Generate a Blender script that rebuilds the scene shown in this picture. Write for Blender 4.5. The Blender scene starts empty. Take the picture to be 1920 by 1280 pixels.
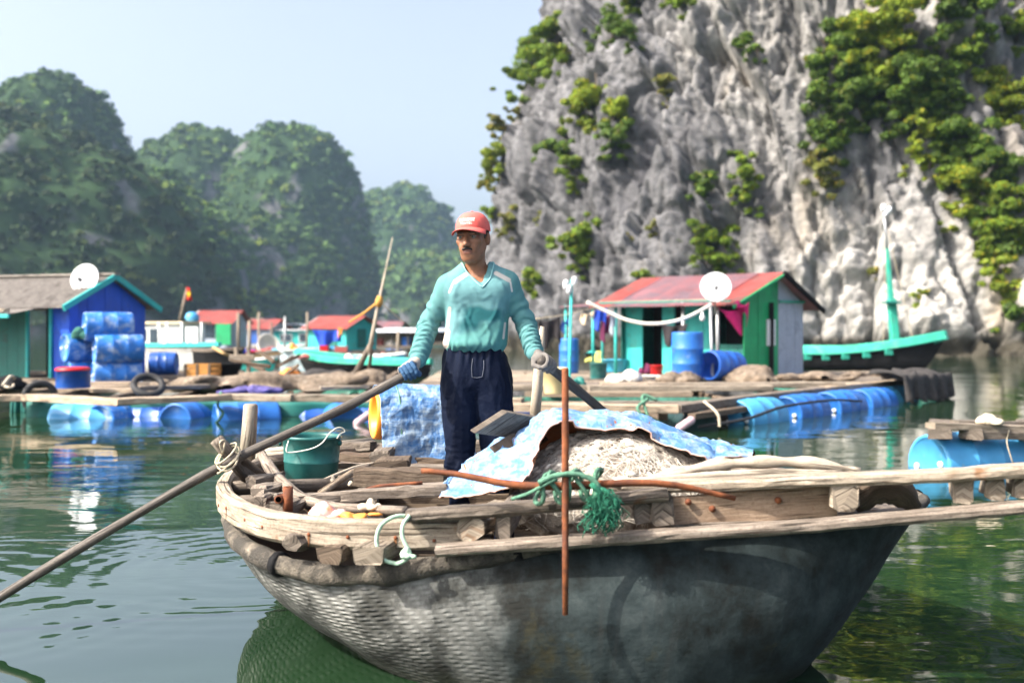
import bpy, bmesh, math, random
import numpy as np
from mathutils import Vector, Matrix, Euler
from mathutils.bvhtree import BVHTree

random.seed(7)
RNG = np.random.default_rng(7)
SC = bpy.context.scene
COL = SC.collection

# ------------------------------------------------------------------ camera
CAM_H = 1.30          # metres above the water
F = 2000.0            # focal length in pixels of a 1920 px wide picture
YH = 612.0            # row of the horizon
cam_data = bpy.data.cameras.new('camera')
cam_data.sensor_width = 36.0
cam_data.lens = 36.0 * F / 1920.0
cam_data.shift_y = -(640.0 - YH) / 1920.0
cam_data.clip_start = 0.05
cam_data.clip_end = 6000.0
cam_data.dof.use_dof = True
cam_data.dof.focus_distance = 5.1
cam_data.dof.aperture_fstop = 1.9
cam = bpy.data.objects.new('camera', cam_data)
cam.location = (0, 0, CAM_H)
cam.rotation_euler = (math.radians(90), 0, 0)
COL.objects.link(cam)
SC.camera = cam

# ------------------------------------------------------------------ sky, sun, exposure
SUN_AZ = math.atan2(-0.92, -0.39)        # compass direction the sun stands in (x, y)
SUN_EL = math.radians(43)
world = bpy.data.worlds.new('World')
SC.world = world
world.use_nodes = True
wn = world.node_tree
wn.nodes.clear()
sky = wn.nodes.new('ShaderNodeTexSky')
sky.sky_type = 'NISHITA'
sky.sun_disc = False
sky.sun_elevation = SUN_EL
sky.sun_rotation = SUN_AZ
sky.altitude = 0
sky.air_density = 0.85
sky.dust_density = 7.0
sky.ozone_density = 1.0
bg = wn.nodes.new('ShaderNodeBackground')
bg.inputs['Strength'].default_value = 0.125
wo = wn.nodes.new('ShaderNodeOutputWorld')
veil = wn.nodes.new('ShaderNodeHueSaturation')      # milky, humid air
veil.inputs['Hue'].default_value = 0.508
veil.inputs['Saturation'].default_value = 0.75
veil.inputs['Value'].default_value = 1.5
wn.links.new(sky.outputs[0], veil.inputs['Color'])
wn.links.new(veil.outputs[0], bg.inputs['Color'])
wn.links.new(bg.outputs[0], wo.inputs['Surface'])

sun_data = bpy.data.lights.new('sun', 'SUN')
sun_data.energy = 4.6
sun_data.angle = math.radians(0.5)
sun_data.color = (1.0, 0.93, 0.82)
sun = bpy.data.objects.new('sun', sun_data)
_sd = Vector((math.sin(SUN_AZ) * math.cos(SUN_EL), math.cos(SUN_AZ) * math.cos(SUN_EL), math.sin(SUN_EL)))
sun.rotation_euler = _sd.to_track_quat('Z', 'Y').to_euler()
sun.location = _sd * 60
COL.objects.link(sun)

SC.view_settings.view_transform = 'Standard'
SC.view_settings.look = 'None'
SC.view_settings.exposure = 1.1
SC.view_settings.gamma = 1.0
SC.view_settings.use_curve_mapping = False
SC.render.engine = 'CYCLES'
SC.cycles.use_denoising = True
try:
    SC.cycles.denoiser = 'OPENIMAGEDENOISE'
except Exception:
    pass
SC.cycles.max_bounces = 6
SC.cycles.diffuse_bounces = 3
SC.cycles.glossy_bounces = 3
SC.cycles.transmission_bounces = 3
SC.cycles.transparent_max_bounces = 6
SC.cycles.volume_bounces = 1
SC.cycles.caustics_reflective = False
SC.cycles.caustics_refractive = False


# ------------------------------------------------------------------ helpers
def P(px, py, d):
    """world point seen at column px, row py of the 1920 px picture, d metres in front of the camera"""
    return Vector(((px - 960.0) * d / F, d, CAM_H - (py - YH) * d / F))


def PZ(px, py, z):
    d = F * (CAM_H - z) / (py - YH)
    return P(px, py, d)


# --- gradient noise on numpy arrays
_perm = np.random.default_rng(11).permutation(512)
_perm = np.concatenate([_perm, _perm, _perm])
_g = np.random.default_rng(5).normal(size=(512, 3))
_g /= np.linalg.norm(_g, axis=1)[:, None]


def noise3(p):
    p = np.asarray(p, dtype=np.float64)
    i = np.floor(p).astype(np.int64)
    f = p - i
    u = f * f * f * (f * (f * 6 - 15) + 10)
    i &= 511
    res = 0.0
    for dx in (0, 1):
        for dy in (0, 1):
            for dz in (0, 1):
                h = _perm[_perm[_perm[(i[..., 0] + dx) & 511] + ((i[..., 1] + dy) & 511)] % 512 + ((i[..., 2] + dz) & 511)] % 512
                g = _g[h]
                v = g[..., 0] * (f[..., 0] - dx) + g[..., 1] * (f[..., 1] - dy) + g[..., 2] * (f[..., 2] - dz)
                w = (u[..., 0] if dx else 1 - u[..., 0]) * (u[..., 1] if dy else 1 - u[..., 1]) * (u[..., 2] if dz else 1 - u[..., 2])
                res = res + v * w
    return res * 1.6


def fbm(p, octaves=4, gain=0.5, ridged=False):
    p = np.asarray(p, dtype=np.float64)
    a, s, tot = 1.0, 0.0, 0.0
    for o in range(octaves):
        n = noise3(p + o * 17.3)
        if ridged:
            n = 1 - 2 * np.abs(n)
        s = s + a * n
        tot += a
        a *= gain
        p = p * 2.03
    return s / tot


def facets(p, seed=0):
    """broken planes: every cell of a jittered lattice gets its own height and tilt"""
    p = np.asarray(p, float)
    i0 = np.floor(p).astype(np.int64)
    best = np.full(len(p), 1e9); second = np.full(len(p), 1e9)
    val = np.zeros(len(p))
    rg = np.random.default_rng(900 + seed)
    jit = rg.uniform(0.08, 0.92, (4096, 3)); hgt = rg.uniform(-1, 1, 4096); til = rg.normal(size=(4096, 3))*0.8
    for dx in (-1, 0, 1):
        for dy in (-1, 0, 1):
            for dz in (-1, 0, 1):
                c = i0 + np.array([dx, dy, dz])
                h = (c[:, 0]*73856093 ^ c[:, 1]*19349663 ^ c[:, 2]*83492791) & 4095
                o = p - (c + jit[h])
                d = np.einsum('ij,ij->i', o, o)
                v = hgt[h] + np.einsum('ij,ij->i', o, til[h])
                nb = d < best
                second = np.where(nb, best, np.minimum(second, d))
                val = np.where(nb, v, val)
                best = np.where(nb, d, best)
    return val, np.sqrt(second) - np.sqrt(best)


# --- objects
def tag(o, label=None, cat=None, group=None, kind=None):
    if label: o['label'] = label
    if cat: o['category'] = cat
    if group: o['group'] = group
    if kind: o['kind'] = kind
    return o


def empty(name, loc, label=None, cat=None, group=None, rz=0.0):
    o = bpy.data.objects.new(name, None)
    o.empty_display_size = 0.1
    o.location = loc
    o.rotation_euler = (0, 0, rz)
    COL.objects.link(o)
    o['kind'] = 'thing'
    return tag(o, label, cat, group)


def mesh(name, verts, faces, mat=None, parent=None, smooth=False, uv=None, col=None, local=False):
    """one mesh object; verts in world space (put into the parent's space unless local)"""
    me = bpy.data.meshes.new(name)
    v = np.asarray([tuple(x) for x in verts] if not isinstance(verts, np.ndarray) else verts, dtype=np.float64)
    loc = Vector((0, 0, 0))
    if parent is not None and not local:
        m = parent_matrix(parent).inverted()
        R = np.array(m.to_3x3())
        t = np.array(m.translation)
        v = v @ R.T + t
    if isinstance(faces, np.ndarray) and faces.ndim == 2:
        n, k = faces.shape
        me.vertices.add(len(v))
        me.vertices.foreach_set('co', v.astype(np.float32).ravel())
        me.loops.add(n * k)
        me.loops.foreach_set('vertex_index', faces.astype(np.int32).ravel())
        me.polygons.add(n)
        me.polygons.foreach_set('loop_start', np.arange(0, n * k, k, dtype=np.int32))
        me.update(calc_edges=True)
        me.validate()
    else:
        me.from_pydata([tuple(x) for x in v], [], [tuple(int(i) for i in f) for f in faces])
    if uv is not None:
        lay = me.uv_layers.new(name='UVMap')
        li = np.zeros(len(me.loops), dtype=np.int32)
        me.loops.foreach_get('vertex_index', li)
        lay.data.foreach_set('uv', np.asarray(uv, dtype=np.float32)[li].ravel())
    if col is not None:
        c = np.asarray(col, dtype=np.float32)
        if c.shape[1] == 3:
            c = np.concatenate([c, np.ones((len(c), 1), np.float32)], 1)
        at = me.color_attributes.new('Col', 'FLOAT_COLOR', 'POINT')
        at.data.foreach_set('color', c.ravel())
    if smooth:
        me.polygons.foreach_set('use_smooth', np.ones(len(me.polygons), dtype=bool))
    if mat is not None:
        me.materials.append(mat)
    o = bpy.data.objects.new(name, me)
    COL.objects.link(o)
    if parent is not None:
        o.parent = parent
    return o


def parent_matrix(p):
    m = p.matrix_basis.copy()
    q = p.parent
    while q is not None:
        m = q.matrix_basis @ m
        q = q.parent
    return m


class MB:
    """collects shapes, with uv = (metres along, metres across)"""
    def __init__(s):
        s.v, s.f, s.uv = [], [], []

    def add(s, v, f, uv=None):
        o = len(s.v)
        s.v += [tuple(x) for x in v]
        s.f += [tuple(i + o for i in q) for q in f]
        s.uv += [tuple(x) for x in (uv if uv is not None else [(x[0], x[1] + x[2]) for x in v])]
        return s

    def beam(s, pts, w, h, roll=0.0, cham=0.11, jit=0.0, seg=None, up=(0, 0, 1), taper=None):
        """a squared timber swept along pts; w across, h high"""
        pts = [Vector(p) for p in pts]
        if seg and len(pts) == 2:
            a, b = pts
            pts = [a.lerp(b, i / seg) for i in range(seg + 1)]
        c = cham * min(w, h)
        prof = [(-w/2 + c, -h/2), (w/2 - c, -h/2), (w/2, -h/2 + c), (w/2, h/2 - c), (w/2 - c, h/2), (-w/2 + c, h/2), (-w/2, h/2 - c), (-w/2, -h/2 + c)]
        if cham <= 0:
            prof = [(-w/2, -h/2), (w/2, -h/2), (w/2, h/2), (-w/2, h/2)]
        return s.sweep(pts, prof, roll, jit, up, taper)

    def tube(s, pts, r, n=8, jit=0.0, up=(0, 0, 1), caps=True, nodes=0):
        pts = [Vector(p) for p in pts]
        prof = [(math.cos(2*math.pi*i/n), math.sin(2*math.pi*i/n)) for i in range(n)]
        rr = r if isinstance(r, (list, tuple)) else [r] * len(pts)
        return s.sweep(pts, prof, 0, jit, up, rr)

    def sweep(s, pts, prof, roll=0.0, jit=0.0, up=(0, 0, 1), scale=None):
        n = len(prof)
        V, FC, UV = [], [], []
        L = 0.0
        per = [0.0]
        for i in range(n):
            a, b = prof[i], prof[(i+1) % n]
            per.append(per[-1] + math.hypot(a[0]-b[0], a[1]-b[1]))
        u0 = Vector(up)
        prevx = None
        for i, p in enumerate(pts):
            t = (pts[min(i+1, len(pts)-1)] - pts[max(i-1, 0)])
            if t.length < 1e-9: t = Vector((1, 0, 0))
            t.normalize()
            if i: L += (pts[i] - pts[i-1]).length
            if prevx is None:
                x = t.cross(u0)
                if x.length < 1e-3: x = t.cross(Vector((0.3, 1, 0.2)))
            else:
                x = prevx - t * prevx.dot(t)
            x.normalize()
            prevx = x
            y = x.cross(t)
            if roll:
                x, y = x*math.cos(roll) + y*math.sin(roll), y*math.cos(roll) - x*math.sin(roll)
            k = scale[i] if scale else 1.0
            for j, (a, b) in enumerate(prof):
                q = p + x*(a*k) + y*(b*k)
                if jit: q = q + Vector((random.gauss(0, jit), random.gauss(0, jit), random.gauss(0, jit)))
                V.append(q); UV.append((L, per[j] * (k if scale else 1.0)))
        for i in range(len(pts)-1):
            for j in range(n):
                FC.append((i*n+j, i*n+(j+1) % n, (i+1)*n+(j+1) % n, (i+1)*n+j))
        FC.append(tuple(reversed(range(n))))
        FC.append(tuple((len(pts)-1)*n + j for j in range(n)))
        return s.add(V, FC, UV)

    def box(s, c, size, rz=0.0):
        x, y, z = (k/2 for k in size)
        V = [(-x,-y,-z),(x,-y,-z),(x,y,-z),(-x,y,-z),(-x,-y,z),(x,-y,z),(x,y,z),(-x,y,z)]
        ca, sa = math.cos(rz), math.sin(rz)
        W = [(c[0]+a*ca-b*sa, c[1]+a*sa+b*ca, c[2]+d) for a, b, d in V]
        return s.add(W, [(0,3,2,1),(4,5,6,7),(0,1,5,4),(1,2,6,5),(2,3,7,6),(3,0,4,7)], [(a+d, b+d) for a, b, d in V])

    def lathe(s, prof, org, axis=(0, 0, 1), n=20, up=(0.2, 1, 0.1), a0=0.0, a1=2*math.pi):
        """prof: (radius, height along axis)"""
        z = Vector(axis).normalized()
        x = z.cross(Vector(up)).normalized()
        y = z.cross(x)
        full = abs(a1 - a0 - 2*math.pi) < 1e-6
        m = n if full else n + 1
        V, UV, FC = [], [], []
        for k, (r, h) in enumerate(prof):
            for i in range(m):
                a = a0 + (a1-a0)*i/n
                V.append(Vector(org) + z*h + x*(r*math.cos(a)) + y*(r*math.sin(a)))
                UV.append((h, a*max(r, 0.05)))
        for k in range(len(prof)-1):
            for i in range(n):
                j = (i+1) % m
                FC.append((k*m+i, k*m+j, (k+1)*m+j, (k+1)*m+i))
        return s.add(V, FC, UV)

    def sheet(s, fn, nu, nv, thick=0.0):
        """fn(u, v) -> point for u, v in 0..1; thick gives it a second side"""
        V = [[Vector(fn(i/nu, j/nv)) for j in range(nv+1)] for i in range(nu+1)]
        pts = [V[i][j] for i in range(nu+1) for j in range(nv+1)]
        uv = [(i/nu, j/nv) for i in range(nu+1) for j in range(nv+1)]
        m = nv + 1
        fc = [(i*m+j, (i+1)*m+j, (i+1)*m+j+1, i*m+j+1) for i in range(nu) for j in range(nv)]
        if thick:
            N = []
            for i in range(nu+1):
                for j in range(nv+1):
                    a = V[min(i+1, nu)][j] - V[max(i-1, 0)][j]
                    b = V[i][min(j+1, nv)] - V[i][max(j-1, 0)]
                    q = a.cross(b)
                    N.append(q.normalized() if q.length > 1e-12 else Vector((0, 0, 1)))
            k = len(pts)
            pts2 = [p - q*thick for p, q in zip(pts, N)]
            fc2 = [tuple(x + k for x in reversed(f)) for f in fc]
            rim = [i*m for i in range(nu+1)] + [nu*m + j for j in range(1, nv+1)] + [i*m+nv for i in range(nu-1, -1, -1)] + [j for j in range(nv-1, 0, -1)]
            fr = [(rim[q], rim[q-1], rim[q-1]+k, rim[q]+k) for q in range(len(rim))]
            pts, uv, fc = pts + pts2, uv + uv, fc + fc2 + fr
        return s.add(pts, fc, uv)

    def build(s, name, mat, parent=None, smooth=False, col=None):
        return mesh(name, s.v, s.f, mat, parent, smooth, s.uv, col)


def catmull(pts, n):
    """smooth curve through pts"""
    p = [Vector(q) for q in pts]
    p = [p[0]*2 - p[1]] + p + [p[-1]*2 - p[-2]]
    out = []
    segs = len(p) - 3
    for k in range(n + 1):
        t = k / n * segs
        i = min(int(t), segs - 1)
        u = t - i
        a, b, c, d = p[i], p[i+1], p[i+2], p[i+3]
        out.append(0.5*((2*b) + (c-a)*u + (2*a-5*b+4*c-d)*u*u + (-a+3*b-3*c+d)*u**3))
    return out


# --- signed distance field -> mesh
class Field:
    def __init__(s, lo, hi, h):
        s.lo = np.array(lo, float); s.h = h
        s.n = np.ceil((np.array(hi, float) - s.lo) / h).astype(int) + 1
        s.d = np.full(s.n, 1.0, dtype=np.float32)

    def _win(s, lo, hi, pad):
        a = np.clip(np.floor((np.array(lo) - pad - s.lo) / s.h).astype(int), 0, s.n)
        b = np.clip(np.ceil((np.array(hi) + pad - s.lo) / s.h).astype(int) + 1, 0, s.n)
        sl = tuple(slice(int(x), int(y)) for x, y in zip(a, b))
        ax = [s.lo[k] + s.h * np.arange(a[k], b[k]) for k in range(3)]
        return sl, ax

    def _apply(s, sl, dist, k, op):
        cur = s.d[sl]
        if cur.size == 0: return
        if op == 'add':
            if k > 0:
                hh = np.maximum(k - np.abs(cur - dist), 0) / k
                s.d[sl] = np.minimum(cur, dist) - hh*hh*k*0.25
            else:
                s.d[sl] = np.minimum(cur, dist)
        else:
            dist = -dist
            if k > 0:
                hh = np.maximum(k - np.abs(cur - dist), 0) / k
                s.d[sl] = np.maximum(cur, dist) + hh*hh*k*0.25
            else:
                s.d[sl] = np.maximum(cur, dist)

    def capsule(s, a, b, ra, rb, k=0.02, op='add', flat=None):
        """tapered capsule; flat=(axis vector, factor) squashes it along an axis"""
        a = np.array(a, float); b = np.array(b, float)
        r = max(ra, rb)
        sl, ax = s._win(np.minimum(a, b) - r*1.1, np.maximum(a, b) + r*1.1, k + 3*s.h)
        X, Y, Z = np.meshgrid(*ax, indexing='ij')
        ba = b - a
        L2 = max(ba @ ba, 1e-12)
        t = np.clip(((X-a[0])*ba[0] + (Y-a[1])*ba[1] + (Z-a[2])*ba[2]) / L2, 0, 1)
        qx, qy, qz = X-(a[0]+ba[0]*t), Y-(a[1]+ba[1]*t), Z-(a[2]+ba[2]*t)
        if flat is not None:
            n, f = np.array(flat[0], float), flat[1]
            n = n / np.linalg.norm(n)
            q = qx*n[0] + qy*n[1] + qz*n[2]
            e = 1.0/f - 1.0
            qx, qy, qz = qx + n[0]*q*e, qy + n[1]*q*e, qz + n[2]*q*e
        dist = np.sqrt(qx*qx + qy*qy + qz*qz) - (ra + (rb-ra)*t)
        s._apply(sl, dist, k, op)

    def ellipsoid(s, c, r, rot=None, k=0.02, op='add'):
        c = np.array(c, float); r = np.array(r, float)
        R = np.array(Euler(rot).to_matrix()) if rot is not None else np.eye(3)
        m = r.max()
        sl, ax = s._win(c - m, c + m, k + 3*s.h)
        X, Y, Z = np.meshgrid(*ax, indexing='ij')
        p = np.stack([X-c[0], Y-c[1], Z-c[2]], -1) @ R     # to local
        q0 = np.sqrt((p/r)**2 @ np.ones(3)) + 1e-9
        q1 = np.sqrt((p/(r*r))**2 @ np.ones(3)) + 1e-9
        dist = q0*(q0-1.0)/q1
        s._apply(sl, dist, k, op)

    def mesh(s, smooth=2):
        """naive surface nets"""
        D = s.d
        ins = D < 0
        n = D.shape
        c = np.zeros(tuple(k-1 for k in n), dtype=np.int16)
        corners = [(i, j, k) for i in (0, 1) for j in (0, 1) for k in (0, 1)]
        for (i, j, k) in corners:
            c += ins[i:n[0]-1+i, j:n[1]-1+j, k:n[2]-1+k]
        act = (c > 0) & (c < 8)
        idx = np.argwhere(act)
        num = -np.ones(act.shape, dtype=np.int64)
        num[act] = np.arange(len(idx))
        acc = np.zeros((len(idx), 3)); cnt = np.zeros(len(idx))
        for a in corners:
            for ax in range(3):
                if a[ax] == 1: continue
                b = list(a); b[ax] = 1
                da = D[idx[:, 0]+a[0], idx[:, 1]+a[1], idx[:, 2]+a[2]]
                db = D[idx[:, 0]+b[0], idx[:, 1]+b[1], idx[:, 2]+b[2]]
                m = (da < 0) != (db < 0)
                t = np.where(m, da/np.where(m, da-db, 1), 0)
                pos = np.array(a, float)[None, :].repeat(len(idx), 0)
                pos[:, ax] += t
                acc[m] += pos[m]; cnt[m] += 1
        V = s.lo + s.h*(idx + acc/cnt[:, None])
        faces = []
        for ax in range(3):
            u, v = (ax+1) % 3, (ax+2) % 3
            sl0 = [slice(1, n[k]-1) for k in range(3)]; sl0[ax] = slice(0, n[ax]-1)
            sl1 = [slice(1, n[k]-1) for k in range(3)]; sl1[ax] = slice(1, n[ax])
            A, B = ins[tuple(sl0)], ins[tuple(sl1)]
            ch = np.argwhere(A != B)
            if len(ch) == 0: continue
            off = np.array([1, 1, 1]); off[ax] = 0
            base = ch + off
            def cell(du, dv):
                q = base.copy(); q[:, u] -= du; q[:, v] -= dv
                return num[q[:, 0], q[:, 1], q[:, 2]]
            q = np.stack([cell(1, 1), cell(0, 1), cell(0, 0), cell(1, 0)], 1)
            fl = A[tuple(ch.T)]
            q[~fl] = q[~fl][:, ::-1]
            faces.append(q)
        Fc = np.concatenate(faces)
        for _ in range(smooth):
            V = laplace(V, Fc)
        return V, Fc


def laplace(V, Fc, w=0.5):
    acc = np.zeros_like(V); cnt = np.zeros(len(V))
    k = Fc.shape[1]
    for i in range(k):
        a, b = Fc[:, i], Fc[:, (i+1) % k]
        for d in range(3):
            acc[:, d] += np.bincount(a, V[b, d], len(V)) + np.bincount(b, V[a, d], len(V))
        cnt += np.bincount(a, minlength=len(V)) + np.bincount(b, minlength=len(V))
    cnt = np.maximum(cnt, 1)
    return V + w*(acc/cnt[:, None] - V)


def normals(V, Fc):
    a, b, c = V[Fc[:, 0]], V[Fc[:, 1]], V[Fc[:, 2]]
    fn = np.cross(b-a, c-a)
    N = np.zeros_like(V)
    for i in range(Fc.shape[1]):
        for d in range(3):
            N[:, d] += np.bincount(Fc[:, i], fn[:, d], len(V))
    return N / np.maximum(np.linalg.norm(N, axis=1), 1e-12)[:, None]


# ------------------------------------------------------------------ materials
MATS = {}


def nt(m):
    m.use_nodes = True
    t = m.node_tree
    t.nodes.clear()
    return t


def node(t, kind, **kw):
    n = t.nodes.new(kind)
    for k, v in kw.items():
        if k.startswith('i_'):
            n.inputs[k[2:].replace('_', ' ')].default_value = v
        else:
            setattr(n, k, v)
    return n


def ramp(t, src, stops, interp='LINEAR'):
    r = t.nodes.new('ShaderNodeValToRGB')
    r.color_ramp.interpolation = interp
    els = r.color_ramp.elements
    while len(els) < len(stops): els.new(0.5)
    for e, (p, c) in zip(els, stops):
        e.position = p
        e.color = (*c, 1) if len(c) == 3 else c
    if src is not None: t.links.new(src, r.inputs[0])
    return r


def mixc(t, fac, a, b, mode='MIX'):
    m = t.nodes.new('ShaderNodeMix')
    m.data_type = 'RGBA'; m.blend_type = mode
    if isinstance(fac, (int, float)): m.inputs[0].default_value = fac
    else: t.links.new(fac, m.inputs[0])
    for s, v in ((6, a), (7, b)):
        if isinstance(v, tuple): m.inputs[s].default_value = (*v[:3], 1)
        else: t.links.new(v, m.inputs[s])
    return m.outputs[2]


def math_(t, op, a, b=None, c=None, clamp=False):
    m = t.nodes.new('ShaderNodeMath'); m.operation = op; m.use_clamp = clamp
    for i, v in enumerate((a, b, c)):
        if v is None: continue
        if isinstance(v, (int, float)): m.inputs[i].default_value = v
        else: t.links.new(v, m.inputs[i])
    return m.outputs[0]


def finish(t, color, rough=0.6, bump=None, bump_d=0.01, bump_s=1.0, metallic=0.0, spec=0.5, extra=None):
    p = t.nodes.new('ShaderNodeBsdfPrincipled')
    if isinstance(color, tuple): p.inputs['Base Color'].default_value = (*color[:3], 1)
    else: t.links.new(color, p.inputs['Base Color'])
    if isinstance(rough, (int, float)): p.inputs['Roughness'].default_value = rough
    else: t.links.new(rough, p.inputs['Roughness'])
    p.inputs['Metallic'].default_value = metallic
    p.inputs['Specular IOR Level'].default_value = spec
    if bump is not None:
        b = t.nodes.new('ShaderNodeBump')
        b.inputs['Distance'].default_value = bump_d
        b.inputs['Strength'].default_value = bump_s
        t.links.new(bump, b.inputs['Height'])
        t.links.new(b.outputs[0], p.inputs['Normal'])
    o = t.nodes.new('ShaderNodeOutputMaterial')
    t.links.new(p.outputs[0], o.inputs['Surface'])
    if extra: extra(t, p, o)
    return p


def noise_tex(t, vec, scale, detail=4.0, rough=0.55, dist=0.0):
    n = node(t, 'ShaderNodeTexNoise')
    n.inputs['Scale'].default_value = scale
    n.inputs['Detail'].default_value = detail
    n.inputs['Roughness'].default_value = rough
    n.inputs['Distortion'].default_value = dist
    if vec is not None: t.links.new(vec, n.inputs['Vector'])
    return n


def mapping(t, src, scale=(1, 1, 1), loc=(0, 0, 0)):
    m = node(t, 'ShaderNodeMapping')
    m.inputs['Scale'].default_value = scale
    m.inputs['Location'].default_value = loc
    t.links.new(src, m.inputs['Vector'])
    return m.outputs[0]


def shifted(t, src):
    """texture space moved by a random amount for each object"""
    oi = node(t, 'ShaderNodeObjectInfo')
    k = math_(t, 'MULTIPLY', oi.outputs['Random'], 37.0)
    a = node(t, 'ShaderNodeVectorMath', operation='ADD')
    t.links.new(src, a.inputs[0]); t.links.new(k, a.inputs[1])
    return a.outputs[0], oi.outputs['Random']


def m_plain(name, c, rough=0.6, var=0.25, scale=6.0, bump=0.0, dirt=None, dirt_amt=0.4, dirt_scale=3.0, metallic=0.0, spec=0.4, coord='Object'):
    """paint, plastic, cloth: a base colour with uneven tone and, if given, patches of dirt or wear"""
    if name in MATS: return MATS[name]
    m = bpy.data.materials.new(name); t = nt(m)
    tc = node(t, 'ShaderNodeTexCoord')
    v, rnd = shifted(t, tc.outputs[coord])
    n = noise_tex(t, v, scale, 5)
    lo = tuple(x*(1-var) for x in c); hi = tuple(min(1, x*(1+var)) for x in c)
    r = ramp(t, n.outputs[0], [(0.3, lo), (0.7, hi)])
    col = r.outputs[0]
    if dirt:
        n2 = noise_tex(t, v, dirt_scale, 8, 0.65, 0.3)
        k = ramp(t, n2.outputs[0], [(0.62-0.3*dirt_amt, (0, 0, 0)), (0.80-0.3*dirt_amt, (1, 1, 1))])
        col = mixc(t, k.outputs[0], col, dirt)
    h = noise_tex(t, v, scale*5, 5)
    finish(t, col, rough, h.outputs[0] if bump else None, bump, metallic=metallic, spec=spec)
    MATS[name] = m
    return m


def m_wood(name, c1, c2, c3=None, grain=45.0, bump=0.004, rough=0.85, stain=None):
    """weathered timber, grain along uv.x"""
    if name in MATS: return MATS[name]
    m = bpy.data.materials.new(name); t = nt(m)
    tc = node(t, 'ShaderNodeTexCoord')
    v, rnd = shifted(t, tc.outputs['UV'])
    g = noise_tex(t, mapping(t, v, (7.5, grain*2.2, 1)), 1.0, 8, 0.68, 0.25)
    spk = noise_tex(t, mapping(t, v, (90, 90, 1)), 1.0, 5, 0.7)
    big = noise_tex(t, mapping(t, v, (7.0, 9.0, 1)), 1.0, 6, 0.65)
    r = ramp(t, g.outputs[0], [(0.28, c1), (0.5, c2), (0.72, c3 or tuple(min(1, x*1.35) for x in c2))])
    col = mixc(t, ramp(t, big.outputs[0], [(0.35, (0, 0, 0)), (0.7, (1, 1, 1))]).outputs[0], mixc(t, 0.45, r.outputs[0], c1), r.outputs[0])
    col = mixc(t, math_(t, 'MULTIPLY', ramp(t, spk.outputs[0], [(0.50, (0, 0, 0)), (0.68, (1, 1, 1))]).outputs[0], 0.55), col, c1)
    tint = math_(t, 'MULTIPLY_ADD', rnd, 0.45, 0.78)
    hv = node(t, 'ShaderNodeHueSaturation'); t.links.new(tint, hv.inputs['Value']); t.links.new(col, hv.inputs['Color'])
    col = hv.outputs[0]
    if stain:
        s = noise_tex(t, mapping(t, v, (9, 9, 1)), 1.0, 3)
        col = mixc(t, ramp(t, s.outputs[0], [(0.66, (0, 0, 0)), (0.76, (0.8, 0.8, 0.8))]).outputs[0], col, stain)
    ck = noise_tex(t, mapping(t, v, (2.6, grain*1.9, 1)), 1.0, 3, 0.5, 0.2)
    ckm = ramp(t, ck.outputs[0], [(0.335, (1, 1, 1)), (0.385, (0, 0, 0))]).outputs[0]
    col = mixc(t, math_(t, 'MULTIPLY', ckm, 0.75), col, tuple(x*0.35 for x in c1))
    hsum = math_(t, 'ADD', math_(t, 'SUBTRACT', g.outputs[0], math_(t, 'MULTIPLY', ckm, 1.2)), math_(t, 'MULTIPLY', big.outputs[0], 0.6))
    finish(t, col, rough, hsum, bump, spec=0.25)
    MATS[name] = m
    return m


def m_attr(name, rough=0.7, bump=0.0, scale=60.0, var=0.12, spec=0.3, translucent=0.0, sub=0.0):
    """colour from the mesh's own colour attribute"""
    if name in MATS: return MATS[name]
    m = bpy.data.materials.new(name); t = nt(m)
    a = node(t, 'ShaderNodeAttribute', attribute_name='Col')
    tc = node(t, 'ShaderNodeTexCoord')
    n = noise_tex(t, tc.outputs['Object'], scale, 5)
    k = ramp(t, n.outputs[0], [(0.3, (1-var,)*3), (0.7, (1+var,)*3)])
    col = mixc(t, 1.0, a.outputs['Color'], k.outputs[0], 'MULTIPLY')
    def ex(t, p, o):
        if translucent:
            tr = node(t, 'ShaderNodeBsdfTranslucent')
            t.links.new(col, tr.inputs['Color'])
            mx = node(t, 'ShaderNodeMixShader'); mx.inputs[0].default_value = translucent
            t.links.new(p.outputs[0], mx.inputs[1]); t.links.new(tr.outputs[0], mx.inputs[2])
            t.links.new(mx.outputs[0], o.inputs['Surface'])
        if sub:
            p.inputs['Subsurface Weight'].default_value = sub
            p.inputs['Subsurface Radius'].default_value = (0.01, 0.004, 0.002)
    finish(t, col, rough, n.outputs[0] if bump else None, bump, spec=spec, extra=ex)
    MATS[name] = m
    return m


W_GREY = m_wood('wood_weathered', (0.055, 0.043, 0.034), (0.20, 0.165, 0.135), (0.36, 0.31, 0.26), stain=(0.12, 0.055, 0.02))
W_PALE = m_wood('wood_pale', (0.095, 0.07, 0.05), (0.31, 0.262, 0.205), (0.48, 0.42, 0.345), stain=(0.15, 0.065, 0.022))
W_DARK = m_wood('wood_dark', (0.05, 0.035, 0.025), (0.15, 0.11, 0.08), (0.24, 0.19, 0.14))
W_OAR = m_wood('wood_oar', (0.028, 0.024, 0.021), (0.085, 0.073, 0.064), (0.17, 0.147, 0.125), grain=70, bump=0.0015, rough=0.6)
BAMBOO = m_wood('bamboo', (0.20, 0.165, 0.125), (0.42, 0.36, 0.285), (0.56, 0.49, 0.40), grain=25, bump=0.0015, rough=0.55)
W_DECK = m_wood('wood_deck', (0.15, 0.11, 0.08), (0.38, 0.30, 0.22), (0.54, 0.44, 0.33), grain=30)
RUST = m_plain('rust', (0.17, 0.052, 0.018), 0.85, 0.5, 30, 0.002, dirt=(0.10, 0.035, 0.02), dirt_amt=0.5, dirt_scale=14)
ROPE_G = m_plain('rope_green', (0.085, 0.20, 0.135), 0.9, 0.35, 90, 0.002)
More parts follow.
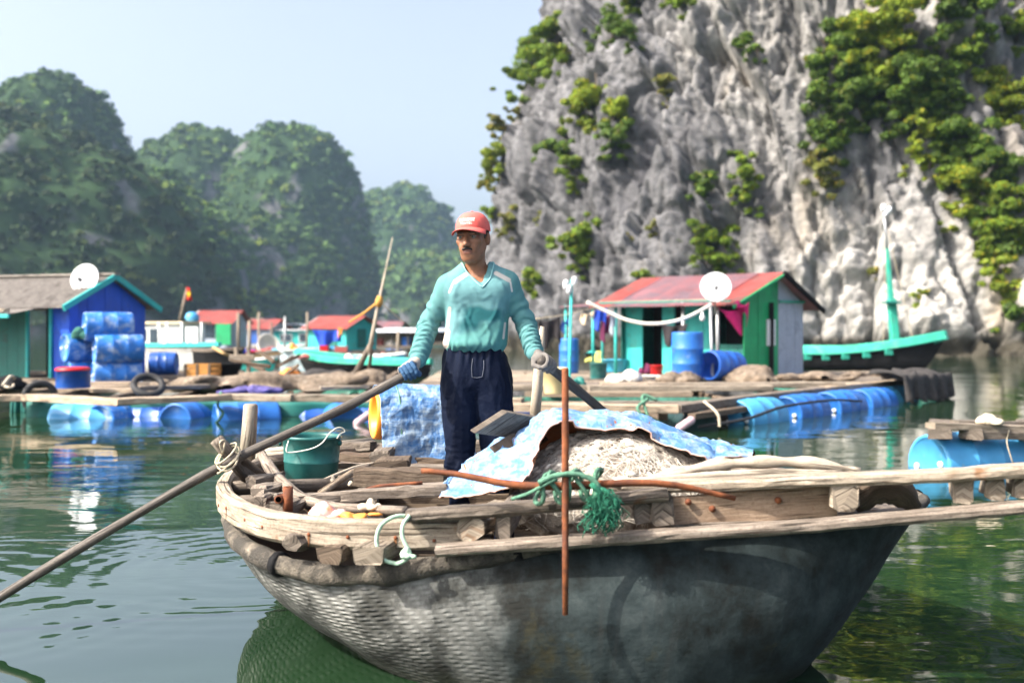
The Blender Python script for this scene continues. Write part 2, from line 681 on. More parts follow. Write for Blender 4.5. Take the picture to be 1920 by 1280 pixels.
ROPE_W = m_plain('rope_white', (0.55, 0.47, 0.36), 0.9, 0.3, 90, 0.002)
ROPE_T = m_plain('twine', (0.42, 0.36, 0.26), 0.9, 0.3, 90, 0.001)
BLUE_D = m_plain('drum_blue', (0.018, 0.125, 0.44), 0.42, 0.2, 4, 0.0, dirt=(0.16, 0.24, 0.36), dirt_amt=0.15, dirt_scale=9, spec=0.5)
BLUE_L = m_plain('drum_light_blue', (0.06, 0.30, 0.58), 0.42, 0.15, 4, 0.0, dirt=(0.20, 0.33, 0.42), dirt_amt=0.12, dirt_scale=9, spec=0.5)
BLUE_K = m_plain('drum_deep_blue', (0.012, 0.08, 0.36), 0.42, 0.25, 4, 0.0, dirt=(0.05, 0.12, 0.25), dirt_amt=0.25, dirt_scale=5, spec=0.5)  # deep blue; on float drums it also paints in the deck's shade
BLUE_W = m_plain('drum_worn_blue', (0.02, 0.15, 0.50), 0.5, 0.3, 5, 0.0, dirt=(0.36, 0.44, 0.54), dirt_amt=0.42, dirt_scale=6, spec=0.4)
GREEN_B = m_plain('bucket_green', (0.012, 0.10, 0.095), 0.45, 0.3, 7, 0.0, dirt=(0.06, 0.16, 0.15), dirt_amt=0.4, dirt_scale=10, spec=0.4)
NET_BR = m_plain('net_brown', (0.15, 0.115, 0.085), 0.95, 0.5, 14, 0.02, dirt=(0.28, 0.23, 0.18), dirt_amt=0.4, dirt_scale=6)
NET_PU = m_plain('net_purple', (0.10, 0.085, 0.26), 0.95, 0.5, 14, 0.02)
NET_GR = m_plain('net_green', (0.03, 0.12, 0.09), 0.95, 0.4, 14, 0.01)
BLACK = m_plain('black_tar', (0.007, 0.007, 0.008), 0.7, 0.4, 5, 0.004, spec=0.12)
RUBBER = m_plain('rubber', (0.02, 0.02, 0.022), 0.7, 0.3, 8, 0.002)
TEAL_P = m_plain('paint_teal', (0.03, 0.33, 0.24), 0.55, 0.2, 3, 0.0, dirt=(0.10, 0.30, 0.24), dirt_amt=0.3, dirt_scale=4)
GREEN_P = m_plain('paint_green', (0.010, 0.30, 0.11), 0.55, 0.15, 3, 0.0, dirt=(0.02, 0.20, 0.09), dirt_amt=0.3, dirt_scale=2)
BLUE_P = m_plain('paint_blue', (0.012, 0.085, 0.52), 0.55, 0.12, 3, 0.0, dirt=(0.02, 0.07, 0.35), dirt_amt=0.3, dirt_scale=2)
AQUA_P = m_plain('paint_aqua', (0.03, 0.40, 0.38), 0.6, 0.15, 3, 0.0, dirt=(0.05, 0.25, 0.22), dirt_amt=0.35, dirt_scale=3)
DKTEAL_P = m_plain('paint_dark_teal', (0.008, 0.13, 0.11), 0.6, 0.2, 3, 0.0, dirt=(0.02, 0.08, 0.07), dirt_amt=0.35, dirt_scale=3)
WHITE_P = m_plain('paint_white', (0.72, 0.73, 0.72), 0.55, 0.08, 3, 0.0, dirt=(0.42, 0.40, 0.36), dirt_amt=0.3, dirt_scale=3)
GREY_P = m_plain('paint_grey_blue', (0.33, 0.38, 0.46), 0.6, 0.12, 3, 0.0, dirt=(0.22, 0.25, 0.30), dirt_amt=0.35, dirt_scale=3)
CREAM_P = m_plain('paint_cream', (0.62, 0.50, 0.33), 0.6, 0.15, 3, 0.0, dirt=(0.4, 0.3, 0.2), dirt_amt=0.3, dirt_scale=3)
DISH = m_plain('dish_white', (0.70, 0.72, 0.75), 0.4, 0.06, 2, 0.0, dirt=(0.5, 0.5, 0.48), dirt_amt=0.15, dirt_scale=3)
METAL = m_plain('galvanised', (0.32, 0.33, 0.34), 0.45, 0.2, 9, 0.0, metallic=0.6)
ROOM_SHADE = m_plain('painted_room_shade', (0.012, 0.012, 0.014), 0.9, 0.3, 3)  # near-black, stands in for the shade inside rooms and doorways
GLASS = m_plain('window_glass', (0.03, 0.045, 0.06), 0.1, 0.2, 2, spec=0.8)
# ================================================================== THE SETTING
# ------------------------------------------------------------------ water
def make_water():
    m = bpy.data.materials.new('sea_water'); t = nt(m)
    tc = node(t, 'ShaderNodeTexCoord')
    v = tc.outputs['Object']
    sep = node(t, 'ShaderNodeSeparateXYZ'); t.links.new(v, sep.inputs[0])
    # slow swell, small wind ripples, and rings spreading from the oar and the stern
    a = noise_tex(t, mapping(t, v, (0.55, 0.9, 1)), 1.0, 2, 0.5, 0.6)
    b = noise_tex(t, mapping(t, v, (1.5, 3.6, 1)), 1.0, 3, 0.55, 0.8)
    c = noise_tex(t, mapping(t, v, (5.0, 11.0, 1)), 1.0, 2, 0.5, 0.3)
    patch = noise_tex(t, mapping(t, v, (0.16, 0.30, 1)), 1.0, 2)
    pm = ramp(t, patch.outputs[0], [(0.40, (0.25, 0.25, 0.25)), (0.62, (1, 1, 1))]).outputs[0]
    # smooth patch close in on the left, livelier further off
    far = math_(t, 'SMOOTHSTEP', 0.0, 1.0, 0.0) if False else node(t, 'ShaderNodeMapRange')
    far.interpolation_type = 'SMOOTHSTEP'
    t.links.new(sep.outputs[1], far.inputs[0])
    far.inputs[1].default_value = 3.8; far.inputs[2].default_value = 6.5
    far.inputs[3].default_value = 0.12; far.inputs[4].default_value = 1.0
    h = math_(t, 'MULTIPLY', a.outputs[0], 0.016)
    fine = math_(t, 'ADD', math_(t, 'MULTIPLY', b.outputs[0], 0.0065), math_(t, 'MULTIPLY', c.outputs[0], 0.0012))
    right = node(t, 'ShaderNodeMapRange'); t.links.new(sep.outputs[0], right.inputs[0])
    right.inputs[1].default_value = 0.3; right.inputs[2].default_value = 1.6
    right.inputs[3].default_value = 0.0; right.inputs[4].default_value = 0.55
    amp = math_(t, 'MAXIMUM', far.outputs[0], right.outputs[0])
    h = math_(t, 'ADD', h, math_(t, 'MULTIPLY', math_(t, 'MULTIPLY', fine, pm), amp))

    def rings(cx, cy, freq, reach, size, jig):
        dx = math_(t, 'SUBTRACT', sep.outputs[0], cx)
        dy = math_(t, 'SUBTRACT', sep.outputs[1], cy)
        r = math_(t, 'SQRT', math_(t, 'ADD', math_(t, 'MULTIPLY', dx, dx), math_(t, 'MULTIPLY', dy, dy)))
        r2 = math_(t, 'ADD', r, math_(t, 'MULTIPLY', a.outputs[0], jig))
        s = math_(t, 'SINE', math_(t, 'MULTIPLY', r2, freq))
        f = math_(t, 'POWER', 2.718, math_(t, 'MULTIPLY', math_(t, 'MULTIPLY', r, r), -1.0/(reach*reach)))
        return math_(t, 'MULTIPLY', math_(t, 'MULTIPLY', s, f), size)
    h = math_(t, 'ADD', h, rings(-1.35, 5.75, 40.0, 1.1, 0.0008, 0.7))
    h = math_(t, 'ADD', h, rings(-2.9, 5.3, 30.0, 1.3, 0.0009, 0.9))
    h = math_(t, 'ADD', h, rings(1.6, 4.6, 34.0, 0.7, 0.0004, 0.9))
    murk = noise_tex(t, mapping(t, v, (0.3, 0.5, 1)), 1.0, 4)
    col = ramp(t, murk.outputs[0], [(0.3, (0.007, 0.022, 0.010)), (0.7, (0.013, 0.034, 0.013))]).outputs[0]

    def ex(t, p, o):
        p.inputs['IOR'].default_value = 2.3
    finish(t, col, 0.02, h, 1.0, 1.0, spec=0.5, extra=ex)
    S = 1500
    o = mesh('water', [(-S, -S, 0), (S, -S, 0), (S, S, 0), (-S, S, 0)], [(0, 1, 2, 3)], m)
    tag(o, kind='structure')


make_water()

# ------------------------------------------------------------------ wooded karst hills
LEAF = m_attr('foliage', 0.6, 0.0, 1.5, 0.2, 0.25, translucent=0.35)
FARLEAF = m_attr('forest_foliage', 0.7, 0.0, 0.2, 0.25, 0.15)
HILLM = m_attr('hill_ground', 0.9, 0.15, 0.8, 0.25, 0.1)


def crown_template(nq, seed):
    """leafy clumps over a lumpy dome: quads, unit radius"""
    r = np.random.default_rng(seed)
    d = r.normal(size=(nq, 3)); d /= np.linalg.norm(d, axis=1)[:, None]
    d[:, 2] = np.abs(d[:, 2]) * 1.0 - 0.25
    lump = 1 + 0.45*noise3(d*1.8 + seed)
    c = d * (r.uniform(0.72, 1.0, (nq, 1))) * lump[:, None]
    c[:, 2] *= 0.85
    n = d + r.normal(size=(nq, 3))*0.45
    n /= np.linalg.norm(n, axis=1)[:, None]
    a = np.cross(n, r.normal(size=(nq, 3))); a /= np.linalg.norm(a, axis=1)[:, None]
    b = np.cross(n, a)
    s = r.uniform(0.20, 0.38, (nq, 1))
    q = np.stack([c - a*s - b*s*0.7, c + a*s - b*s*0.6, c + a*s*0.8 + b*s*0.8, c - a*s*0.9 + b*s*0.7], 1)
    return q


CROWNS = [crown_template(26, k) for k in range(8)]


def hill(name, px, ytop, hw, d, e1=0.75, e2=0.8, seed=0, depth=1.0, rock=0.112, dens=1.0, painted_light=1.0, rcr=(1.1, 2.4), amp=0.16, low=0.5):
    cx, cz = (px - 960)*d/F, CAM_H + (YH - ytop)*d/F
    R = hw*d/F
    na, ns = 150, 90
    th = np.linspace(-0.04, math.pi/2 - 0.02, ns)
    an = np.linspace(0, 2*math.pi, na, endpoint=False)
    A, T = np.meshgrid(an, th, indexing='ij')
    rr = np.sign(np.cos(T))*np.abs(np.cos(T))**e1
    zz = np.sign(np.sin(T))*np.abs(np.sin(T))**e2
    X = cx + R*rr*np.cos(A); Y = d + R*depth*rr*np.sin(A); Z = cz*zz*0.97
    V = np.stack([X, Y, Z], -1).reshape(-1, 3)
    i, j = np.meshgrid(np.arange(na), np.arange(ns-1), indexing='ij')
    Fc = np.stack([i*ns+j, ((i+1) % na)*ns+j, ((i+1) % na)*ns+j+1, i*ns+j+1], -1).reshape(-1, 4)
    N = normals(V, Fc)
    q = V*(1.0/(R*0.9)) + seed*7.7
    dsp = fbm(q*np.array([1.2, 1.2, 0.7]), 5, 0.55)*amp*R*1.6 + (fbm(q*np.array([3.5, 3.5, 1.2]), 3, 0.5, True))*amp*0.35*R
    fade = np.clip(V[:, 2]/(0.12*cz) + 0.3, 0.2, 1)
    V = V + N*(dsp*fade)[:, None]
    N = normals(V, Fc)
    # bare limestone on the steep broken faces, green elsewhere
    steep = 1 - np.abs(N[:, 2])
    rk = fbm(V*np.array([0.09, 0.09, 0.05]) + seed, 4) + 0.35*(steep - 0.5) + 0.30*np.clip(1 - V[:, 2]/(cz*low*0.35), 0, 1)
    thr = np.quantile(rk, 1 - rock)
    k = np.clip((rk - thr)*9 + 0.5, 0, 1)[:, None]
    rockc = np.array([0.105, 0.105, 0.11])*(1 + 0.5*fbm(V*np.array([0.5, 0.5, 0.12]), 3))[:, None]
    col = k*rockc + (1-k)*np.array([0.022, 0.045, 0.016])
    o = mesh(name, V, Fc, HILLM, smooth=True, col=col)
    tag(o, kind='structure')
    # crowns of the trees on it
    rg = np.random.default_rng(100 + seed)
    a, b, c, e = (V[Fc[:, n_]] for n_ in range(4))
    area = 0.5*np.linalg.norm(np.cross(c-a, e-b), axis=1)
    fcn = (a+b+c+e)/4
    fn = N[Fc[:, 0]]
    tocam = -fcn/np.linalg.norm(fcn, axis=1)[:, None]
    vis = (np.einsum('ij,ij->i', fn, tocam) > -0.25) & (fcn[:, 2] > 0.5) & (np.abs(fcn[:, 0]) < fcn[:, 1]*0.62)
    wgt = area*vis*(1 - 0.93*k[Fc[:, 0], 0])
    rm = (rcr[0]+rcr[1])/2
    n = int(dens*1.25*wgt.sum()/(math.pi*rm*rm))
    pick = rg.choice(len(fcn), n, p=wgt/wgt.sum())
    u = rg.uniform(0, 1, (n, 2))
    pos = (a[pick]*(1-u[:, :1]) + b[pick]*u[:, :1])*(1-u[:, 1:]) + (e[pick]*(1-u[:, :1]) + c[pick]*u[:, :1])*u[:, 1:]
    rad = rg.uniform(rcr[0]*0.7, rcr[1], n)*(0.8 + 0.55*np.clip(rg.normal(size=n)*0.6, -0.6, 1.6))
    tone = fbm(pos*0.05 + 31 + seed, 3)
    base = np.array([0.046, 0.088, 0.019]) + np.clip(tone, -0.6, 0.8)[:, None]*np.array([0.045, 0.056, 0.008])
    base = np.clip(base*rg.uniform(0.6, 1.5, (n, 1)), 0.008, 0.3)*painted_light
    yel = rg.uniform(0, 1, n) > 0.9
    base[yel] = base[yel]*np.array([2.1, 1.5, 0.9])
    VV, CC = [], []
    which = rg.integers(0, len(CROWNS), n)
    spin = rg.uniform(0, 6.283, n)
    for w in range(len(CROWNS)):
        s = which == w
        T_ = CROWNS[w].reshape(-1, 3)
        ca, sa = np.cos(spin[s])[:, None], np.sin(spin[s])[:, None]
        x = T_[None, :, 0]*ca - T_[None, :, 1]*sa
        y = T_[None, :, 0]*sa + T_[None, :, 1]*ca
        z = np.broadcast_to(T_[None, :, 2], x.shape)
        q = np.stack([x, y, z], -1)*rad[s][:, None, None] + (pos[s] + N[Fc[pick[s], 0]]*rad[s][:, None]*0.25)[:, None, :]
        VV.append(q.reshape(-1, 3))
        cl = np.repeat(base[s], T_.shape[0], 0)*rg.uniform(0.75, 1.25, (s.sum()*T_.shape[0]//4, 1)).repeat(4, 0)
        CC.append(cl)
    VV = np.concatenate(VV); CC = np.concatenate(CC)
    f = np.arange(len(VV)).reshape(-1, 4)
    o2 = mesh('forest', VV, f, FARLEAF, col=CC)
    tag(o2, kind='stuff')
    return o2


_f = hill('hill_front_left', -210, 160, 640, 235, 1.25, 1.0, 3, 0.6, rock=0.062, rcr=(0.8, 1.8), amp=0.10, painted_light=0.36)
tag(_f, 'forest with shade painted into its green, covering the near hill at the far left', 'forest')
_f = hill('hill_dome', 88, 137, 178, 330, 0.78, 0.92, 1, 1.0, rock=0.087, rcr=(0.9, 1.9), amp=0.10)
tag(_f, 'forest covering the tall rounded hill above the blue hut', 'forest')
_f = hill('hill_shoulder', 255, 318, 210, 300, 1.05, 0.95, 5, 0.9, rock=0.099, rcr=(0.85, 1.8), painted_light=1.15, amp=0.14)
tag(_f, 'forest with sunlight painted into its green, on the ridge beside the rounded hill', 'forest')
_f = hill('hill_middle_left', 378, 262, 215, 450, 0.95, 0.9, 6, 1.0, rock=0.124, rcr=(1.15, 2.4), amp=0.13)
tag(_f, 'forest on the twin-peaked hill, the lower craggy summit', 'forest')
_f = hill('hill_middle', 542, 240, 165, 440, 0.74, 0.9, 2, 1.0, rock=0.093, rcr=(1.15, 2.4), amp=0.11)
tag(_f, 'forest on the steep middle hill with the higher summit', 'forest')
_f = hill('hill_saddle', 462, 276, 150, 446, 0.85, 0.9, 15, 1.0, rock=0.12, rcr=(1.15, 2.4), amp=0.12)
tag(_f, 'forest on the saddle joining the two summits of the middle hill', 'forest')
_f = hill('hill_spur', 430, 400, 215, 380, 0.8, 0.85, 9, 0.8, rock=0.112, rcr=(1.0, 2.2), amp=0.16)
tag(_f, 'forest on the low spur in front of the twin-peaked hill', 'forest')
_f = hill('hill_far', 750, 346, 140, 680, 0.95, 0.92, 4, 1.0, rock=0.050, rcr=(1.8, 3.6), amp=0.10)
tag(_f, 'hazy forest on the farthest hill, left of the red cap', 'forest')
_f = hill('hill_far_low', 850, 470, 190, 600, 0.9, 0.9, 8, 1.0, rock=0.050, rcr=(1.7, 3.4), amp=0.12)
tag(_f, 'hazy forest on the low far hill behind the rower', 'forest')
_f = hill('hill_far_saddle', 676, 352, 70, 760, 0.7, 0.85, 12, 1.0, rock=0.050, rcr=(1.8, 3.6), amp=0.10)
tag(_f, 'hazy forest on the distant saddle between the middle and farthest hills', 'forest')

# ------------------------------------------------------------------ the limestone cliff
def make_cliff():
    cx, cy, ax, ay = 27.2, 78.0, 30.0, 31.5
    ang_f = np.linspace(math.radians(-196), math.radians(-28), 620)
    ang_b = np.linspace(math.radians(-28), math.radians(164), 60)[1:-1]
    an = np.concatenate([ang_f, ang_b])
    zs = np.concatenate([np.linspace(-1.2, 21, 235), np.linspace(21, 46, 60)[1:]])
    A, Z = np.meshgrid(an, zs, indexing='ij')
    ca, sa = np.cos(A), np.sin(A)
    ex = 0.72
    sx, sy = np.sign(ca)*np.abs(ca)**ex, np.sign(sa)*np.abs(sa)**ex
    lean = 1 - 0.0086*np.clip(Z, 0, None) - 0.33*np.clip((Z-24)/22, 0, 1)**2.2
    lean_y = 1 - 0.0052*np.clip(Z, 0, None) - 0.33*np.clip((Z-24)/22, 0, 1)**2.2
    X = cx + ax*sx*lean; Y = cy + ay*sy*lean_y
    V0 = np.stack([X, Y, Z], -1).reshape(-1, 3)
    nx = np.stack([ca/ax, sa/ay, 0*ca + 0.02], -1).reshape(-1, 3)
    nx /= np.linalg.norm(nx, axis=1)[:, None]
    p = V0.copy()
    warp = np.stack([fbm(p*0.18 + 5, 3), fbm(p*0.18 + 55, 3), fbm(p*0.18 + 95, 3)], -1)
    q = p + warp*0.5
    q[:, 0] += 0.22*q[:, 2]                       # the joints lean over to the left going down
    d = 2.4*fbm(q*np.array([0.10, 0.10, 0.035]), 3)
    f1, e1 = facets(q*np.array([0.28, 0.28, 0.085]), 1)
    f2, e2 = facets((q + 0.5*warp)*np.array([0.70, 0.70, 0.24]), 2)
    f3, e3 = facets(q*np.array([1.7, 1.7, 0.75]), 3)
    f4, e4 = facets(q*np.array([3.6, 3.6, 2.0]), 4)
    d += 0.95*f1 + 0.42*f2 + 0.17*f3 + 0.075*f4
    d += -0.55*np.exp(-(e1/0.05)**2) - 0.28*np.exp(-(e2/0.07)**2) - 0.10*np.exp(-(e3/0.1)**2)
    # water-worn flutes, strongest high on the face
    fl = fbm(q*np.array([1.3, 1.3, 0.10]) + 29, 3, 0.55, True)
    d += (0.18 + 0.30*np.clip((p[:, 2]-8)/8, 0, 1) + 0.45*np.exp(-((p[:, 0]-13)/3.0)**2)*np.clip((p[:, 2]-9)/4, 0, 1))*fl
    d += 0.16*fbm(q*np.array([2.6, 2.6, 1.4]) + 2, 4, 0.7)
    # overhanging strata
    d += 0.35*np.sin(p[:, 2]*0.75 + 3*fbm(p*0.08, 2))*np.clip(fbm(p*0.12 + 77, 2)*2, 0, 1)
    # a deep leafy gully towards the right of the face
    gx = p[:, 0] - (20.5 + 0.12*(18 - p[:, 2]))
    d += -3.2*np.clip((gx - 0.0)/2.5, 0, 1)*np.clip((p[:, 2] - (9.5 - 1.1*np.clip(gx, 0, 6)))/3.0, 0, 1)
    # tidal notch at the waterline
    notch = np.exp(-((p[:, 2] - 0.35)/0.55)**2)
    d += -(1.3 + 0.7*fbm(p*0.3, 2))*notch*np.clip((p[:, 0] - 4)/8, 0.25, 1)
    V = V0 + nx*d[:, None]
    na, nz = len(an), len(zs)
    i, j = np.meshgrid(np.arange(na), np.arange(nz-1), indexing='ij')
    Fc = np.stack([i*nz+j, ((i+1) % na)*nz+j, ((i+1) % na)*nz+j+1, i*nz+j+1], -1).reshape(-1, 4)
    tip = len(V)
    V = np.concatenate([V, [[cx, cy, 47.5]]])
    # rock colour: grey weathered skin, black water streaks, fresh cream stone
    pp = V
    w2 = pp + 0.6*np.stack([fbm(pp*0.2, 2), fbm(pp*0.2+40, 2), fbm(pp*0.2+80, 2)], -1)
    streak = fbm(w2*np.array([0.75, 0.75, 0.07]) + 3, 4, 0.6)
    blot = fbm(w2*np.array([0.16, 0.16, 0.10]) + 13, 4, 0.55)
    fine = fbm(pp*np.array([1.6, 1.6, 0.8]), 3, 0.6)
    fresh = np.clip((pp[:, 0] - 7.0 + 0.05*pp[:, 2])/4.0, 0, 1)*0.55 + np.clip((9 - pp[:, 2])/9, 0, 1)*np.clip((pp[:, 0]-7)/6, 0, 1)*0.6
    kf = np.clip(0.12 + fresh + 1.1*blot + 0.9*streak - 0.36, 0, 1)
    grey = np.array([0.098, 0.098, 0.104])*(1 + 0.8*blot + 0.55*fine + 0.25*streak)[:, None]
    warm = np.clip(fbm(w2*np.array([0.3, 0.3, 0.12]) + 71, 3)*1.6 - .1, 0, 1)[:, None]
    cream = (np.array([0.30, 0.29, 0.275])*(1-warm) + np.array([0.32, 0.245, 0.155])*warm)*(1 + 0.3*fine)[:, None]
    col = grey*(1-kf[:, None]) + cream*kf[:, None]
    st2 = fbm(w2*np.array([1.25, 1.25, 0.05]) + 333, 4, 0.62)
    dark = np.clip((streak - 0.12)*3.5 + np.clip(st2, 0, 1)*0.8, 0, 1)*np.clip(0.30 + (pp[:, 2]-3)/12, 0, 0.9)
    col = col*(1-dark[:, None]) + np.array([0.05, 0.05, 0.057])*dark[:, None]
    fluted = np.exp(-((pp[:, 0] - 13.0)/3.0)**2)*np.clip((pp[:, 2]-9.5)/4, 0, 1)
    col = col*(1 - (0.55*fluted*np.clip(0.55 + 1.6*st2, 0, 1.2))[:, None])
    col = col*(1 + 0.42*np.clip(st2, -0.8, 0.8))[:, None]
    tide = np.clip((0.95 + 0.25*fine - pp[:, 2])/0.25, 0, 1)[:, None]
    col = col*(1-tide) + np.array([0.05, 0.045, 0.035])*tide
    col = np.clip(col, 0.02, 0.8)
    rockm = m_attr('limestone', 0.9, 0.10, 2.5, 0.28, 0.15)
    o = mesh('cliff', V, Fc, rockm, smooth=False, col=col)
    # the summit closes with a fan
    bm = bmesh.new(); bm.from_mesh(o.data); bm.verts.ensure_lookup_table()
    for k in range(na):
        bm.faces.new((bm.verts[k*nz+nz-1], bm.verts[((k+1) % na)*nz+nz-1], bm.verts[tip]))
    bm.to_mesh(o.data); bm.free()
    tag(o, kind='structure')
    return V, Fc


_cv, _cf = make_cliff()
CLIFF = BVHTree.FromPolygons([tuple(v) for v in _cv], [tuple(int(i) for i in f) for f in _cf])
CAMP = Vector((0, 0, CAM_H))


def on_cliff(px, py):
    for k in range(40):
        d = (P(px + 5*k, py, 50.0) - CAMP).normalized()
        h = CLIFF.ray_cast(CAMP, d)
        if h[0] is not None:
            return h[0], h[1], px + 5*k - (10 if k else 0)
    return P(px, py, 60), Vector((0, -1, 0)), px


def bush(label, blobs, tint=(0.075, 0.155, 0.022), leaf=0.078, dry=0.0, name='cliff_shrub', dens=1.0):
    """a shrub or tree rooted in the rock: branches out of a crack, leaves in uneven clumps"""
    root, nrm, _ = on_cliff(*blobs[0][:2])
    o = empty(name, root, label, 'shrub' if name != 'cliff_tree' else 'tree', 'shrubs growing on the limestone cliff')
    LV, LC = [], []
    for (px, py, rp) in blobs:
        hp, hn, px = on_cliff(px, py)
        br = MB()
        dist = hp.y
        r = rp*dist/F*1.22
        out = Vector((hn.x, hn.y, 0)); out = out.normalized() if out.length > 1e-4 else Vector((0, -1, 0))
        if out.dot(hp - CAMP) > 0: out = -out
        c = hp + out*r*0.55
        c.z = CAM_H + (YH - py)*c.y/F
        c.x = (px - 960)*c.y/F
        mid = hp.lerp(c, 0.5) + Vector((0, 0, -r*0.35))
        base = hp - out*0.15 + Vector((0, 0, -r*0.6))
        br.tube(catmull([base, mid, c], 5), [0.05*r+0.02, 0.04*r+0.015, 0.03*r+.012, .02*r+.01, .015*r+.008, .006], 5)
        for q in range(4):
            e = c + Vector(RNG.normal(size=3))*r*0.45
            br.tube([mid.lerp(c, 0.3 + 0.15*q), e.lerp(c, 0.4) + Vector((0, 0, r*0.08)), e], [0.02*r+.006, 0.012*r+.005, .004], 4)
        br.build('branch', W_DARK, o, True)
        # sub-clumps
        ncl = max(8, int(15*min(1.6, r)))
        for q in range(ncl):
            dv = RNG.normal(size=3); dv /= np.linalg.norm(dv)
            dv[2] = dv[2]*0.8 + 0.12
            cc = np.array(c) + dv*r*RNG.uniform(0.25, 1.0)*np.array([1.05, 0.8, 0.95])
            rc = r*RNG.uniform(0.16, 0.42)
            if q % 3 == 0:                        # a spray trailing down the rock
                cc = np.array(c) + np.array([RNG.normal()*0.5*r, 0.15*r, -r*RNG.uniform(0.6, 1.35)])
                rc = r*RNG.uniform(0.14, 0.26)
            n = int(dens*(40 + 95*rc*rc/(leaf*leaf*9)))
            n = min(n, 520)
            d3 = RNG.normal(size=(n, 3)); d3 /= np.linalg.norm(d3, axis=1)[:, None]
            rr = RNG.uniform(0.35, 1.0, (n, 1))**0.6
            pos = cc + d3*rr*rc*np.array([1.1, 1.1, 0.7])
            nn = d3 + RNG.normal(size=(n, 3))*0.7 + np.array([0, 0, 0.35])
            nn /= np.linalg.norm(nn, axis=1)[:, None]
            a = np.cross(nn, RNG.normal(size=(n, 3))); a /= np.linalg.norm(a, axis=1)[:, None]
            b = np.cross(nn, a)
            s = leaf*RNG.uniform(0.45, 1.75, (n, 1))
            LV.append(np.stack([pos - a*s, pos - b*s*0.55, pos + a*s, pos + b*s*0.55], 1).reshape(-1, 3))
            t0 = np.array(tint)*RNG.uniform(0.75, 1.3)
            cl = t0[None, :]*RNG.uniform(0.65, 1.35, (n, 1))
            yl = RNG.uniform(size=n) < 0.12 + dry
            cl[yl] = cl[yl]*np.array([1.9, 1.25, 0.8])
            LC.append(np.repeat(cl, 4, 0))
    LV = np.concatenate(LV); LC = np.concatenate(LC)
    mesh('foliage', LV, np.arange(len(LV)).reshape(-1, 4), LEAF, o, col=LC)
    return o


G1, G2, G3, G4 = (0.115, 0.185, 0.018), (0.075, 0.135, 0.018), (0.165, 0.225, 0.020), (0.15, 0.165, 0.035)
bush('leafy shrub on the upper left edge of the cliff against the sky', [(1045, 58, 40), (1015, 85, 36), (1060, 100, 26)], G1)
bush('dense shrub below the topmost one on the cliff edge', [(1000, 120, 46), (968, 132, 26), (1030, 135, 30)], G1)
bush('small dry shrub hanging off the cliff edge halfway up', [(940, 232, 22), (948, 205, 14)], G4)
bush('yellow green shrub low on the cliff edge against the sky', [(930, 285, 24), (922, 310, 18)], G3)
bush('wispy shrub at the lowest bend of the cliff edge', [(912, 335, 20), (920, 355, 14)], G4)
bush('tuft of leaves on the cliff edge just above the red cap', [(888, 396, 16), (872, 462, 20)], G1)
bush('round bright green tree on a ledge of the grey cliff', [(1122, 180, 46), (1095, 195, 32), (1150, 205, 34)], G3, name='cliff_tree')
bush('dark shrub hanging under the round ledge tree', [(1150, 250, 30), (1165, 275, 18)], G2)
bush('small shrub to the left below the round ledge tree', [(1050, 236, 20)], G1)
bush('sprawling shrub on the grey cliff left of the ledge tree', [(1035, 276, 30), (1062, 285, 22)], G2)
bush('pale drooping shrub beneath the sprawling one on the grey cliff', [(1068, 315, 26), (1080, 335, 18)], G1)
bush('bright shrub on the grey cliff beside the rower\'s shoulder', [(1090, 428, 30), (1070, 455, 30), (1098, 480, 26)], G1)
bush('faded shrub on the grey cliff at the rower\'s shoulder height', [(948, 405, 20), (955, 425, 14)], G4)
bush('low shrub on the cliff just right of the rower\'s sleeve', [(995, 530, 24), (1000, 552, 16)], G1)
bush('thin shrub near the top of the grey cliff', [(1150, 48, 34), (1185, 60, 24), (1120, 60, 22)], G2, dens=0.6)
bush('tuft at the very top of the cliff above the grey face', [(1185, 6, 24), (1200, -18, 30)], G1)
bush('second tuft at the top of the cliff near the white streaks', [(1280, 4, 22), (1265, -15, 24)], G1)
bush('small shrub at the head of the white streaks', [(1405, 72, 26), (1420, 95, 18)], G2)
bush('shrub in the middle of the white streaks', [(1388, 300, 20), (1395, 325, 28), (1400, 360, 26)], G1)
bush('thin shrub left of the one in the white streaks', [(1325, 345, 26)], G2, dens=0.6)
bush('large shrub on the cliff right above the satellite dish', [(1305, 440, 34), (1345, 460, 40), (1325, 480, 34), (1365, 485, 24)], G1)
bush('small shrub on the cliff just above the left end of the red roof', [(1205, 520, 24)], G1)
bush('big sunlit tree at the top of the leafy gully', [(1655, 40, 55), (1610, 60, 42), (1690, 75, 45), (1640, 100, 46)], G3, name='cliff_tree')
bush('darker tree left of the big sunlit one in the leafy gully', [(1560, 85, 40), (1545, 115, 30), (1590, 115, 36)], G2, name='cliff_tree')
bush('wide tree in the middle of the leafy gully', [(1690, 150, 52), (1640, 165, 46), (1740, 130, 46), (1600, 180, 40)], G2, name='cliff_tree')
bush('tree hanging from the right side of the gully above the pale rock', [(1740, 190, 46), (1780, 180, 36), (1760, 225, 30)], G2, name='cliff_tree')
bush('trailing shrub down the left side of the leafy gully', [(1550, 200, 40), (1565, 230, 34), (1545, 262, 34)], G2)
bush('dry tipped shrub at the foot of the trailing one', [(1540, 305, 28), (1555, 335, 22)], G4)
bush('yellow green shrub over the edge of the pale rock', [(1735, 245, 34), (1722, 285, 26), (1745, 305, 18)], G3)
bush('green shrub on the crest right of the pale rock', [(1800, 250, 46), (1830, 280, 36), (1790, 290, 34)], G2)
bush('bright shrub further down the crest right of the pale rock', [(1805, 340, 40), (1825, 370, 36), (1800, 395, 24)], G3)
bush('small tree at the top right corner of the cliff', [(1820, 85, 34), (1812, 110, 22)], G1, name='cliff_tree')
bush('leafy overhang at the top of the cliff right of the gully', [(1775, 12, 40), (1830, 10, 40), (1740, -8, 30)], G2)
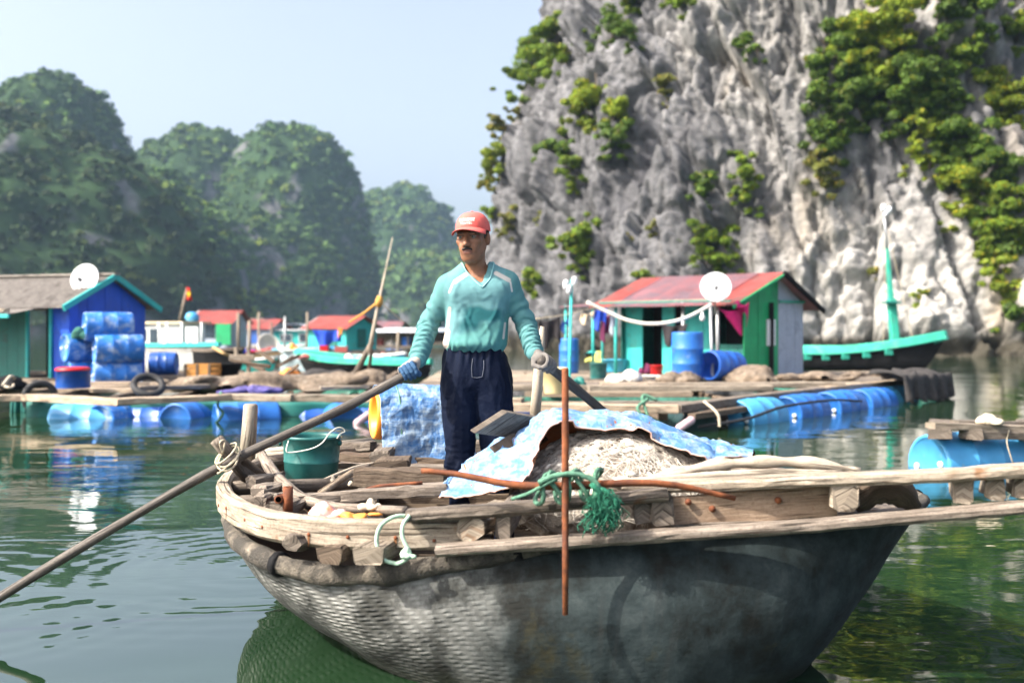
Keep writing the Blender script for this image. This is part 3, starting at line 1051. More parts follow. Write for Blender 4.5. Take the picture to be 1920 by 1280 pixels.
bush('shrub at the extreme top right edge of the picture', [(1908, 50, 34), (1915, 20, 26)], G1)
bush('bushy tree at the right edge of the picture in mid height', [(1880, 165, 40), (1905, 190, 40), (1860, 150, 26)], G3, name='cliff_tree')
bush('hanging greenery at the right edge below the bushy tree', [(1895, 370, 42), (1910, 420, 40), (1880, 430, 34)], G1)
bush('dark greenery between the crest and the right edge', [(1870, 300, 36), (1860, 400, 34), (1868, 350, 30)], G2)
bush('shrub creeping down to the lower right of the cliff', [(1852, 478, 28), (1875, 505, 30), (1902, 540, 32)], G3)
bush('tiny yellow tuft on the pale rock beside the green mast', [(1645, 510, 18)], G4)
bush('tiny tuft on the pale rock right of the green mast', [(1720, 552, 14)], G3)
bush('greenery along the right edge above the water', [(1930, 470, 50), (1925, 580, 34)], G2)

bush('continuous leafy curtain joining the gully trees', [(1700, 205, 36), (1660, 215, 30), (1715, 110, 40), (1625, 140, 38), (1585, 150, 34), (1770, 120, 30)], G2)
bush('hanging vines down the crest between the gully and the pale rock', [(1770, 265, 34), (1785, 320, 30), (1760, 165, 34), (1815, 305, 28)], G1)
bush('vine curtain below the hanging crest shrubs near the right edge', [(1845, 420, 30), (1865, 455, 28), (1830, 330, 26)], G1)
bush('slim shrub clinging to a crack left of the white streaks', [(1245, 150, 20), (1250, 185, 14)], G4, dens=.6)
bush('tiny shrub on the grey face above the hut ridge', [(1225, 420, 14), (1180, 440, 10)], G4, dens=.6)
bush('dry tuft on the grey cliff left of the bright shrub', [(1012, 405, 14)], G4)

# ------------------------------------------------------------------ air
def make_haze():
    m = bpy.data.materials.new('haze_air'); t = nt(m)
    pv = node(t, 'ShaderNodeVolumePrincipled')
    pv.inputs['Color'].default_value = (0.52, 0.74, 1.0, 1)
    pv.inputs['Density'].default_value = HAZE
    pv.inputs['Anisotropy'].default_value = 0.2
    o = node(t, 'ShaderNodeOutputMaterial')
    t.links.new(pv.outputs[0], o.inputs['Volume'])
    S = 1600
    b = MB().box((0, 0, 69), (2*S, 2*S, 140))
    h = b.build('haze', m)
    tag(h, 'thin pale blue haze over the water and hills', 'haze', kind='stuff')


HAZE = 0.00021
make_haze()
# ================================================================== THE FLOATING VILLAGE
def rnd(a, b): return random.uniform(a, b)


def drum(center, axis, label, mat=BLUE_D, r=0.29, L=0.88, group=None, bungs=True, name='plastic_drum', open_end=False, n=24):
    """a ribbed plastic drum; center is the middle of its axis"""
    ax = Vector(axis).normalized()
    c = Vector(center)
    o = empty(name, c, label, 'drum', group)
    h = L/2
    pr = [(0.0, -h+0.015), (r*0.86, -h+0.015), (r*0.88, -h), (r*0.955, -h), (r*0.985, -h+0.03), (r*0.985, -h+0.10), (r, -h+0.13), (r, -h*0.36),
          (r*1.025, -h*0.33), (r*1.025, -h*0.29), (r, -h*0.26), (r, h*0.26), (r*1.025, h*0.29), (r*1.025, h*0.33), (r, h*0.36), (r, h-0.13),
          (r*0.985, h-0.10), (r*0.985, h-0.03), (r*0.955, h), (r*0.88, h)]
    pr += [(r*0.86, h-0.015), (0.0, h-0.015)] if not open_end else [(r*0.86, h-0.02), (r*0.9, -h+0.08), (0, -h+0.06)]
    b = MB().lathe(pr, c, ax, n, up=(0.13, 0.31, 1) if abs(ax.z) < 0.9 else (0.2, 1, 0))
    body = b.build('barrel', mat, o, True)
    if bungs and not open_end:
        x = ax.cross(Vector((0.1, 0.2, 1))).normalized()
        for s in (-1, 1):
            MB().lathe([(0.0, 0.0), (0.032, 0.0), (0.032, 0.018), (0.0, 0.02)], c + x*(s*r*0.55) - ax*(h-0.013), -ax, 10).build('bung', WHITE_P, o, True)
    return o


def tub(base, r0, r1, h, label, mat, name='plastic_tub', cat='tub', fill=None, lid=None, n=22, handle=False, group=None, tilt=(0, 0, 1)):
    o = empty(name, base, label, cat, group)
    b = Vector(base)
    pr = [(0, 0.0), (r0, 0.0), (r0*1.01, 0.01), (r1*0.985, h*0.93), (r1*1.04, h*0.94), (r1*1.05, h), (r1*0.97, h), (r0*0.95, 0.03), (0, 0.02)]
    MB().lathe(pr, b, tilt, n).build('bowl', mat, o, True)
    if fill is not None:
        pf = [(r1*0.96, h*0.85), (r1*0.7, h*1.0), (r1*0.3, h*1.12), (0, h*1.15)]
        MB().lathe(pf, b, tilt, n).build('contents', fill, o, True)
    if lid is not None:
        MB().lathe([(r1*1.08, h*0.93), (r1*1.1, h*1.0), (r1*0.9, h*1.1), (0, h*1.12)], b, tilt, n).build('lid', lid, o, True)
    return o


def heap(center, size, label, mat, name='net_pile', cat='net', seed=0, rz=0.0, lumps=9, res=0.035, folds=1.0):
    """a crumpled heap of netting or cloth"""
    r = np.random.default_rng(seed)
    c = np.array(center, float)
    sx, sy, sz = size
    f = Field(c - np.array([sx*0.62, sy*0.62, 0.06]) - 0.1, c + np.array([sx*0.62, sy*0.62, sz*1.15]) + 0.1, res*max(sx, sy)/1.2)
    for k in range(lumps):
        a = r.uniform(-0.42, 0.42, 2)
        fall = max(0.25, 1 - 1.7*(a @ a)**0.5)
        f.ellipsoid(c + np.array([a[0]*sx, a[1]*sy, sz*0.28*fall]), (sx*r.uniform(0.16, 0.26), sy*r.uniform(0.2, 0.34), sz*r.uniform(0.45, 0.72)*fall), (r.uniform(-.2, .2), r.uniform(-.3, .3), r.uniform(0, 3)), 0.12*min(sx, sz*2))
    V, Fc = f.mesh(1)
    N = normals(V, Fc)
    q = V*(3.2/max(sz, 0.2)/2) + seed
    V = V + N*(fbm(q + 2*fbm(q, 2)[:, None], 4, 0.6, True)*0.10*sz*folds)[:, None]
    V[:, 2] = np.maximum(V[:, 2], c[2] - 0.01)
    if rz:
        d = V - c
        V = c + np.stack([d[:, 0]*math.cos(rz) - d[:, 1]*math.sin(rz), d[:, 0]*math.sin(rz) + d[:, 1]*math.cos(rz), d[:, 2]], 1)
    o = mesh(name, V, Fc, mat, smooth=True)
    o['kind'] = 'thing'
    return tag(o, label, cat)


def cloth(corners, label, mat, name='hanging_cloth', cat='cloth', sag=0.05, nu=14, nv=12, seed=0, ruffle=0.03, thick=0.004):
    """a hanging cloth between four corners (top left, top right, bottom right, bottom left)"""
    a, b, c, d = (Vector(q) for q in corners)
    nrm = (b-a).cross(d-a).normalized()

    def fn(u, v):
        top = a.lerp(b, u) + Vector((0, 0, -sag*4*u*(1-u)))
        bot = d.lerp(c, u) + Vector((0, 0, -sag*2*math.sin(u*7 + seed)))
        p = top.lerp(bot, v)
        return p + nrm*(ruffle*math.sin(u*11 + seed + 2*v)*(0.3 + v))
    o = MB().sheet(fn, nu, nv, thick).build(name, mat, None, True)
    o['kind'] = 'thing'
    return tag(o, label, cat)


def dish(center, face, r, label, pole_to):
    o = empty('satellite_dish', pole_to, label, 'satellite dish', 'satellite dishes on the huts')
    f = Vector(face).normalized()
    c = Vector(center)
    pr = [(0.0, -0.20*r), (r*0.3, -0.18*r), (r*0.6, -0.125*r), (r*0.85, -0.045*r), (r*0.99, 0.0), (r*1.0, 0.012), (r*0.99, 0.02), (r*0.85, -0.02*r), (r*0.6, -0.10*r), (r*0.3, -0.158*r), (0.0, -0.175*r)]
    MB().lathe(pr, c, f, 36).build('reflector', DISH, o, True)
    tip = c + f*(r*0.75) + Vector((0, 0, -r*0.25))
    bot = c - Vector((0, 0, 1))*(r*0.85) + f*0.02
    arm = MB().tube([bot, bot.lerp(tip, 0.5) + Vector((0, 0, -0.03)), tip], 0.014, 6).build('arm', METAL, o, True)
    MB().lathe([(0, 0), (0.035, 0.0), (0.035, 0.09), (0.02, 0.11), (0, 0.11)], tip, -f, 10).build('receiver', RUBBER, o, True)
    back = c - f*(0.2*r)
    MB().tube([back, back - f*0.08 + Vector((0, 0, -0.1)), Vector(pole_to)], 0.022, 7).build('mount', METAL, o, True)
    return o


def board_wall(par, a, b, z0, top, n, mat, t=0.03, name='board', gap=0.008, skip=()):
    """upright boards between plan points a and b; top(s) gives the height along the wall"""
    a, b = Vector((a[0], a[1], 0)), Vector((b[0], b[1], 0))
    d = (b-a); nr = Vector((d.y, -d.x, 0)).normalized()
    w = d.length/n
    for i in range(n):
        if i in skip: continue
        s0, s1 = i/n + gap/2/d.length, (i+1)/n - gap/2/d.length
        off = nr*rnd(-0.006, 0.006)
        p0, p1 = a + d*s0 + off, a + d*s1 + off
        zt0, zt1 = top(s0), top(s1)
        V = []
        for nn in (0, -t):
            V += [p0 + nr*nn + Vector((0, 0, z0)), p1 + nr*nn + Vector((0, 0, z0)), p1 + nr*nn + Vector((0, 0, zt1)), p0 + nr*nn + Vector((0, 0, zt0))]
        mesh(name, V, [(0, 1, 2, 3), (7, 6, 5, 4), (1, 0, 4, 5), (2, 1, 5, 6), (3, 2, 6, 7), (0, 3, 7, 4)], mat, par, uv=[(v.z, (v.xy-p0.xy).length) for v in V])


def roof_sheet(par, e0, e1, r0, r1, mat, name='roof_sheet', pitch=0.085, amp=0.016, nv=6, sag=0.0):
    """a corrugated sheet from eave e0-e1 up to ridge r0-r1"""
    e0, e1, r0, r1 = (Vector(q) for q in (e0, e1, r0, r1))
    L = (e1-e0).length
    nu = max(12, int(L/pitch*4))
    nrm = (e1-e0).cross(r0-e0).normalized()
    if nrm.z < 0: nrm = -nrm
    def fn(u, v):
        p = e0.lerp(e1, u).lerp(r0.lerp(r1, u), v)
        return p + nrm*(amp*math.sin(u*L/pitch*2*math.pi) - sag*4*v*(1-v))
    return MB().sheet(fn, nu, nv, 0.004).build(name, mat, par, False)


RED_R = m_plain('roof_red', (0.33, 0.075, 0.065), 0.55, 0.25, 2, 0.0, dirt=(0.19, 0.095, 0.085), dirt_amt=0.45, dirt_scale=2.5)
PINK_R = m_plain('roof_faded', (0.25, 0.115, 0.125), 0.5, 0.25, 2, 0.0, dirt=(0.16, 0.12, 0.14), dirt_amt=0.6, dirt_scale=1.6)
GREY_R = m_plain('roof_cement', (0.25, 0.225, 0.20), 0.85, 0.3, 3, 0.0, dirt=(0.11, 0.095, 0.085), dirt_amt=0.55, dirt_scale=3)
MAGENTA = m_plain('cloth_magenta', (0.42, 0.008, 0.11), 0.8, 0.2, 6)
BLACKC = m_plain('cloth_black', (0.018, 0.015, 0.018), 0.9, 0.3, 6)
BLUEC = m_plain('cloth_blue', (0.010, 0.06, 0.48), 0.7, 0.2, 6)
MAROON = m_plain('cloth_maroon', (0.10, 0.01, 0.05), 0.85, 0.2, 6)
YELLOWB = m_plain('bag_yellow', (0.46, 0.46, 0.12), 0.8, 0.2, 6)
CREAMB = m_plain('tub_cream', (0.62, 0.50, 0.26), 0.5, 0.1, 6)
REDB = m_plain('bucket_red', (0.42, 0.008, 0.012), 0.4, 0.15, 6)
AQUAB = m_plain('tub_aqua', (0.06, 0.40, 0.60), 0.4, 0.12, 6)
WHITEB = m_plain('bag_white', (0.66, 0.62, 0.55), 0.85, 0.12, 9, 0.01)
ORANGEB = m_plain('orange_plastic', (0.80, 0.26, 0.03), 0.5, 0.1, 6)
CRATE = m_wood('crate_wood', (0.30, 0.13, 0.03), (0.50, 0.25, 0.07), (0.60, 0.32, 0.10))
REDF = m_plain('flag_red', (0.62, 0.01, 0.01), 0.7, 0.1, 6)
YELF = m_plain('star_yellow', (0.85, 0.55, 0.02), 0.7, 0.1, 6)


def plank_px(par, a, b, z, w, h, mat=W_DECK, name='plank', jit=0.004, seg=6, r=None):
    """a plank on the raft whose upper front edge runs between two picture points at height z"""
    p, q = PZ(*a, z), PZ(*b, z)
    p.z -= h/2; q.z -= h/2
    return MB().beam([p, q], w, h, seg=seg, jit=jit).build(name, mat, par)


# ------------------------------------------------------------------ rafts
DZ = 0.33
raft_l = empty('fish_farm_raft', (-6, 15, 0), 'timber fish farm raft carrying the blue hut, floated on drums', 'raft', 'fish farm rafts')
raft_r = empty('fish_farm_raft', (2, 14, 0), 'timber fish farm raft carrying the red-roofed hut', 'raft', 'fish farm rafts')
# left raft: front edge, then boards further in
plank_px(raft_l, (55, 738), (235, 748), DZ + 0.03, 0.26, 0.09, W_DECK)
plank_px(raft_l, (215, 747), (430, 739), DZ + 0.05, 0.24, 0.08, W_DECK)
plank_px(raft_l, (-60, 741), (75, 739), DZ, 0.24, 0.09, W_DECK)
plank_px(raft_l, (395, 738), (552, 740), DZ + 0.04, 0.26, 0.09, W_PALE)
plank_px(raft_l, (545, 740), (700, 741), DZ + 0.035, 0.26, 0.09, W_PALE)
plank_px(raft_l, (690, 742), (980, 746), DZ + 0.03, 0.24, 0.08, W_DECK)
for k, y in enumerate((728, 722, 716, 711, 707, 703, 700, 697.5, 695)):
    x = -120
    while x < (640 if k < 6 else 420):
        x2 = x + rnd(150, 290)
        if not (k in (0,) and x > 380):
            plank_px(raft_l, (x, y + rnd(-1, 1)), (x2 - 6, y + rnd(-1, 1)), DZ - 0.02 + rnd(-0.02, 0.02), 0.42, 0.06, random.choice([W_DECK, W_GREY, W_DECK]), seg=3)
        x = x2
for x in (-60, 95, 220, 330, 440, 560, 680):
    p = PZ(x, 745, DZ - 0.08)
    MB().beam([p + Vector((0, -0.15, -0.02)), p + Vector((-0.4, 8.5, -0.02))], 0.12, 0.12).build('cross_beam', W_DARK, raft_l)
# right raft
CR = (2.05, 13.25)
def rz_(x, y, z): return Vector((x, y, z))
def tbeam(par, a, b, z, w, h, mat, name='beam', seg=5, jit=0.004):
    return MB().beam([Vector((a[0], a[1], z)), Vector((b[0], b[1], z))], w, h, seg=seg, jit=jit).build(name, mat, par)
tbeam(raft_r, (-1.4, 13.5), (2.05, 13.2), 0.285, 0.24, 0.10, W_DECK, 'front_beam')
tbeam(raft_r, (-1.6, 14.15), (1.2, 14.05), 0.27, 0.16, 0.07, W_DECK, 'plank')
tbeam(raft_r, (0.5, 14.2), (2.9, 14.3), 0.27, 0.14, 0.06, W_GREY, 'plank')
tbeam(raft_r, (2.0, 13.15), (4.9, 16.9), 0.29, 0.20, 0.11, W_GREY, 'side_beam')
tbeam(raft_r, (2.2, 13.05), (3.7, 15.0), 0.20, 0.10, 0.08, W_DARK, 'side_beam')
tbeam(raft_r, (4.85, 16.85), (8.4, 20.8), 0.29, 0.22, 0.11, W_DECK, 'side_beam')
tbeam(raft_r, (-1.7, 17.3), (1.7, 17.2), 0.31, 0.24, 0.09, W_PALE, 'plank')
tbeam(raft_r, (1.2, 16.75), (4.1, 16.9), 0.33, 0.26, 0.09, W_PALE, 'plank')
tbeam(raft_r, (2.2, 17.25), (5.4, 17.4), 0.35, 0.22, 0.08, W_PALE, 'plank')
tbeam(raft_r, (0.2, 16.1), (2.7, 16.1), 0.28, 0.2, 0.08, W_DECK, 'plank')
for k in range(13):
    y = 17.8 + 0.46*k
    x = -1.6
    xe = min(8.2, 5.3 + (y-17.4)*0.92)
    while x < xe - 0.4:
        x2 = min(x + rnd(1.6, 3.2), xe)
        tbeam(raft_r, (x, y), (x2 - 0.05, y + rnd(-0.03, 0.03)), DZ - 0.03 + rnd(-0.012, 0.012), 0.42, 0.05, random.choice([W_DECK, W_GREY, W_PALE]), 'plank', 3)
        x = x2
for x, y in ((-1.3, 13.6), (-0.2, 13.6), (0.9, 13.55), (1.9, 13.4), (3.3, 15.1), (4.6, 16.8), (5.9, 18.3)):
    tbeam(raft_r, (x, y), (x - 0.25, y + 4.2), 0.17, 0.12, 0.10, W_DARK, 'cross_beam')
# skirts of netting hung below the decks
def net_skirt(par, a, b, z0, z1, mat, name='net_skirt'):
    a, b = Vector(a), Vector(b)
    nr = Vector((b.y-a.y, a.x-b.x, 0)).normalized()
    def fn(u, v):
        p = a.lerp(b, u); zt = z0 + (z1-z0)*v
        return Vector((p.x, p.y, zt)) + nr*(0.05*math.sin(u*23) + 0.03*math.sin(u*51+1))*(0.3+v)
    return MB().sheet(fn, 60, 4, 0.01).build(name, mat, par, True)
net_skirt(raft_r, (-1.5, 15.7, 0), (2.9, 15.5, 0), 0.27, -0.05, NET_GR)
net_skirt(raft_r, (2.15, 13.5, 0), (3.0, 14.6, 0), 0.24, -0.05, W_DARK)
net_skirt(raft_l, (-7.0, 15.4, 0), (-1.0, 15.5, 0), 0.22, -0.05, DKTEAL_P)
net_skirt(raft_l, (-7.6, 16.2, 0), (-7.0, 16.2, 0), 0.22, -0.05, DKTEAL_P)

# drums that float the rafts, some painted deeper blue to stand for deck shade
FL = 'float drums under the rafts'
FLL = 'light blue float drum at the %s'
def fdrum(px, d, ax, label, mat, z=-0.07, r=0.29):
    d += 0.38 if px < 900 else 0.25
    z -= 0.03
    return drum(((px-960)*d/F, d, z), ax, label, mat, r, group=FL)
fdrum(160, 14.9, (1, 0.06, 0), 'pale blue float drum under the left raft below the red-lidded tub', BLUE_L)
fdrum(226, 15.1, (0.35, 0.93, 0), 'blue float drum end-on, next right of the pale one below the blue hut', BLUE_W, -0.05)
fdrum(292, 15.2, (1, -0.05, 0), 'deep blue float drum below the stacked barrels, shade painted into its blue', BLUE_K)
fdrum(362, 15.1, (-0.30, -0.95, 0), 'blue float drum end-on below the wooden crate', BLUE_D, -0.04)
fdrum(462, 14.8, (0.9, 0.4, 0), 'bright blue float drum just behind the standing bamboo post', BLUE_D, -0.04)
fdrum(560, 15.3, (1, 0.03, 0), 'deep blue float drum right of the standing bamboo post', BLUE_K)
fdrum(640, 15.1, (0.35, -0.93, 0), 'blue float drum end-on below the long pale plank', BLUE_D, -0.05)
fdrum(735, 15.3, (1, 0.0, 0), 'deep blue float drum behind the tarp-wrapped drum', BLUE_K)
fdrum(1415, 14.35, (0.72, 0.69, 0), 'pale blue float drum, nearest under the right raft', BLUE_L, 0.06)
fdrum(1500, 15.35, (0.70, 0.71, 0), 'blue float drum, second from the near corner of the right raft', BLUE_D, 0.05)
fdrum(1572, 16.3, (0.70, 0.71, 0), 'blue float drum, third from the near corner of the right raft', BLUE_D, 0.05)
fdrum(1632, 17.3, (0.72, 0.69, 0), 'deep blue float drum, fourth from the near corner of the right raft', BLUE_D, 0.03)
fdrum(1672, 18.4, (0.75, 0.66, 0), 'pale blue float drum near the draped net on the right raft', BLUE_L, 0.0)
fdrum(1290, 13.6, (0.15, -0.98, 0), 'black green float drum end-on at the corner of the right raft', m_plain('drum_black_green', (0.008, 0.03, 0.03), 0.5, 0.3, 5), 0.02, 0.27)
fdrum(1110, 13.9, (1, 0.02, 0), 'float drum with shade painted into its blue, under the front beam of the right raft', BLUE_K, -0.10)
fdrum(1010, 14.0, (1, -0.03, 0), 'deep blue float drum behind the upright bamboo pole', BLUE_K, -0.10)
# ropes round them
def rope(name, pts, r, label, mat=ROPE_W, cat='rope', n=24, parent=None, group=None):
    o = MB().tube(catmull(pts, n), r, 6).build(name, mat, parent, True)
    if parent is None:
        o['kind'] = 'thing'; tag(o, label, cat, group)
    return o
rope('mooring_rope', [P(1310, 800, 13.2), P(1400, 785, 13.6), P(1470, 762, 14.4), P(1560, 750, 15.4), P(1615, 752, 16.4)], 0.02, 'dark mooring rope looped along the float drums of the right raft', RUBBER)
rope('mooring_rope', [P(415, 735, 14.6), P(408, 760, 14.5), P(418, 775, 14.5), P(402, 800, 14.4), P(405, 830, 14.2)], 0.022, 'green rope hanging into the water from the left raft', ROPE_G)
rope('mooring_rope', [P(1215, 748, 13.0), P(1195, 765, 12.9), P(1215, 785, 12.9), P(1205, 742, 13.0), P(1232, 750, 13.0)], 0.02, 'knotted green and white rope on the front beam of the right raft', ROPE_G)
rope('mooring_rope', [P(1320, 752, 13.2), P(1345, 775, 13.1), P(1350, 800, 13.1)], 0.018, 'pale rope hanging at the corner of the right raft', ROPE_W)


def foam(a, b, r, label):
    o = MB().tube([a, Vector(a).lerp(Vector(b), 0.08), Vector(a).lerp(Vector(b), 0.92), b], [r*0.7, r, r, r*0.7], 10).build('foam_float', m_plain('foam_pink', (0.52, 0.36, 0.40), 0.7, 0.15, 8), None, True)
    o['kind'] = 'thing'
    return tag(o, label, 'float')
foam(P(667, 795, 14.2), P(704, 768, 14.6), 0.055, 'pinkish foam float hanging at the edge of the left raft')
foam(P(1270, 805, 12.9), P(1300, 785, 13.0), 0.05, 'lilac foam float at the corner of the right raft')


def tyre(c, axis, R, r, label):
    c, ax = Vector(c), Vector(axis).normalized()
    x = ax.cross(Vector((0.1, 0.05, 1))).normalized(); y = ax.cross(x)
    pts = [c + x*(R*math.cos(a)) + y*(R*math.sin(a)) for a in [2*math.pi*i/22 for i in range(23)]]
    o = MB().tube(pts, r, 8).build('old_tyre', RUBBER, None, True)
    o['kind'] = 'thing'
    return tag(o, label, 'tyre', 'tyres on the left raft')
tyre(PZ(75, 745, 0.22), (0.5, -0.8, 0.05), 0.22, 0.05, 'black tyre hanging over the front edge below the green door')
tyre(PZ(278, 722, 0.45), (0.3, -0.6, 0.8), 0.20, 0.05, 'black tyre lying on the deck beside the stacked barrels')

# ------------------------------------------------------------------ the blue hut
def hut_frame(C, psi):
    u = Vector((math.cos(psi), -math.sin(psi), 0)); v = Vector((math.sin(psi), math.cos(psi), 0))
    return lambda a, b, z=0.0: Vector((C[0], C[1], 0)) + u*a + v*b + Vector((0, 0, z))


def make_blue_hut():
    H = hut_frame((-8.3, 20.0), math.radians(20))
    o = empty('floating_hut', H(-2, 1.3, DZ), 'blue floating hut with a dark green long wall and cement roof', 'hut', 'huts on rafts')
    w = 2.15; ez, rzz = 1.74, 2.30
    top = lambda s: ez + (rzz-ez)*(1-abs(2*s-1)) - 0.04
    board_wall(o, H(0, 0), H(0, w), DZ, top, 9, BLUE_P, name='gable_board')
    # long side facing the camera: blue corner, black doorway, dark green boards
    lt = lambda s: ez - 0.02
    board_wall(o, H(-0.42, 0), H(0, 0), DZ, lt, 2, BLUE_P, name='wall_board')
    board_wall(o, H(-4.6, 0), H(-0.98, 0), DZ, lt, 14, DKTEAL_P, name='wall_board')
    MB().box(H(-0.70, 0.5, (DZ+ez)/2), (0.62, 0.03, ez-DZ-0.02), -math.radians(20)).build('room_shade_panel', ROOM_SHADE, o)  # near-black panel painted as the shade inside the doorway
    for a in (-0.98, -0.42):
        MB().beam([H(a, -0.02, DZ), H(a, -0.02, ez)], 0.06, 0.06).build('door_post', AQUA_P, o)
    # roof
    e0 = -0.30
    for k in range(6):
        a0, a1 = 0.18 - k*0.86, 0.18 - (k+1)*0.86 + 0.03
        roof_sheet(o, H(a1, e0, ez-0.09), H(a0, e0, ez-0.09), H(a1, w/2, rzz), H(a0, w/2, rzz), GREY_R)
        roof_sheet(o, H(a1, w+0.28, ez-0.09), H(a0, w+0.28, ez-0.09), H(a1, w/2, rzz), H(a0, w/2, rzz), GREY_R)
    for b0, b1, z0, z1 in ((-0.32, w/2, ez-0.10, rzz-0.02), (w+0.30, w/2, ez-0.10, rzz-0.02)):
        MB().beam([H(0.16, b0, z0), H(0.16, b1, z1)], 0.05, 0.11).build('barge_board', AQUA_P, o)
    MB().beam([H(0.2, w/2, rzz+0.03), H(-5, w/2, rzz+0.03)], 0.16, 0.04).build('ridge_cap', GREY_R, o)
    # lean-to over the door
    def lean(u, v):
        p = H(-0.55 - 3.8*u, 0.0 - 0.95*v, ez - 0.06 - 0.16*v)
        return p + Vector((0, 0, 0.012*math.sin(u*190)))
    MB().sheet(lean, 120, 4, 0.006).build('porch_roof', GREY_R, o)
    for k, (x, z) in enumerate(((-0.6, 0.02), (-1.5, 0.05), (-2.6, 0.03))):
        MB().beam([H(x, -0.9, ez-0.17+z), H(x-0.9, -0.75, ez-0.12+z)], 0.13, 0.05).build('roof_weight', W_PALE, o)
    MB().beam([H(-0.5, -0.95, ez-0.25), H(-4.4, -0.95, ez-0.25)], 0.06, 0.07).build('eave_beam', AQUA_P, o)
    for a in (-2.35, -4.2):
        MB().tube([H(a, -0.92, DZ), H(a, -0.92, ez-0.25)], 0.035, 8).build('porch_post', W_GREY, o, True)
    return H


HB = make_blue_hut()
dish(P(159, 522, 20.6), (-0.18, -1, 0.28), 0.29, 'white satellite dish on the roof edge of the blue hut', HB(-0.12, 0.55, 1.95))

SG = 'drums stacked against the blue hut'
def sdrum(px, py, d, label, mat, ax=(0.86, 0.50, 0.0)):
    p = P(px, py, d)
    return drum(p, ax, label, mat, 0.265, 0.84, SG)
_s = 19.55
sdrum(203, 612, _s+0.1, 'worn blue drum, topmost of the stack by the blue hut', BLUE_W)
sdrum(222, 653, _s, 'worn blue drum in the middle of the stack, with a chalky white end', BLUE_W)
sdrum(219, 703, _s+0.05, 'grimy blue drum at the bottom of the stack', BLUE_W, (0.86, 0.45, 0.0))
sdrum(163, 652, _s+0.35, 'dark blue drum at the left of the stack, second row', BLUE_W, (0.75, 0.66, 0))
sdrum(168, 702, _s+0.35, 'dark blue drum at the bottom left of the stack', BLUE_W, (0.75, 0.66, 0))
heap(P(150, 634, 19.5), (0.36, 0.3, 0.24), 'small green sack wedged on top of the stacked drums', NET_GR, 'sack', 'sack', 4)
tub(PZ(137, 727, DZ+0.0), 0.26, 0.25, 0.30, 'blue tub with a red lid by the hut door', BLUE_K, lid=REDB, name='lidded_tub')
drum(PZ(307, 706, DZ) + Vector((0, 0, 0.25)), (1, 0.1, 0), 'plain blue drum lying behind the tyre right of the blue hut', BLUE_K, 0.22, 0.5)
# clutter by the door
heap(PZ(35, 727, DZ), (0.8, 0.5, 0.30), 'dark bundle of hose and net by the green wall', BLACK, 'net_bundle', 'net', 8)
rope('garden_hose', [PZ(5, 722, .5), PZ(20, 705, .6), PZ(28, 712, .45), PZ(22, 726, .38), PZ(8, 724, .4)], 0.02, 'pale coil of hose on the deck at the left edge', ROPE_W, 'hose')

# crate, basket, nets on the left raft
def crate(base, sx, sy, sz, rz, label):
    o = empty('wooden_crate', base, label, 'crate', None, rz)
    b = Vector(base)
    R = Matrix.Rotation(rz, 3, 'Z')
    for s in (-1, 1):
        for k in range(3):
            z = sz*(k+0.5)/3
            c = b + R @ Vector((0, s*sy/2, z))
            MB().box(c, (sx, 0.02, sz/3-0.015), rz).build('slat', CRATE, o)
            c = b + R @ Vector((s*sx/2, 0, z))
            MB().box(c, (0.02, sy-0.03, sz/3-0.015), rz).build('slat', CRATE, o)
    for x in (-1, 0, 1):
        c = b + R @ Vector((x*(sx/2-0.03), -sy/2-0.012, sz/2))
        MB().box(c, (0.05, 0.02, sz), rz).build('batten', W_DARK, o)
    MB().box(b + Vector((0, 0, 0.02)), (sx-0.03, sy-0.03, 0.02), rz).build('floor_board', CRATE, o)
    return o
crate(PZ(380, 708, DZ), 0.55, 0.4, 0.27, -0.2, 'orange brown wooden crate on the left raft')
tub(PZ(425, 706, DZ), 0.2, 0.30, 0.26, 'black basket beside the wooden crate', BLACK, 'basket', 'basket')
heap(PZ(500, 733, DZ) + Vector((-.2, .9, 0)), (3.2, 1.0, 0.34), 'long brown net heaped along the left raft', NET_BR, seed=1, lumps=14, res=0.02)
heap(PZ(650, 728, DZ) + Vector((0, .8, 0)), (1.3, 0.9, 0.40), 'rumpled brown net at the right end of the left raft', NET_BR, seed=2, lumps=10, res=0.03)
heap(PZ(462, 738, DZ) + Vector((0, .35, 0)), (0.85, 0.4, 0.16), 'purple net lying in front of the long brown one', NET_PU, seed=3, lumps=8)
heap(PZ(345, 722, DZ) + Vector((0, .5, 0)), (1.4, 0.7, 0.16), 'flat grey brown net behind the deck planks', NET_BR, seed=6, lumps=10)
# broken timber and an orange bundle
_o = empty('timber_scraps', PZ(520, 702, DZ), 'dark broken timbers lying on the left raft behind the nets', 'timber')
for k in range(7):
    p = PZ(rnd(480, 560), rnd(699, 708), DZ) + Vector((0, 0, 0.05 + 0.03*k))
    MB().beam([p, p + Vector((rnd(-0.8, 0.8), rnd(-0.2, 0.5), rnd(0.05, 0.22)))], 0.09, 0.06, jit=0.006).build('timber', W_DARK, _o)
heap(PZ(540, 706, DZ), (0.55, 0.3, 0.2), 'orange folded bundle among the broken timbers', ORANGEB, 'bundle', 'bundle', 12)

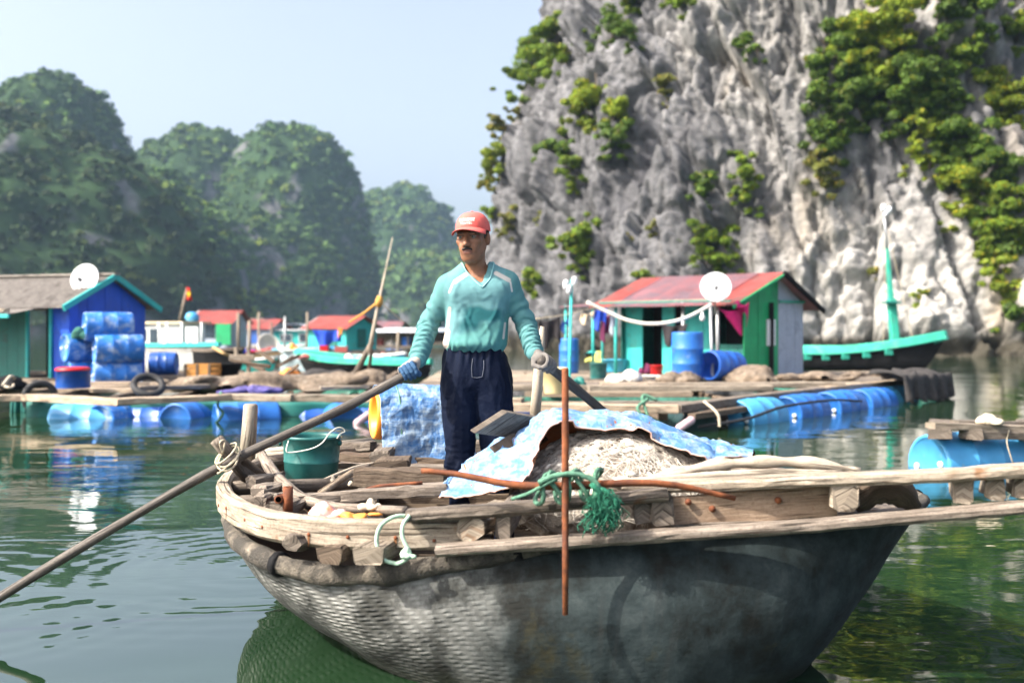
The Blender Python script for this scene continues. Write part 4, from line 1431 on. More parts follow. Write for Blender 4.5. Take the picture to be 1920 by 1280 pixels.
# leaning mast with stays
def make_spar():
    b = P(664, 706, 17.6); m = P(707, 582, 17.4); t = P(736, 445, 17.2)
    o = empty('bamboo_mast', b, 'leaning bamboo mast lashed in two pieces with an orange rope', 'mast')
    MB().tube([b, P(690, 655, 17.5), P(699, 640, 17.5)], [0.055, 0.047, 0.042], 8).build('lower_spar', W_GREY, o, True)
    MB().tube([P(692, 662, 17.45), P(704, 600, 17.42), m, t], [0.040, 0.034, 0.026, 0.007], 8).build('upper_spar', BAMBOO, o, True)
    MB().tube([P(708, 575, 17.36), P(711, 565, 17.36), P(712, 555, 17.36)], [0.045, 0.065, 0.04], 8).build('lashing', m_plain('rope_orange', (0.50, 0.26, 0.06), 0.9, 0.2, 60), o, True)
    MB().tube(catmull([P(711, 564, 17.4), P(685, 585, 18), P(655, 604, 19)], 8), 0.02, 5).build('stay', MATS['rope_orange'], o, True)
    MB().tube(catmull([P(711, 564, 17.4), P(738, 588, 17.5), P(760, 606, 17.6)], 8), 0.010, 5).build('stay', ROPE_T, o, True)
    MB().tube([P(690, 706, 17.9), P(697, 655, 17.5)], 0.03, 6).build('prop', W_DARK, o, True)
make_spar()

# ------------------------------------------------------------------ the red-roofed hut
def make_red_hut():
    psi = math.radians(45)
    H = hut_frame((4.46, 20.5), psi)
    o = empty('floating_hut', H(-1.5, 1.1, DZ), 'red-roofed floating hut with a green and grey board gable', 'hut', 'huts on rafts')
    w, L = 2.2, 3.05
    ez, rzz = 1.80, 2.37
    top = lambda s: ez + (rzz-ez)*(1-abs(2*s-1)) - 0.03
    d = w*0.56
    board_wall(o, H(0, 0), H(0, d), DZ, lambda s: top(s*0.56), 5, GREEN_P, name='gable_board')
    board_wall(o, H(0, d), H(0, w), DZ, lambda s: top(0.56 + s*0.44), 3, GREY_P, name='gable_board')
    MB().beam([H(0.03, d, 1.80), H(0.03, w, 1.80)], 0.03, 0.05).build('trim_strip', TEAL_P, o)
    MB().box(H(0.02, d*0.76, 1.18), (0.03, 0.30, 0.52), -psi).build('window', DISH, o)
    # front wall set back under the porch
    fb = 0.12
    ft = lambda s: ez + 0.03
    board_wall(o, H(-1.55, fb), H(-0.85, fb), DZ, ft, 4, AQUA_P, name='wall_board')
    board_wall(o, H(-2.05, fb), H(-1.72, fb), DZ, ft, 2, AQUA_P, name='wall_board')
    board_wall(o, H(-0.85, fb), H(0, fb), DZ, lambda s: 0.95, 4, DKTEAL_P, name='wall_board')
    board_wall(o, H(-L, fb), H(-2.55, fb), DZ, ft, 3, AQUA_P, name='wall_board')
    for q in ((-2.3, 0.9), (-0.45, 0.9)):
        MB().box(H(q[0], q[1], 1.05), (1.1, 0.03, 1.45), -psi).build('room_shade_panel', ROOM_SHADE, o)  # flat black panels stand in for unlit space behind the openings
    board_wall(o, H(-L, w), H(-L, 0), DZ, top, 6, DKTEAL_P, name='gable_board')
    board_wall(o, H(0, w), H(-L, w), DZ, ft, 8, DKTEAL_P, name='wall_board')
    # porch posts and beam
    pb = -0.52
    for a in (-0.25, -1.05, -2.75):
        MB().tube([H(a, pb, DZ-0.1), H(a, pb, ez-0.02)], 0.035, 8).build('porch_post', AQUA_P if a < -2 else METAL, o, True)
    MB().beam([H(0.05, pb, ez-0.03), H(-3.2, pb, ez-0.03)], 0.05, 0.07).build('eave_beam', DKTEAL_P, o)
    # roof: faded sheets in the middle, newer red ones at the ends
    e0, ezz = -0.72, ez - 0.10
    edges = [0.22, -0.33, -1.15, -1.95, -2.72, -3.30]
    mats = [RED_R, PINK_R, PINK_R, PINK_R, RED_R]
    for k in range(5):
        a0, a1 = edges[k], edges[k+1] - 0.04
        dz = 0.006*(k % 2)
        roof_sheet(o, H(a1, e0, ezz+dz), H(a0, e0, ezz+dz), H(a1, w/2, rzz+dz), H(a0, w/2, rzz+dz), mats[k])
        roof_sheet(o, H(a1, w+0.42, ez-0.17+dz), H(a0, w+0.42, ez-0.17+dz), H(a1, w/2, rzz+dz), H(a0, w/2, rzz+dz), PINK_R)
    MB().beam([H(-3.2, e0+0.22, ezz+0.11), H(-0.2, e0+0.22, ezz+0.115)], 0.05, 0.03).build('roof_batten', W_PALE, o)
    MB().beam([H(0.24, w/2-0.05, rzz-0.01), H(0.24, w+0.45, ez-0.19)], 0.05, 0.10).build('barge_board', BLACK, o)
    MB().beam([H(0.235, w/2, rzz-0.04), H(0.235, e0, ezz-0.04)], 0.035, 0.05).build('barge_board', GREEN_P, o)
    # side awning to the left
    def aw(u, v):
        p = H(-3.2 - 0.95*u, -0.72 + 1.5*v, ezz + 0.02 + 0.12*v)
        return p + Vector((0, 0, 0.010*math.sin(u*75)))
    MB().sheet(aw, 60, 4, 0.006).build('awning', PINK_R, o)
    for a, b in ((-4.05, -0.62), (-4.05, 0.6), (-3.3, -0.6)):
        MB().tube([H(a, b, DZ-0.1), H(a, b, ezz+0.05)], 0.03, 8).build('porch_post', AQUA_P, o, True)
    return H


HR = make_red_hut()
dish(P(1342, 538, 19.7), (-0.12, -1, 0.30), 0.285, 'white satellite dish on a pole before the red roof', P(1340, 590, 20.2))
_o = MB().tube([PZ(1336, 713, DZ), P(1334, 640, 19.7), P(1332, 566, 19.8)], 0.03, 8).build('dish_pole', METAL, None, True); _o['kind'] = 'thing'
tag(_o, 'grey pole standing under the dish at the red-roofed hut', 'pole')

drum(PZ(1289, 713, DZ) + Vector((0, 0, 0.44)), (0, 0, 1), 'upright blue drum standing before the red-roofed hut', BLUE_D, 0.285, 0.86)
drum(PZ(1355, 713, DZ) + Vector((0, 0, 0.26)), (-0.75, -0.6, 0.05), 'open blue drum lying on its side by the dish pole', BLUE_K, 0.27, 0.75, open_end=True)
MB_ = MB().box(PZ(1400, 706, DZ) + Vector((0, .3, 0.15)), (0.42, 0.3, 0.30), -0.4)
_o = tub(PZ(1398, 704, DZ), 0.22, 0.25, 0.28, 'blue box-like tub heaped with grey net, near the green gable', BLUE_K, fill=NET_BR)
heap(PZ(1275, 716, DZ) + Vector((0, .1, 0)), (0.66, 0.5, 0.30), 'arched brown net in front of the upright blue drum', NET_BR, seed=21)
heap(PZ(1420, 716, DZ) + Vector((0, .2, 0)), (0.95, 0.6, 0.38), 'high brown net heap in front of the green gable', NET_BR, seed=22, lumps=10)
heap(PZ(1530, 714, DZ) + Vector((0, .3, 0)), (1.3, 0.6, 0.22), 'low brown net trailing along the right raft', NET_BR, seed=23, lumps=12, res=.03)
heap(PZ(1630, 706, DZ) + Vector((0, .2, 0)), (1.0, 0.5, 0.14), 'flat grey net at the far end of the right raft', NET_BR, seed=24, lumps=10)
heap(PZ(1182, 714, DZ), (0.72, 0.5, 0.30), 'white pile of sacking in front of the hut door', WHITEB, 'sacking_pile', 'sack', 25, lumps=8, folds=0.4)
tub(PZ(1231, 702, DZ), 0.11, 0.135, 0.19, 'small red bucket by the hut door', REDB, 'bucket', 'bucket')
tub(PZ(1155, 697, DZ), 0.22, 0.29, 0.27, 'wide light blue tub under the awning', AQUAB)
tub(PZ(1122, 710, DZ), 0.15, 0.16, 0.30, 'dark green bucket left of the white sacking', GREEN_B, 'bucket', 'bucket')
tub(PZ(1112, 690, DZ) + Vector((0, 0, .12)), 0.12, 0.21, 0.25, 'black basin full of odds and ends under the awning', BLACK, 'basin', 'basin', fill=AQUA_P)
heap(PZ(1120, 692, DZ) + Vector((0, .35, .15)), (0.40, 0.35, 0.42), 'yellow sack behind the black basin', YELLOWB, 'sack', 'sack', 27, lumps=6, folds=.5)
_b = PZ(1068, 700, DZ)
drum(_b + Vector((0, 0.2, 0.36)), (0, 0, 1), 'upright blue barrel at the left end of the right raft', BLUE_D, 0.20, 0.72)
tub(PZ(1040, 737, DZ), 0.15, 0.19, 0.37, 'cream plastic tub behind the rower\'s gloved hand', CREAMB, n=20)
heap(PZ(1086, 724, DZ), (0.24, 0.3, 0.28), 'dark teal sack next to the thin green pole', DKTEAL_P, 'sack', 'sack', 28, lumps=5, folds=.4)
heap(PZ(1209, 700, DZ), (0.2, 0.2, 0.42), 'purple bundle in the hut doorway', MAROON, 'bundle', 'bundle', 29, lumps=5, folds=.5)
tub(PZ(1222, 711, DZ), 0.10, 0.19, 0.07, 'white basin on the deck before the red bucket', WHITE_P, 'basin', 'basin')
_o = MB().tube([PZ(1067, 722, DZ), P(1069, 640, 18.2), P(1072, 524, 18.3)], [0.028, 0.026, 0.022], 8).build('thin_pole', AQUA_P, None, True); _o['kind'] = 'thing'
tag(_o, 'thin pale green pole with lamps standing left of the red-roofed hut', 'pole')
for k, (x, y) in enumerate(((1060, 536), (1066, 545), (1076, 530))):
    MB().lathe([(0, 0), (.03, .0), (.045, .05), (.045, .13), (.02, .16), (0, .16)], P(x, y+6, 18.25), (0.1, 0, 1), 10).build('lamp', DISH, None, True)
for k, ob in enumerate([q for q in COL.objects if q.name.startswith('lamp')]):
    ob['kind'] = 'thing'
    tag(ob, ('white lamp hung lowest left on the thin green pole', 'white lamp in the middle of the thin green pole', 'white lamp topmost on the thin green pole')[k], 'lamp', 'lamps on the thin pole')
rope('hanging_hose', [P(1100, 566, 19.6), P(1140, 585, 19.6), P(1180, 601, 19.5), P(1225, 607, 19.4), P(1280, 598, 19.3), P(1335, 571, 19.5)], 0.033, 'thick pale hose slung below the red roof', WHITEB, 'hose', 30)
o_ = MB().lathe([(0, -.05), (.03, -.045), (.05, 0), (.045, .04), (.022, .08), (.02, .13), (0, .13)], P(1317, 597, 19.9), (0, 0, 1), 12).build('light_bulb', DISH, None, True)
o_['kind'] = 'thing'; tag(o_, 'white bulb hanging under the eave by the dish pole', 'bulb')
rope('bulb_cord', [P(1317, 583, 19.9), P(1318, 574, 19.95), P(1320, 566, 20.0)], 0.006, 'thin cord holding the bulb under the eave', RUBBER, 'cord', 6)
# washing on the line
rope('washing_line', [P(1000, 598, 19.8), P(1060, 590, 19.9), P(1110, 578, 20.2), P(1165, 574, 20.8)], 0.008, 'washing line strung under the awning', ROPE_T, 'line', 12)
cloth([P(1010, 600, 19.8), P(1049, 592, 19.9), P(1052, 640, 19.9), P(1012, 646, 19.8)], 'black shirt hanging at the left end of the washing line', BLACKC, ruffle=.04)
cloth([P(1116, 579, 20.2), P(1137, 577, 20.3), P(1135, 611, 20.3), P(1115, 612, 20.2)], 'bright blue cloth hanging under the awning', BLUEC, ruffle=.04)
cloth([P(1128, 590, 20.5), P(1143, 588, 20.6), P(1140, 634, 20.6), P(1128, 634, 20.5)], 'maroon cloth hanging beside the bright blue one', MAROON, ruffle=.04)
cloth([P(1090, 586, 20.2), P(1114, 582, 20.3), P(1112, 598, 20.3), P(1089, 600, 20.2)], 'ochre cloth hanging left of the bright blue one', CREAM_P, ruffle=.03)
cloth([P(1054, 600, 19.9), P(1065, 596, 20.0), P(1064, 618, 20.0), P(1053, 616, 19.9)], 'small navy cloth beside the thin green pole', BLUE_K, ruffle=.03)
cloth([P(1144, 586, 20.7), P(1154, 584, 20.8), P(1152, 620, 20.8), P(1145, 620, 20.7)], 'pale grey cloth hanging right of the maroon one', GREY_P, ruffle=.03)
cloth([P(1240, 606, 20.9), P(1290, 606, 20.8), P(1280, 640, 20.8), P(1246, 642, 20.9)], 'dark curtain hanging behind the upright blue drum', BLACKC, ruffle=.05)
cloth([P(1348, 578, 19.9), P(1404, 566, 20.0), P(1400, 600, 20.0), P(1385, 613, 20.0)], 'magenta cloth draped under the eave by the green gable', MAGENTA, ruffle=.05, sag=.1)
heap(P(1385, 577, 19.95), (0.2, 0.2, 0.18), 'knotted magenta bundle at the eave above the draped cloth', MAGENTA, 'bundle', 'bundle', 33, lumps=5, folds=.4)
# net draped over the far corner of the right raft
def draped(px0, px1, label):
    a, b = PZ(px0, 712, DZ+.08), PZ(px1, 706, DZ+.05)
    out = Vector((0.5, -0.8, 0)).normalized()
    def fn(u, v):
        p = a.lerp(b, u)
        k = 0.12*math.sin(u*26) + 0.06*math.sin(u*61)
        if v < 0.35: return p + out*(-0.5 + v*2.0) + Vector((0, 0, 0.06 + 0.05*math.sin(u*17 + v*9) + .04*math.sin(u*43)))
        w = (v-0.35)/0.65
        return p + out*(0.2 + 0.05*w + k*w*0.6) + Vector((0, 0, 0.05*(1-w) - 0.36*w + 0.03*math.sin(u*33)))
    o = MB().sheet(fn, 70, 14, 0.02).build('draped_net', m_plain('net_black', (0.035, 0.032, 0.032), 0.95, 0.5, 16, 0.02), None, True)
    o['kind'] = 'thing'
    return tag(o, label, 'net')
draped(1675, 1765, 'black net draped over the far end of the right raft into the water')

# ------------------------------------------------------------------ boats behind
def boat_hull(par, A, B, beam, z_sheer, mat, rail_mat, rise=0.25, stern=0.6, n=28, rail=0.06, flare=0.55, name='hull', draft=0.15):
    """a planked hull from stern A to bow B"""
    A, B = Vector((A[0], A[1], 0)), Vector((B[0], B[1], 0))
    ax = (B-A); L = ax.length; ax.normalize(); sd = Vector((-ax.y, ax.x, 0))
    V, Fc, UV = [], [], []
    m = 13
    rails = {-1: [], 1: []}
    for i in range(n+1):
        s = i/n
        w = beam/2*(stern + (1-stern)*min(1, s*2.2))*max(0.02, (1 - max(0, (s-0.45)/0.55)**2.2))
        zt = z_sheer + rise*max(0, (s-0.35)/0.65)**2
        rake = 0.16*L*max(0, (s-0.75)/0.25)
        for j in range(m):
            k = -1 + 2*j/(m-1)
            t = abs(k)
            z = -draft + (zt+draft)*t**1.6
            y = w*(flare + (1-flare)*t)*(1 if k > 0 else -1)*min(1, t*2.5)
            xs = s*L - rake*(1-t)*0.9
            V.append(A + ax*xs + sd*y + Vector((0, 0, z))); UV.append((xs, k))
            if j in (0, m-1): rails[-1 if j == 0 else 1].append(V[-1].copy())
    for i in range(n):
        for j in range(m-1):
            Fc.append((i*m+j, i*m+j+1, (i+1)*m+j+1, (i+1)*m+j))
    Fc.append(tuple(range(m)))
    mesh(name, V, Fc, mat, par, True, UV)
    for s in (-1, 1):
        MB().beam([p + Vector((0, 0, rail*0.3)) for p in rails[s]], rail, rail*1.3).build('rail', rail_mat, par)
    # deck inside
    D, DF = [], []
    for i in range(n+1):
        D += [rails[-1][i] + Vector((0, 0, -0.12)), rails[1][i] + Vector((0, 0, -0.12))]
    for i in range(n): DF.append((2*i, 2*i+1, 2*i+3, 2*i+2))
    mesh('deck', D, DF, W_GREY, par)
    return rails, ax, sd


def cabin(par, c, size, rz, mat, roof_mat, over=0.12, windows=(), name='cabin'):
    """cabin walls, a flat cambered roof and windows on the camera side (x along, z up from base, w, h)"""
    c = Vector(c)
    MB().box(c + Vector((0, 0, size[2]/2)), size, rz).build(name, mat, par)
    MB().box(c + Vector((0, 0, size[2]+0.03)), (size[0]+2*over, size[1]+2*over, 0.06), rz).build('roof', roof_mat, par)
    R = Matrix.Rotation(rz, 3, 'Z')
    for (x, z, w, h, mm) in windows:
        q = c + R @ Vector((x, -size[1]/2-0.01, z))
        f = MB().box(q, (w+0.08, 0.03, h+0.08), rz).build('window_frame', WHITE_P, par)
        MB().box(q + R @ Vector((0, -0.012, 0)), (w, 0.03, h), rz).build('window', mm, par)


def gable_hut(base, sx, sy, zw, zr, rz, wall, roof, label, gable_mat=None, extra=None):
    o = empty('floating_hut', base, label, 'hut', 'huts on rafts')
    b = Vector(base)
    u = Vector((math.cos(rz), math.sin(rz), 0)); v = Vector((-math.sin(rz), math.cos(rz), 0))
    Q = lambda a, c, z: b + u*a + v*c + Vector((0, 0, z))
    board_wall(o, Q(-sx/2, -sy/2, 0), Q(sx/2, -sy/2, 0), b.z, lambda s: b.z+zw, 6, wall, name='wall_board')
    board_wall(o, Q(sx/2, -sy/2, 0), Q(sx/2, sy/2, 0), b.z, lambda s: b.z + zw + (zr-zw)*(1-abs(2*s-1)), 6, wall, name='gable_board')
    board_wall(o, Q(-sx/2, sy/2, 0), Q(-sx/2, -sy/2, 0), b.z, lambda s: b.z + zw + (zr-zw)*(1-abs(2*s-1)), 6, gable_mat or wall, name='gable_board')
    board_wall(o, Q(sx/2, sy/2, 0), Q(-sx/2, sy/2, 0), b.z, lambda s: b.z+zw, 6, wall, name='wall_board')
    ov = 0.25
    for s in (-1, 1):
        roof_sheet(o, Q(-sx/2-ov, s*(sy/2+ov), zw-0.08), Q(sx/2+ov, s*(sy/2+ov), zw-0.08), Q(-sx/2-ov, 0, zr+0.03), Q(sx/2+ov, 0, zr+0.03), roof, pitch=0.18, amp=0.03)
        MB().beam([Q(-sx/2-ov, s*(sy/2+ov), zw-0.12), Q(-sx/2-ov, 0, zr-0.01)], 0.05, 0.10).build('barge_board', WHITE_P, o)
    MB().box(Q(0, 0, -0.12), (sx+1.2, sy+1.2, 0.14), rz).build('platform', W_DECK, o)
    for a in (-sx/2, sx/2):
        MB().lathe([(0, -.5), (.28, -.5), (.28, .5), (0, .5)], Q(a, -sy/2-.3, -0.3), u, 14).build('float', BLUE_D, o, True)
    return o, Q


def pxd(px, d): return ((px-960)*d/F, d)


# cabin boat moored behind the blue hut
_b = empty('cabin_boat', (*pxd(360, 30), 0), 'grey and white cabin boat with a cream roof behind the blue hut', 'boat', 'moored boats')
boat_hull(_b, pxd(240, 30.5), pxd(412, 26.6), 1.3, 0.78, m_plain('hull_grey', (0.44, 0.44, 0.43), 0.7, 0.15, 2, 0, dirt=(0.26, 0.25, 0.23), dirt_amt=.4, dirt_scale=2), AQUA_P, 0.05, rail=.08)
_cr = -0.40
_cb = Vector((*pxd(322, 30.4), 0.66))
cabin(_b, _cb, (1.55, 1.0, 0.72), _cr, WHITE_P, CREAM_P, 0.12, [(-0.55, 0.40, 0.22, 0.34, GLASS), (-0.15, 0.38, 0.34, 0.40, GLASS)])
MB().box(Vector((*pxd(360, 29.3), 0.98)), (0.40, 0.05, 0.62), _cr).build('door', WHITE_P, _b)
for x in (298, 313, 341, 378):
    MB().tube([Vector((*pxd(x, 29.2), 0.6)), Vector((*pxd(x, 29.2), 1.42))], 0.03, 6).build('post', WHITE_P, _b, True)
MB().beam([Vector((*pxd(300, 29.15), 0.98)), Vector((*pxd(342, 29.1), 0.90))], .03, .05).build('hand_rail', WHITE_P, _b)
for x in (318, 336, 354, 372, 390):
    MB().beam([Vector((*pxd(x, 27.9 - (x-318)*.018), 0.12)), Vector((*pxd(x, 27.85 - (x-318)*.018), 0.72))], .05, .03).build('rubbing_strake', GREY_P, _b)
_b = empty('black_boat', (*pxd(420, 28.6), 0), 'black tarred boat bow beside the cabin boat', 'boat', 'moored boats')
boat_hull(_b, pxd(378, 26.6), pxd(454, 25.6), 0.9, 0.70, BLACK, W_GREY, 0.06)
rope('mooring_rope', [Vector((*pxd(400, 25.4), .80)), Vector((*pxd(430, 25.2), .62)), Vector((*pxd(470, 29.5), .46)), Vector((*pxd(530, 33), .46))], 0.035, 'tan mooring rope from the black bow to the low boat', m_plain('rope_tan', (0.42, 0.27, 0.12), .9, .2, 40))
o_ = MB().lathe([(0, 0), (.15, .02), (.2, .1), (.18, .2), (.1, .27), (0, .29)], Vector((*pxd(359, 30.2), 1.43)), (0.2, 0, 1), 18).build('water_butt', BLUE_L, None, True)
o_['kind'] = 'thing'; tag(o_, 'light blue round tank on the roof of the cabin boat', 'tank')
# flag
_b = empty('flag_pole', P(338, 603, 37.5), 'leaning pole with a red flag bearing a yellow star', 'flag')
MB().tube([P(337, 604, 37.5), P(344, 570, 37.5), P(351, 538, 37.5)], [0.06, 0.05, 0.03], 8).build('pole', W_PALE, _b, True)
def flg(u, v):
    return P(348.5 + 9*u + 1.5*v, 538 + 24*v + 2*u, 37.4) + Vector((0, 0.12*math.sin(u*5+v*2), 0))
fl = MB().sheet(flg, 12, 12, 0.01).build('flag', REDF, _b, True)
st = []
sc_ = P(353.7, 551, 37.2)
for i in range(10):
    rr = 0.13 if i % 2 == 0 else 0.055
    st.append(sc_ + Vector((math.sin(i*math.pi/5)*rr*0.7, 0, math.cos(i*math.pi/5)*rr)))
mesh('star', st + [q + Vector((0, .02, 0)) for q in st], [tuple(range(10)), tuple(reversed(range(10, 20)))], YELF, _b)

_h, Q = gable_hut((*pxd(415, 50), 0.3), 1.7, 2.0, 1.2, 1.72, -0.15, GREY_P, RED_R, 'red-roofed hut with a green gable end behind the cabin boat', GREEN_P)
MB().box(Q(-0.2, -1.02, 0.8), (0.6, 0.05, 0.6), -0.15).build('window', GLASS, _h)
MB().box(Q(0.65, -1.25, 0.65), (0.7, 0.05, 0.95), -0.15).build('green_panel', GREEN_P, _h)
for k, x in enumerate((447, 468)):
    o_ = MB().tube([Vector((*pxd(x, 45), 0.0)), Vector((*pxd(x, 45), 1.55 if k else 1.9))], 0.07, 8).build('mooring_post', W_PALE, None, True)
    o_['kind'] = 'thing'; tag(o_, ('tall mooring post nearest the red-roofed hut behind the cabin boat', 'stout pale mooring post standing in the water between the boats')[k], 'post', 'mooring posts')

_b = empty('low_boat', (*pxd(500, 41), 0), 'low dark boat loaded with red and blue bundles', 'boat', 'moored boats')
boat_hull(_b, pxd(448, 41.5), pxd(548, 40), 1.2, 0.32, W_DARK, W_GREY, 0.10)
for x, c, w in ((462, BLUEC, .5), (488, REDB, .55), (510, RED_R, .5)):
    h_ = heap((*pxd(x, 40.6), 0.30), (w*1.3, .7, .30), {462: 'blue bundle at the stern of the low dark boat', 488: 'red bundle amidships in the low dark boat', 510: 'faded red bundle near the bow of the low dark boat'}[x], c, 'bundle', 'bundle', x, lumps=6, folds=.4)
o_ = tub((*pxd(498, 44), 0.42), 0.36, 0.45, 0.4, 'pale round basket boat propped behind the red bundles', WHITEB, 'basket_boat', 'basket boat', n=20, tilt=(0.5, -0.75, 0.4))

_b = empty('house_boat', (*pxd(555, 52), 0), 'aqua house boat with a pale rounded roof', 'boat', 'moored boats')
boat_hull(_b, pxd(512, 53), pxd(600, 51), 1.8, 0.35, AQUA_P, WHITE_P, 0.1)
cabin(_b, Vector((*pxd(556, 52), 0.3)), (1.9, 1.1, 0.8), -0.1, AQUA_P, DISH, 0.15, [(-0.35, 0.45, 0.5, 0.3, GLASS), (0.5, 0.45, 0.35, 0.35, GLASS)])
def rr_(u, v):
    x = (u-.5)*2.3
    return Vector((*pxd(556, 52), 1.15)) + Vector((x, (v-.5)*1.4, 0.28*(1-(2*u-1)**2)))
MB().sheet(rr_, 16, 4, 0.02).build('rounded_roof', GREY_P, _b, True)

_h, Q = gable_hut((*pxd(642, 46), 0.3), 2.2, 1.9, 0.98, 1.42, -0.6, AQUA_P, RED_R, 'aqua hut with a faded red roof in the far row', AQUA_P)
MB().box(Q(0.35, -0.97, 0.45), (0.5, 0.05, 0.85), -0.6).build('door', DKTEAL_P, _h)
MB().box(Q(1.12, 0.0, 0.5), (0.05, 0.5, 0.8), -0.6).build('door', DKTEAL_P, _h)
cloth([P(586, 618, 43), P(640, 618, 43.2), P(640, 640, 43.2), P(600, 652, 43)], 'blue tarpaulin slung beside the aqua hut', BLUEC, 'blue_tarpaulin', 'tarpaulin', ruffle=.08)
cloth([P(634, 612, 42.9), P(642, 614, 42.9), P(640, 630, 42.9), P(633, 630, 42.9)], 'orange rag at the corner of the blue tarpaulin', ORANGEB, 'rag', 'rag', ruffle=.05)

_b = empty('long_boat', (*pxd(590, 40), 0), 'long white boat with pale blue trim and red patches', 'boat', 'moored boats')
boat_hull(_b, pxd(522, 40.5), pxd(652, 38.5), 1.0, 0.42, m_plain('hull_white', (0.55, 0.66, 0.72), .5, .15, 2), AQUAB, 0.12)
MB().box(Vector((*pxd(608, 38.5), 0.45)), (0.3, 0.4, 0.34), 0).build('locker', REDB, _b)
MB().box(Vector((*pxd(560, 39.6), 0.46)), (1.4, 0.5, 0.10), -.1).build('bench', WHITE_P, _b)
MB().box(Vector((*pxd(640, 38.3), 0.48)), (0.45, 0.3, 0.22), 0).build('locker', RED_R, _b)

_b = empty('green_boat', (*pxd(650, 29), 0), 'long green-railed black boat behind the leaning mast', 'boat', 'moored boats')
boat_hull(_b, pxd(790, 27.5), pxd(556, 30.5), 1.3, 0.34, BLACK, TEAL_P, 0.22, rail=0.13)
for k, (x, z, m_, w, lb) in enumerate(((575, .55, RED_R, .5, 'orange red bundle on the bow of the green-railed boat'), (612, .46, YELLOWB, .35, 'yellow bundle amidships on the green-railed boat'),
                                 (650, .42, WHITEB, .5, 'white sack on the green-railed boat beside the mast'), (668, .45, WHITEB, .38, 'smaller white sack touching the leaning mast'), (722, .38, BLUEC, .62, 'blue sheet crumpled on the stern of the green-railed boat'), (700, .38, RED_R, .4, 'brownish red bundle behind the leaning mast'))):
    heap((*pxd(x, 29.2), z - 0.12), (w, .5, .34 if k in (2, 4) else .2), lb, m_, 'bundle', 'bundle', 60+k, lumps=5, folds=.5)

# more of the row: cabins, poles and small boats between the big ones
_h, Q = gable_hut((*pxd(492, 56), 0.3), 1.9, 1.8, 0.95, 1.35, -0.3, GREY_P, RED_R, 'small grey cabin with a red roof behind the low dark boat', WHITE_P)
MB().box(Q(0.0, -0.93, 0.5), (0.5, 0.05, 0.7), -0.3).build('door', BLUE_K, _h)
_h, Q = gable_hut((*pxd(715, 66), 0.3), 2.6, 1.9, 0.9, 1.30, -0.2, AQUA_P, PINK_R, 'small aqua cabin at the far right of the row behind the mast', AQUA_P)
MB().box(Q(0.2, -0.98, 0.45), (0.6, 0.05, 0.7), -0.2).build('door', ROOM_SHADE, _h)
_h, Q = gable_hut((*pxd(450, 62), 0.3), 2.2, 1.9, 1.0, 1.45, 0.1, BLUE_P, GREY_R, 'small blue cabin with a cement roof beyond the cabin boat', BLUE_P)
MB().box(Q(-0.3, -0.98, 0.5), (0.5, 0.05, 0.8), 0.1).build('door', ROOM_SHADE, _h)
_b = empty('skiff', (*pxd(470, 33), 0), 'small aqua skiff lying between the cabin boat and the mast', 'boat', 'moored boats')
boat_hull(_b, pxd(432, 33.5), pxd(520, 32), 0.9, 0.26, AQUA_P, WHITE_P, 0.12)
_b = empty('skiff', (*pxd(700, 36), 0), 'small pale blue skiff behind the leaning mast', 'boat', 'moored boats')
boat_hull(_b, pxd(672, 36.5), pxd(760, 35), 0.9, 0.30, BLUE_L, WHITE_P, 0.12)
for k, (x, d, h, r) in enumerate(((484, 44, 1.9, .05), (508, 48, 1.5, .05), (533, 42, 1.7, .045), (575, 44, 1.9, .05), (655, 48, 1.6, .05), (702, 50, 1.4, .05), (745, 40, 1.2, .045))):
    o_ = MB().tube([Vector((*pxd(x, d), -.2)), Vector((*pxd(x+1.5, d), h))], r, 7).build('mooring_post', (W_PALE, W_GREY, METAL)[k % 3], None, True)
    o_['kind'] = 'thing'
    tag(o_, ('pole behind the low dark boat near its stern', 'short pole beside the small grey cabin', 'grey pole in front of the aqua house boat', 'pole between the aqua house boat and the aqua hut', 'pole at the right corner of the aqua hut', 'short pole by the far grey stall', 'low pole in the water left of the rower')[k], 'post', 'mooring posts')
for k, (x, d, z, w, m_, lb) in enumerate(((548, 38.5, .48, .4, ORANGEB, 'orange bundle on the long white boat'), (625, 40, .30, .5, BLUEC, 'blue bundle behind the long white boat'), (462, 32.6, .22, .5, NET_GR, 'green net heaped in the aqua skiff'), (490, 32.4, .22, .4, WHITEB, 'white sack in the aqua skiff'), (715, 35.6, .26, .5, RED_R, 'faded red bundle in the pale blue skiff'))):
    heap((*pxd(x, d), z), (w, .45, .28), lb, m_, 'bundle', 'bundle', 160+k, lumps=5, folds=.5)
heap(PZ(585, 716, DZ) + Vector((0, .9, 0)), (1.2, .7, .26), 'dark net heap behind the long brown one', MATS.get('net_black') or m_plain('net_black', (0.035, 0.032, 0.032), 0.95, 0.5, 16, 0.02), seed=171, lumps=9, res=.035)
plank_px(raft_l, (360, 712), (520, 710), DZ + .12, .16, .06, W_PALE)
plank_px(raft_l, (600, 724), (690, 722), DZ + .10, .14, .05, W_PALE)
plank_px(raft_l, (260, 724), (390, 720), DZ + .10, .18, .06, W_GREY)
_o = empty('trestle', PZ(455, 700, DZ), 'pale trestle with crossbars standing on the left raft', 'trestle')
for x in (443, 466):
    MB().beam([PZ(x, 702, DZ), PZ(x, 702, DZ) + Vector((0, 0, .55))], .07, .07).build('leg', W_PALE, _o)
MB().beam([PZ(432, 702, DZ) + Vector((0, -.06, .34)), PZ(478, 702, DZ) + Vector((0, -.06, .34))], .08, .12).build('crossbar', W_PALE, _o)

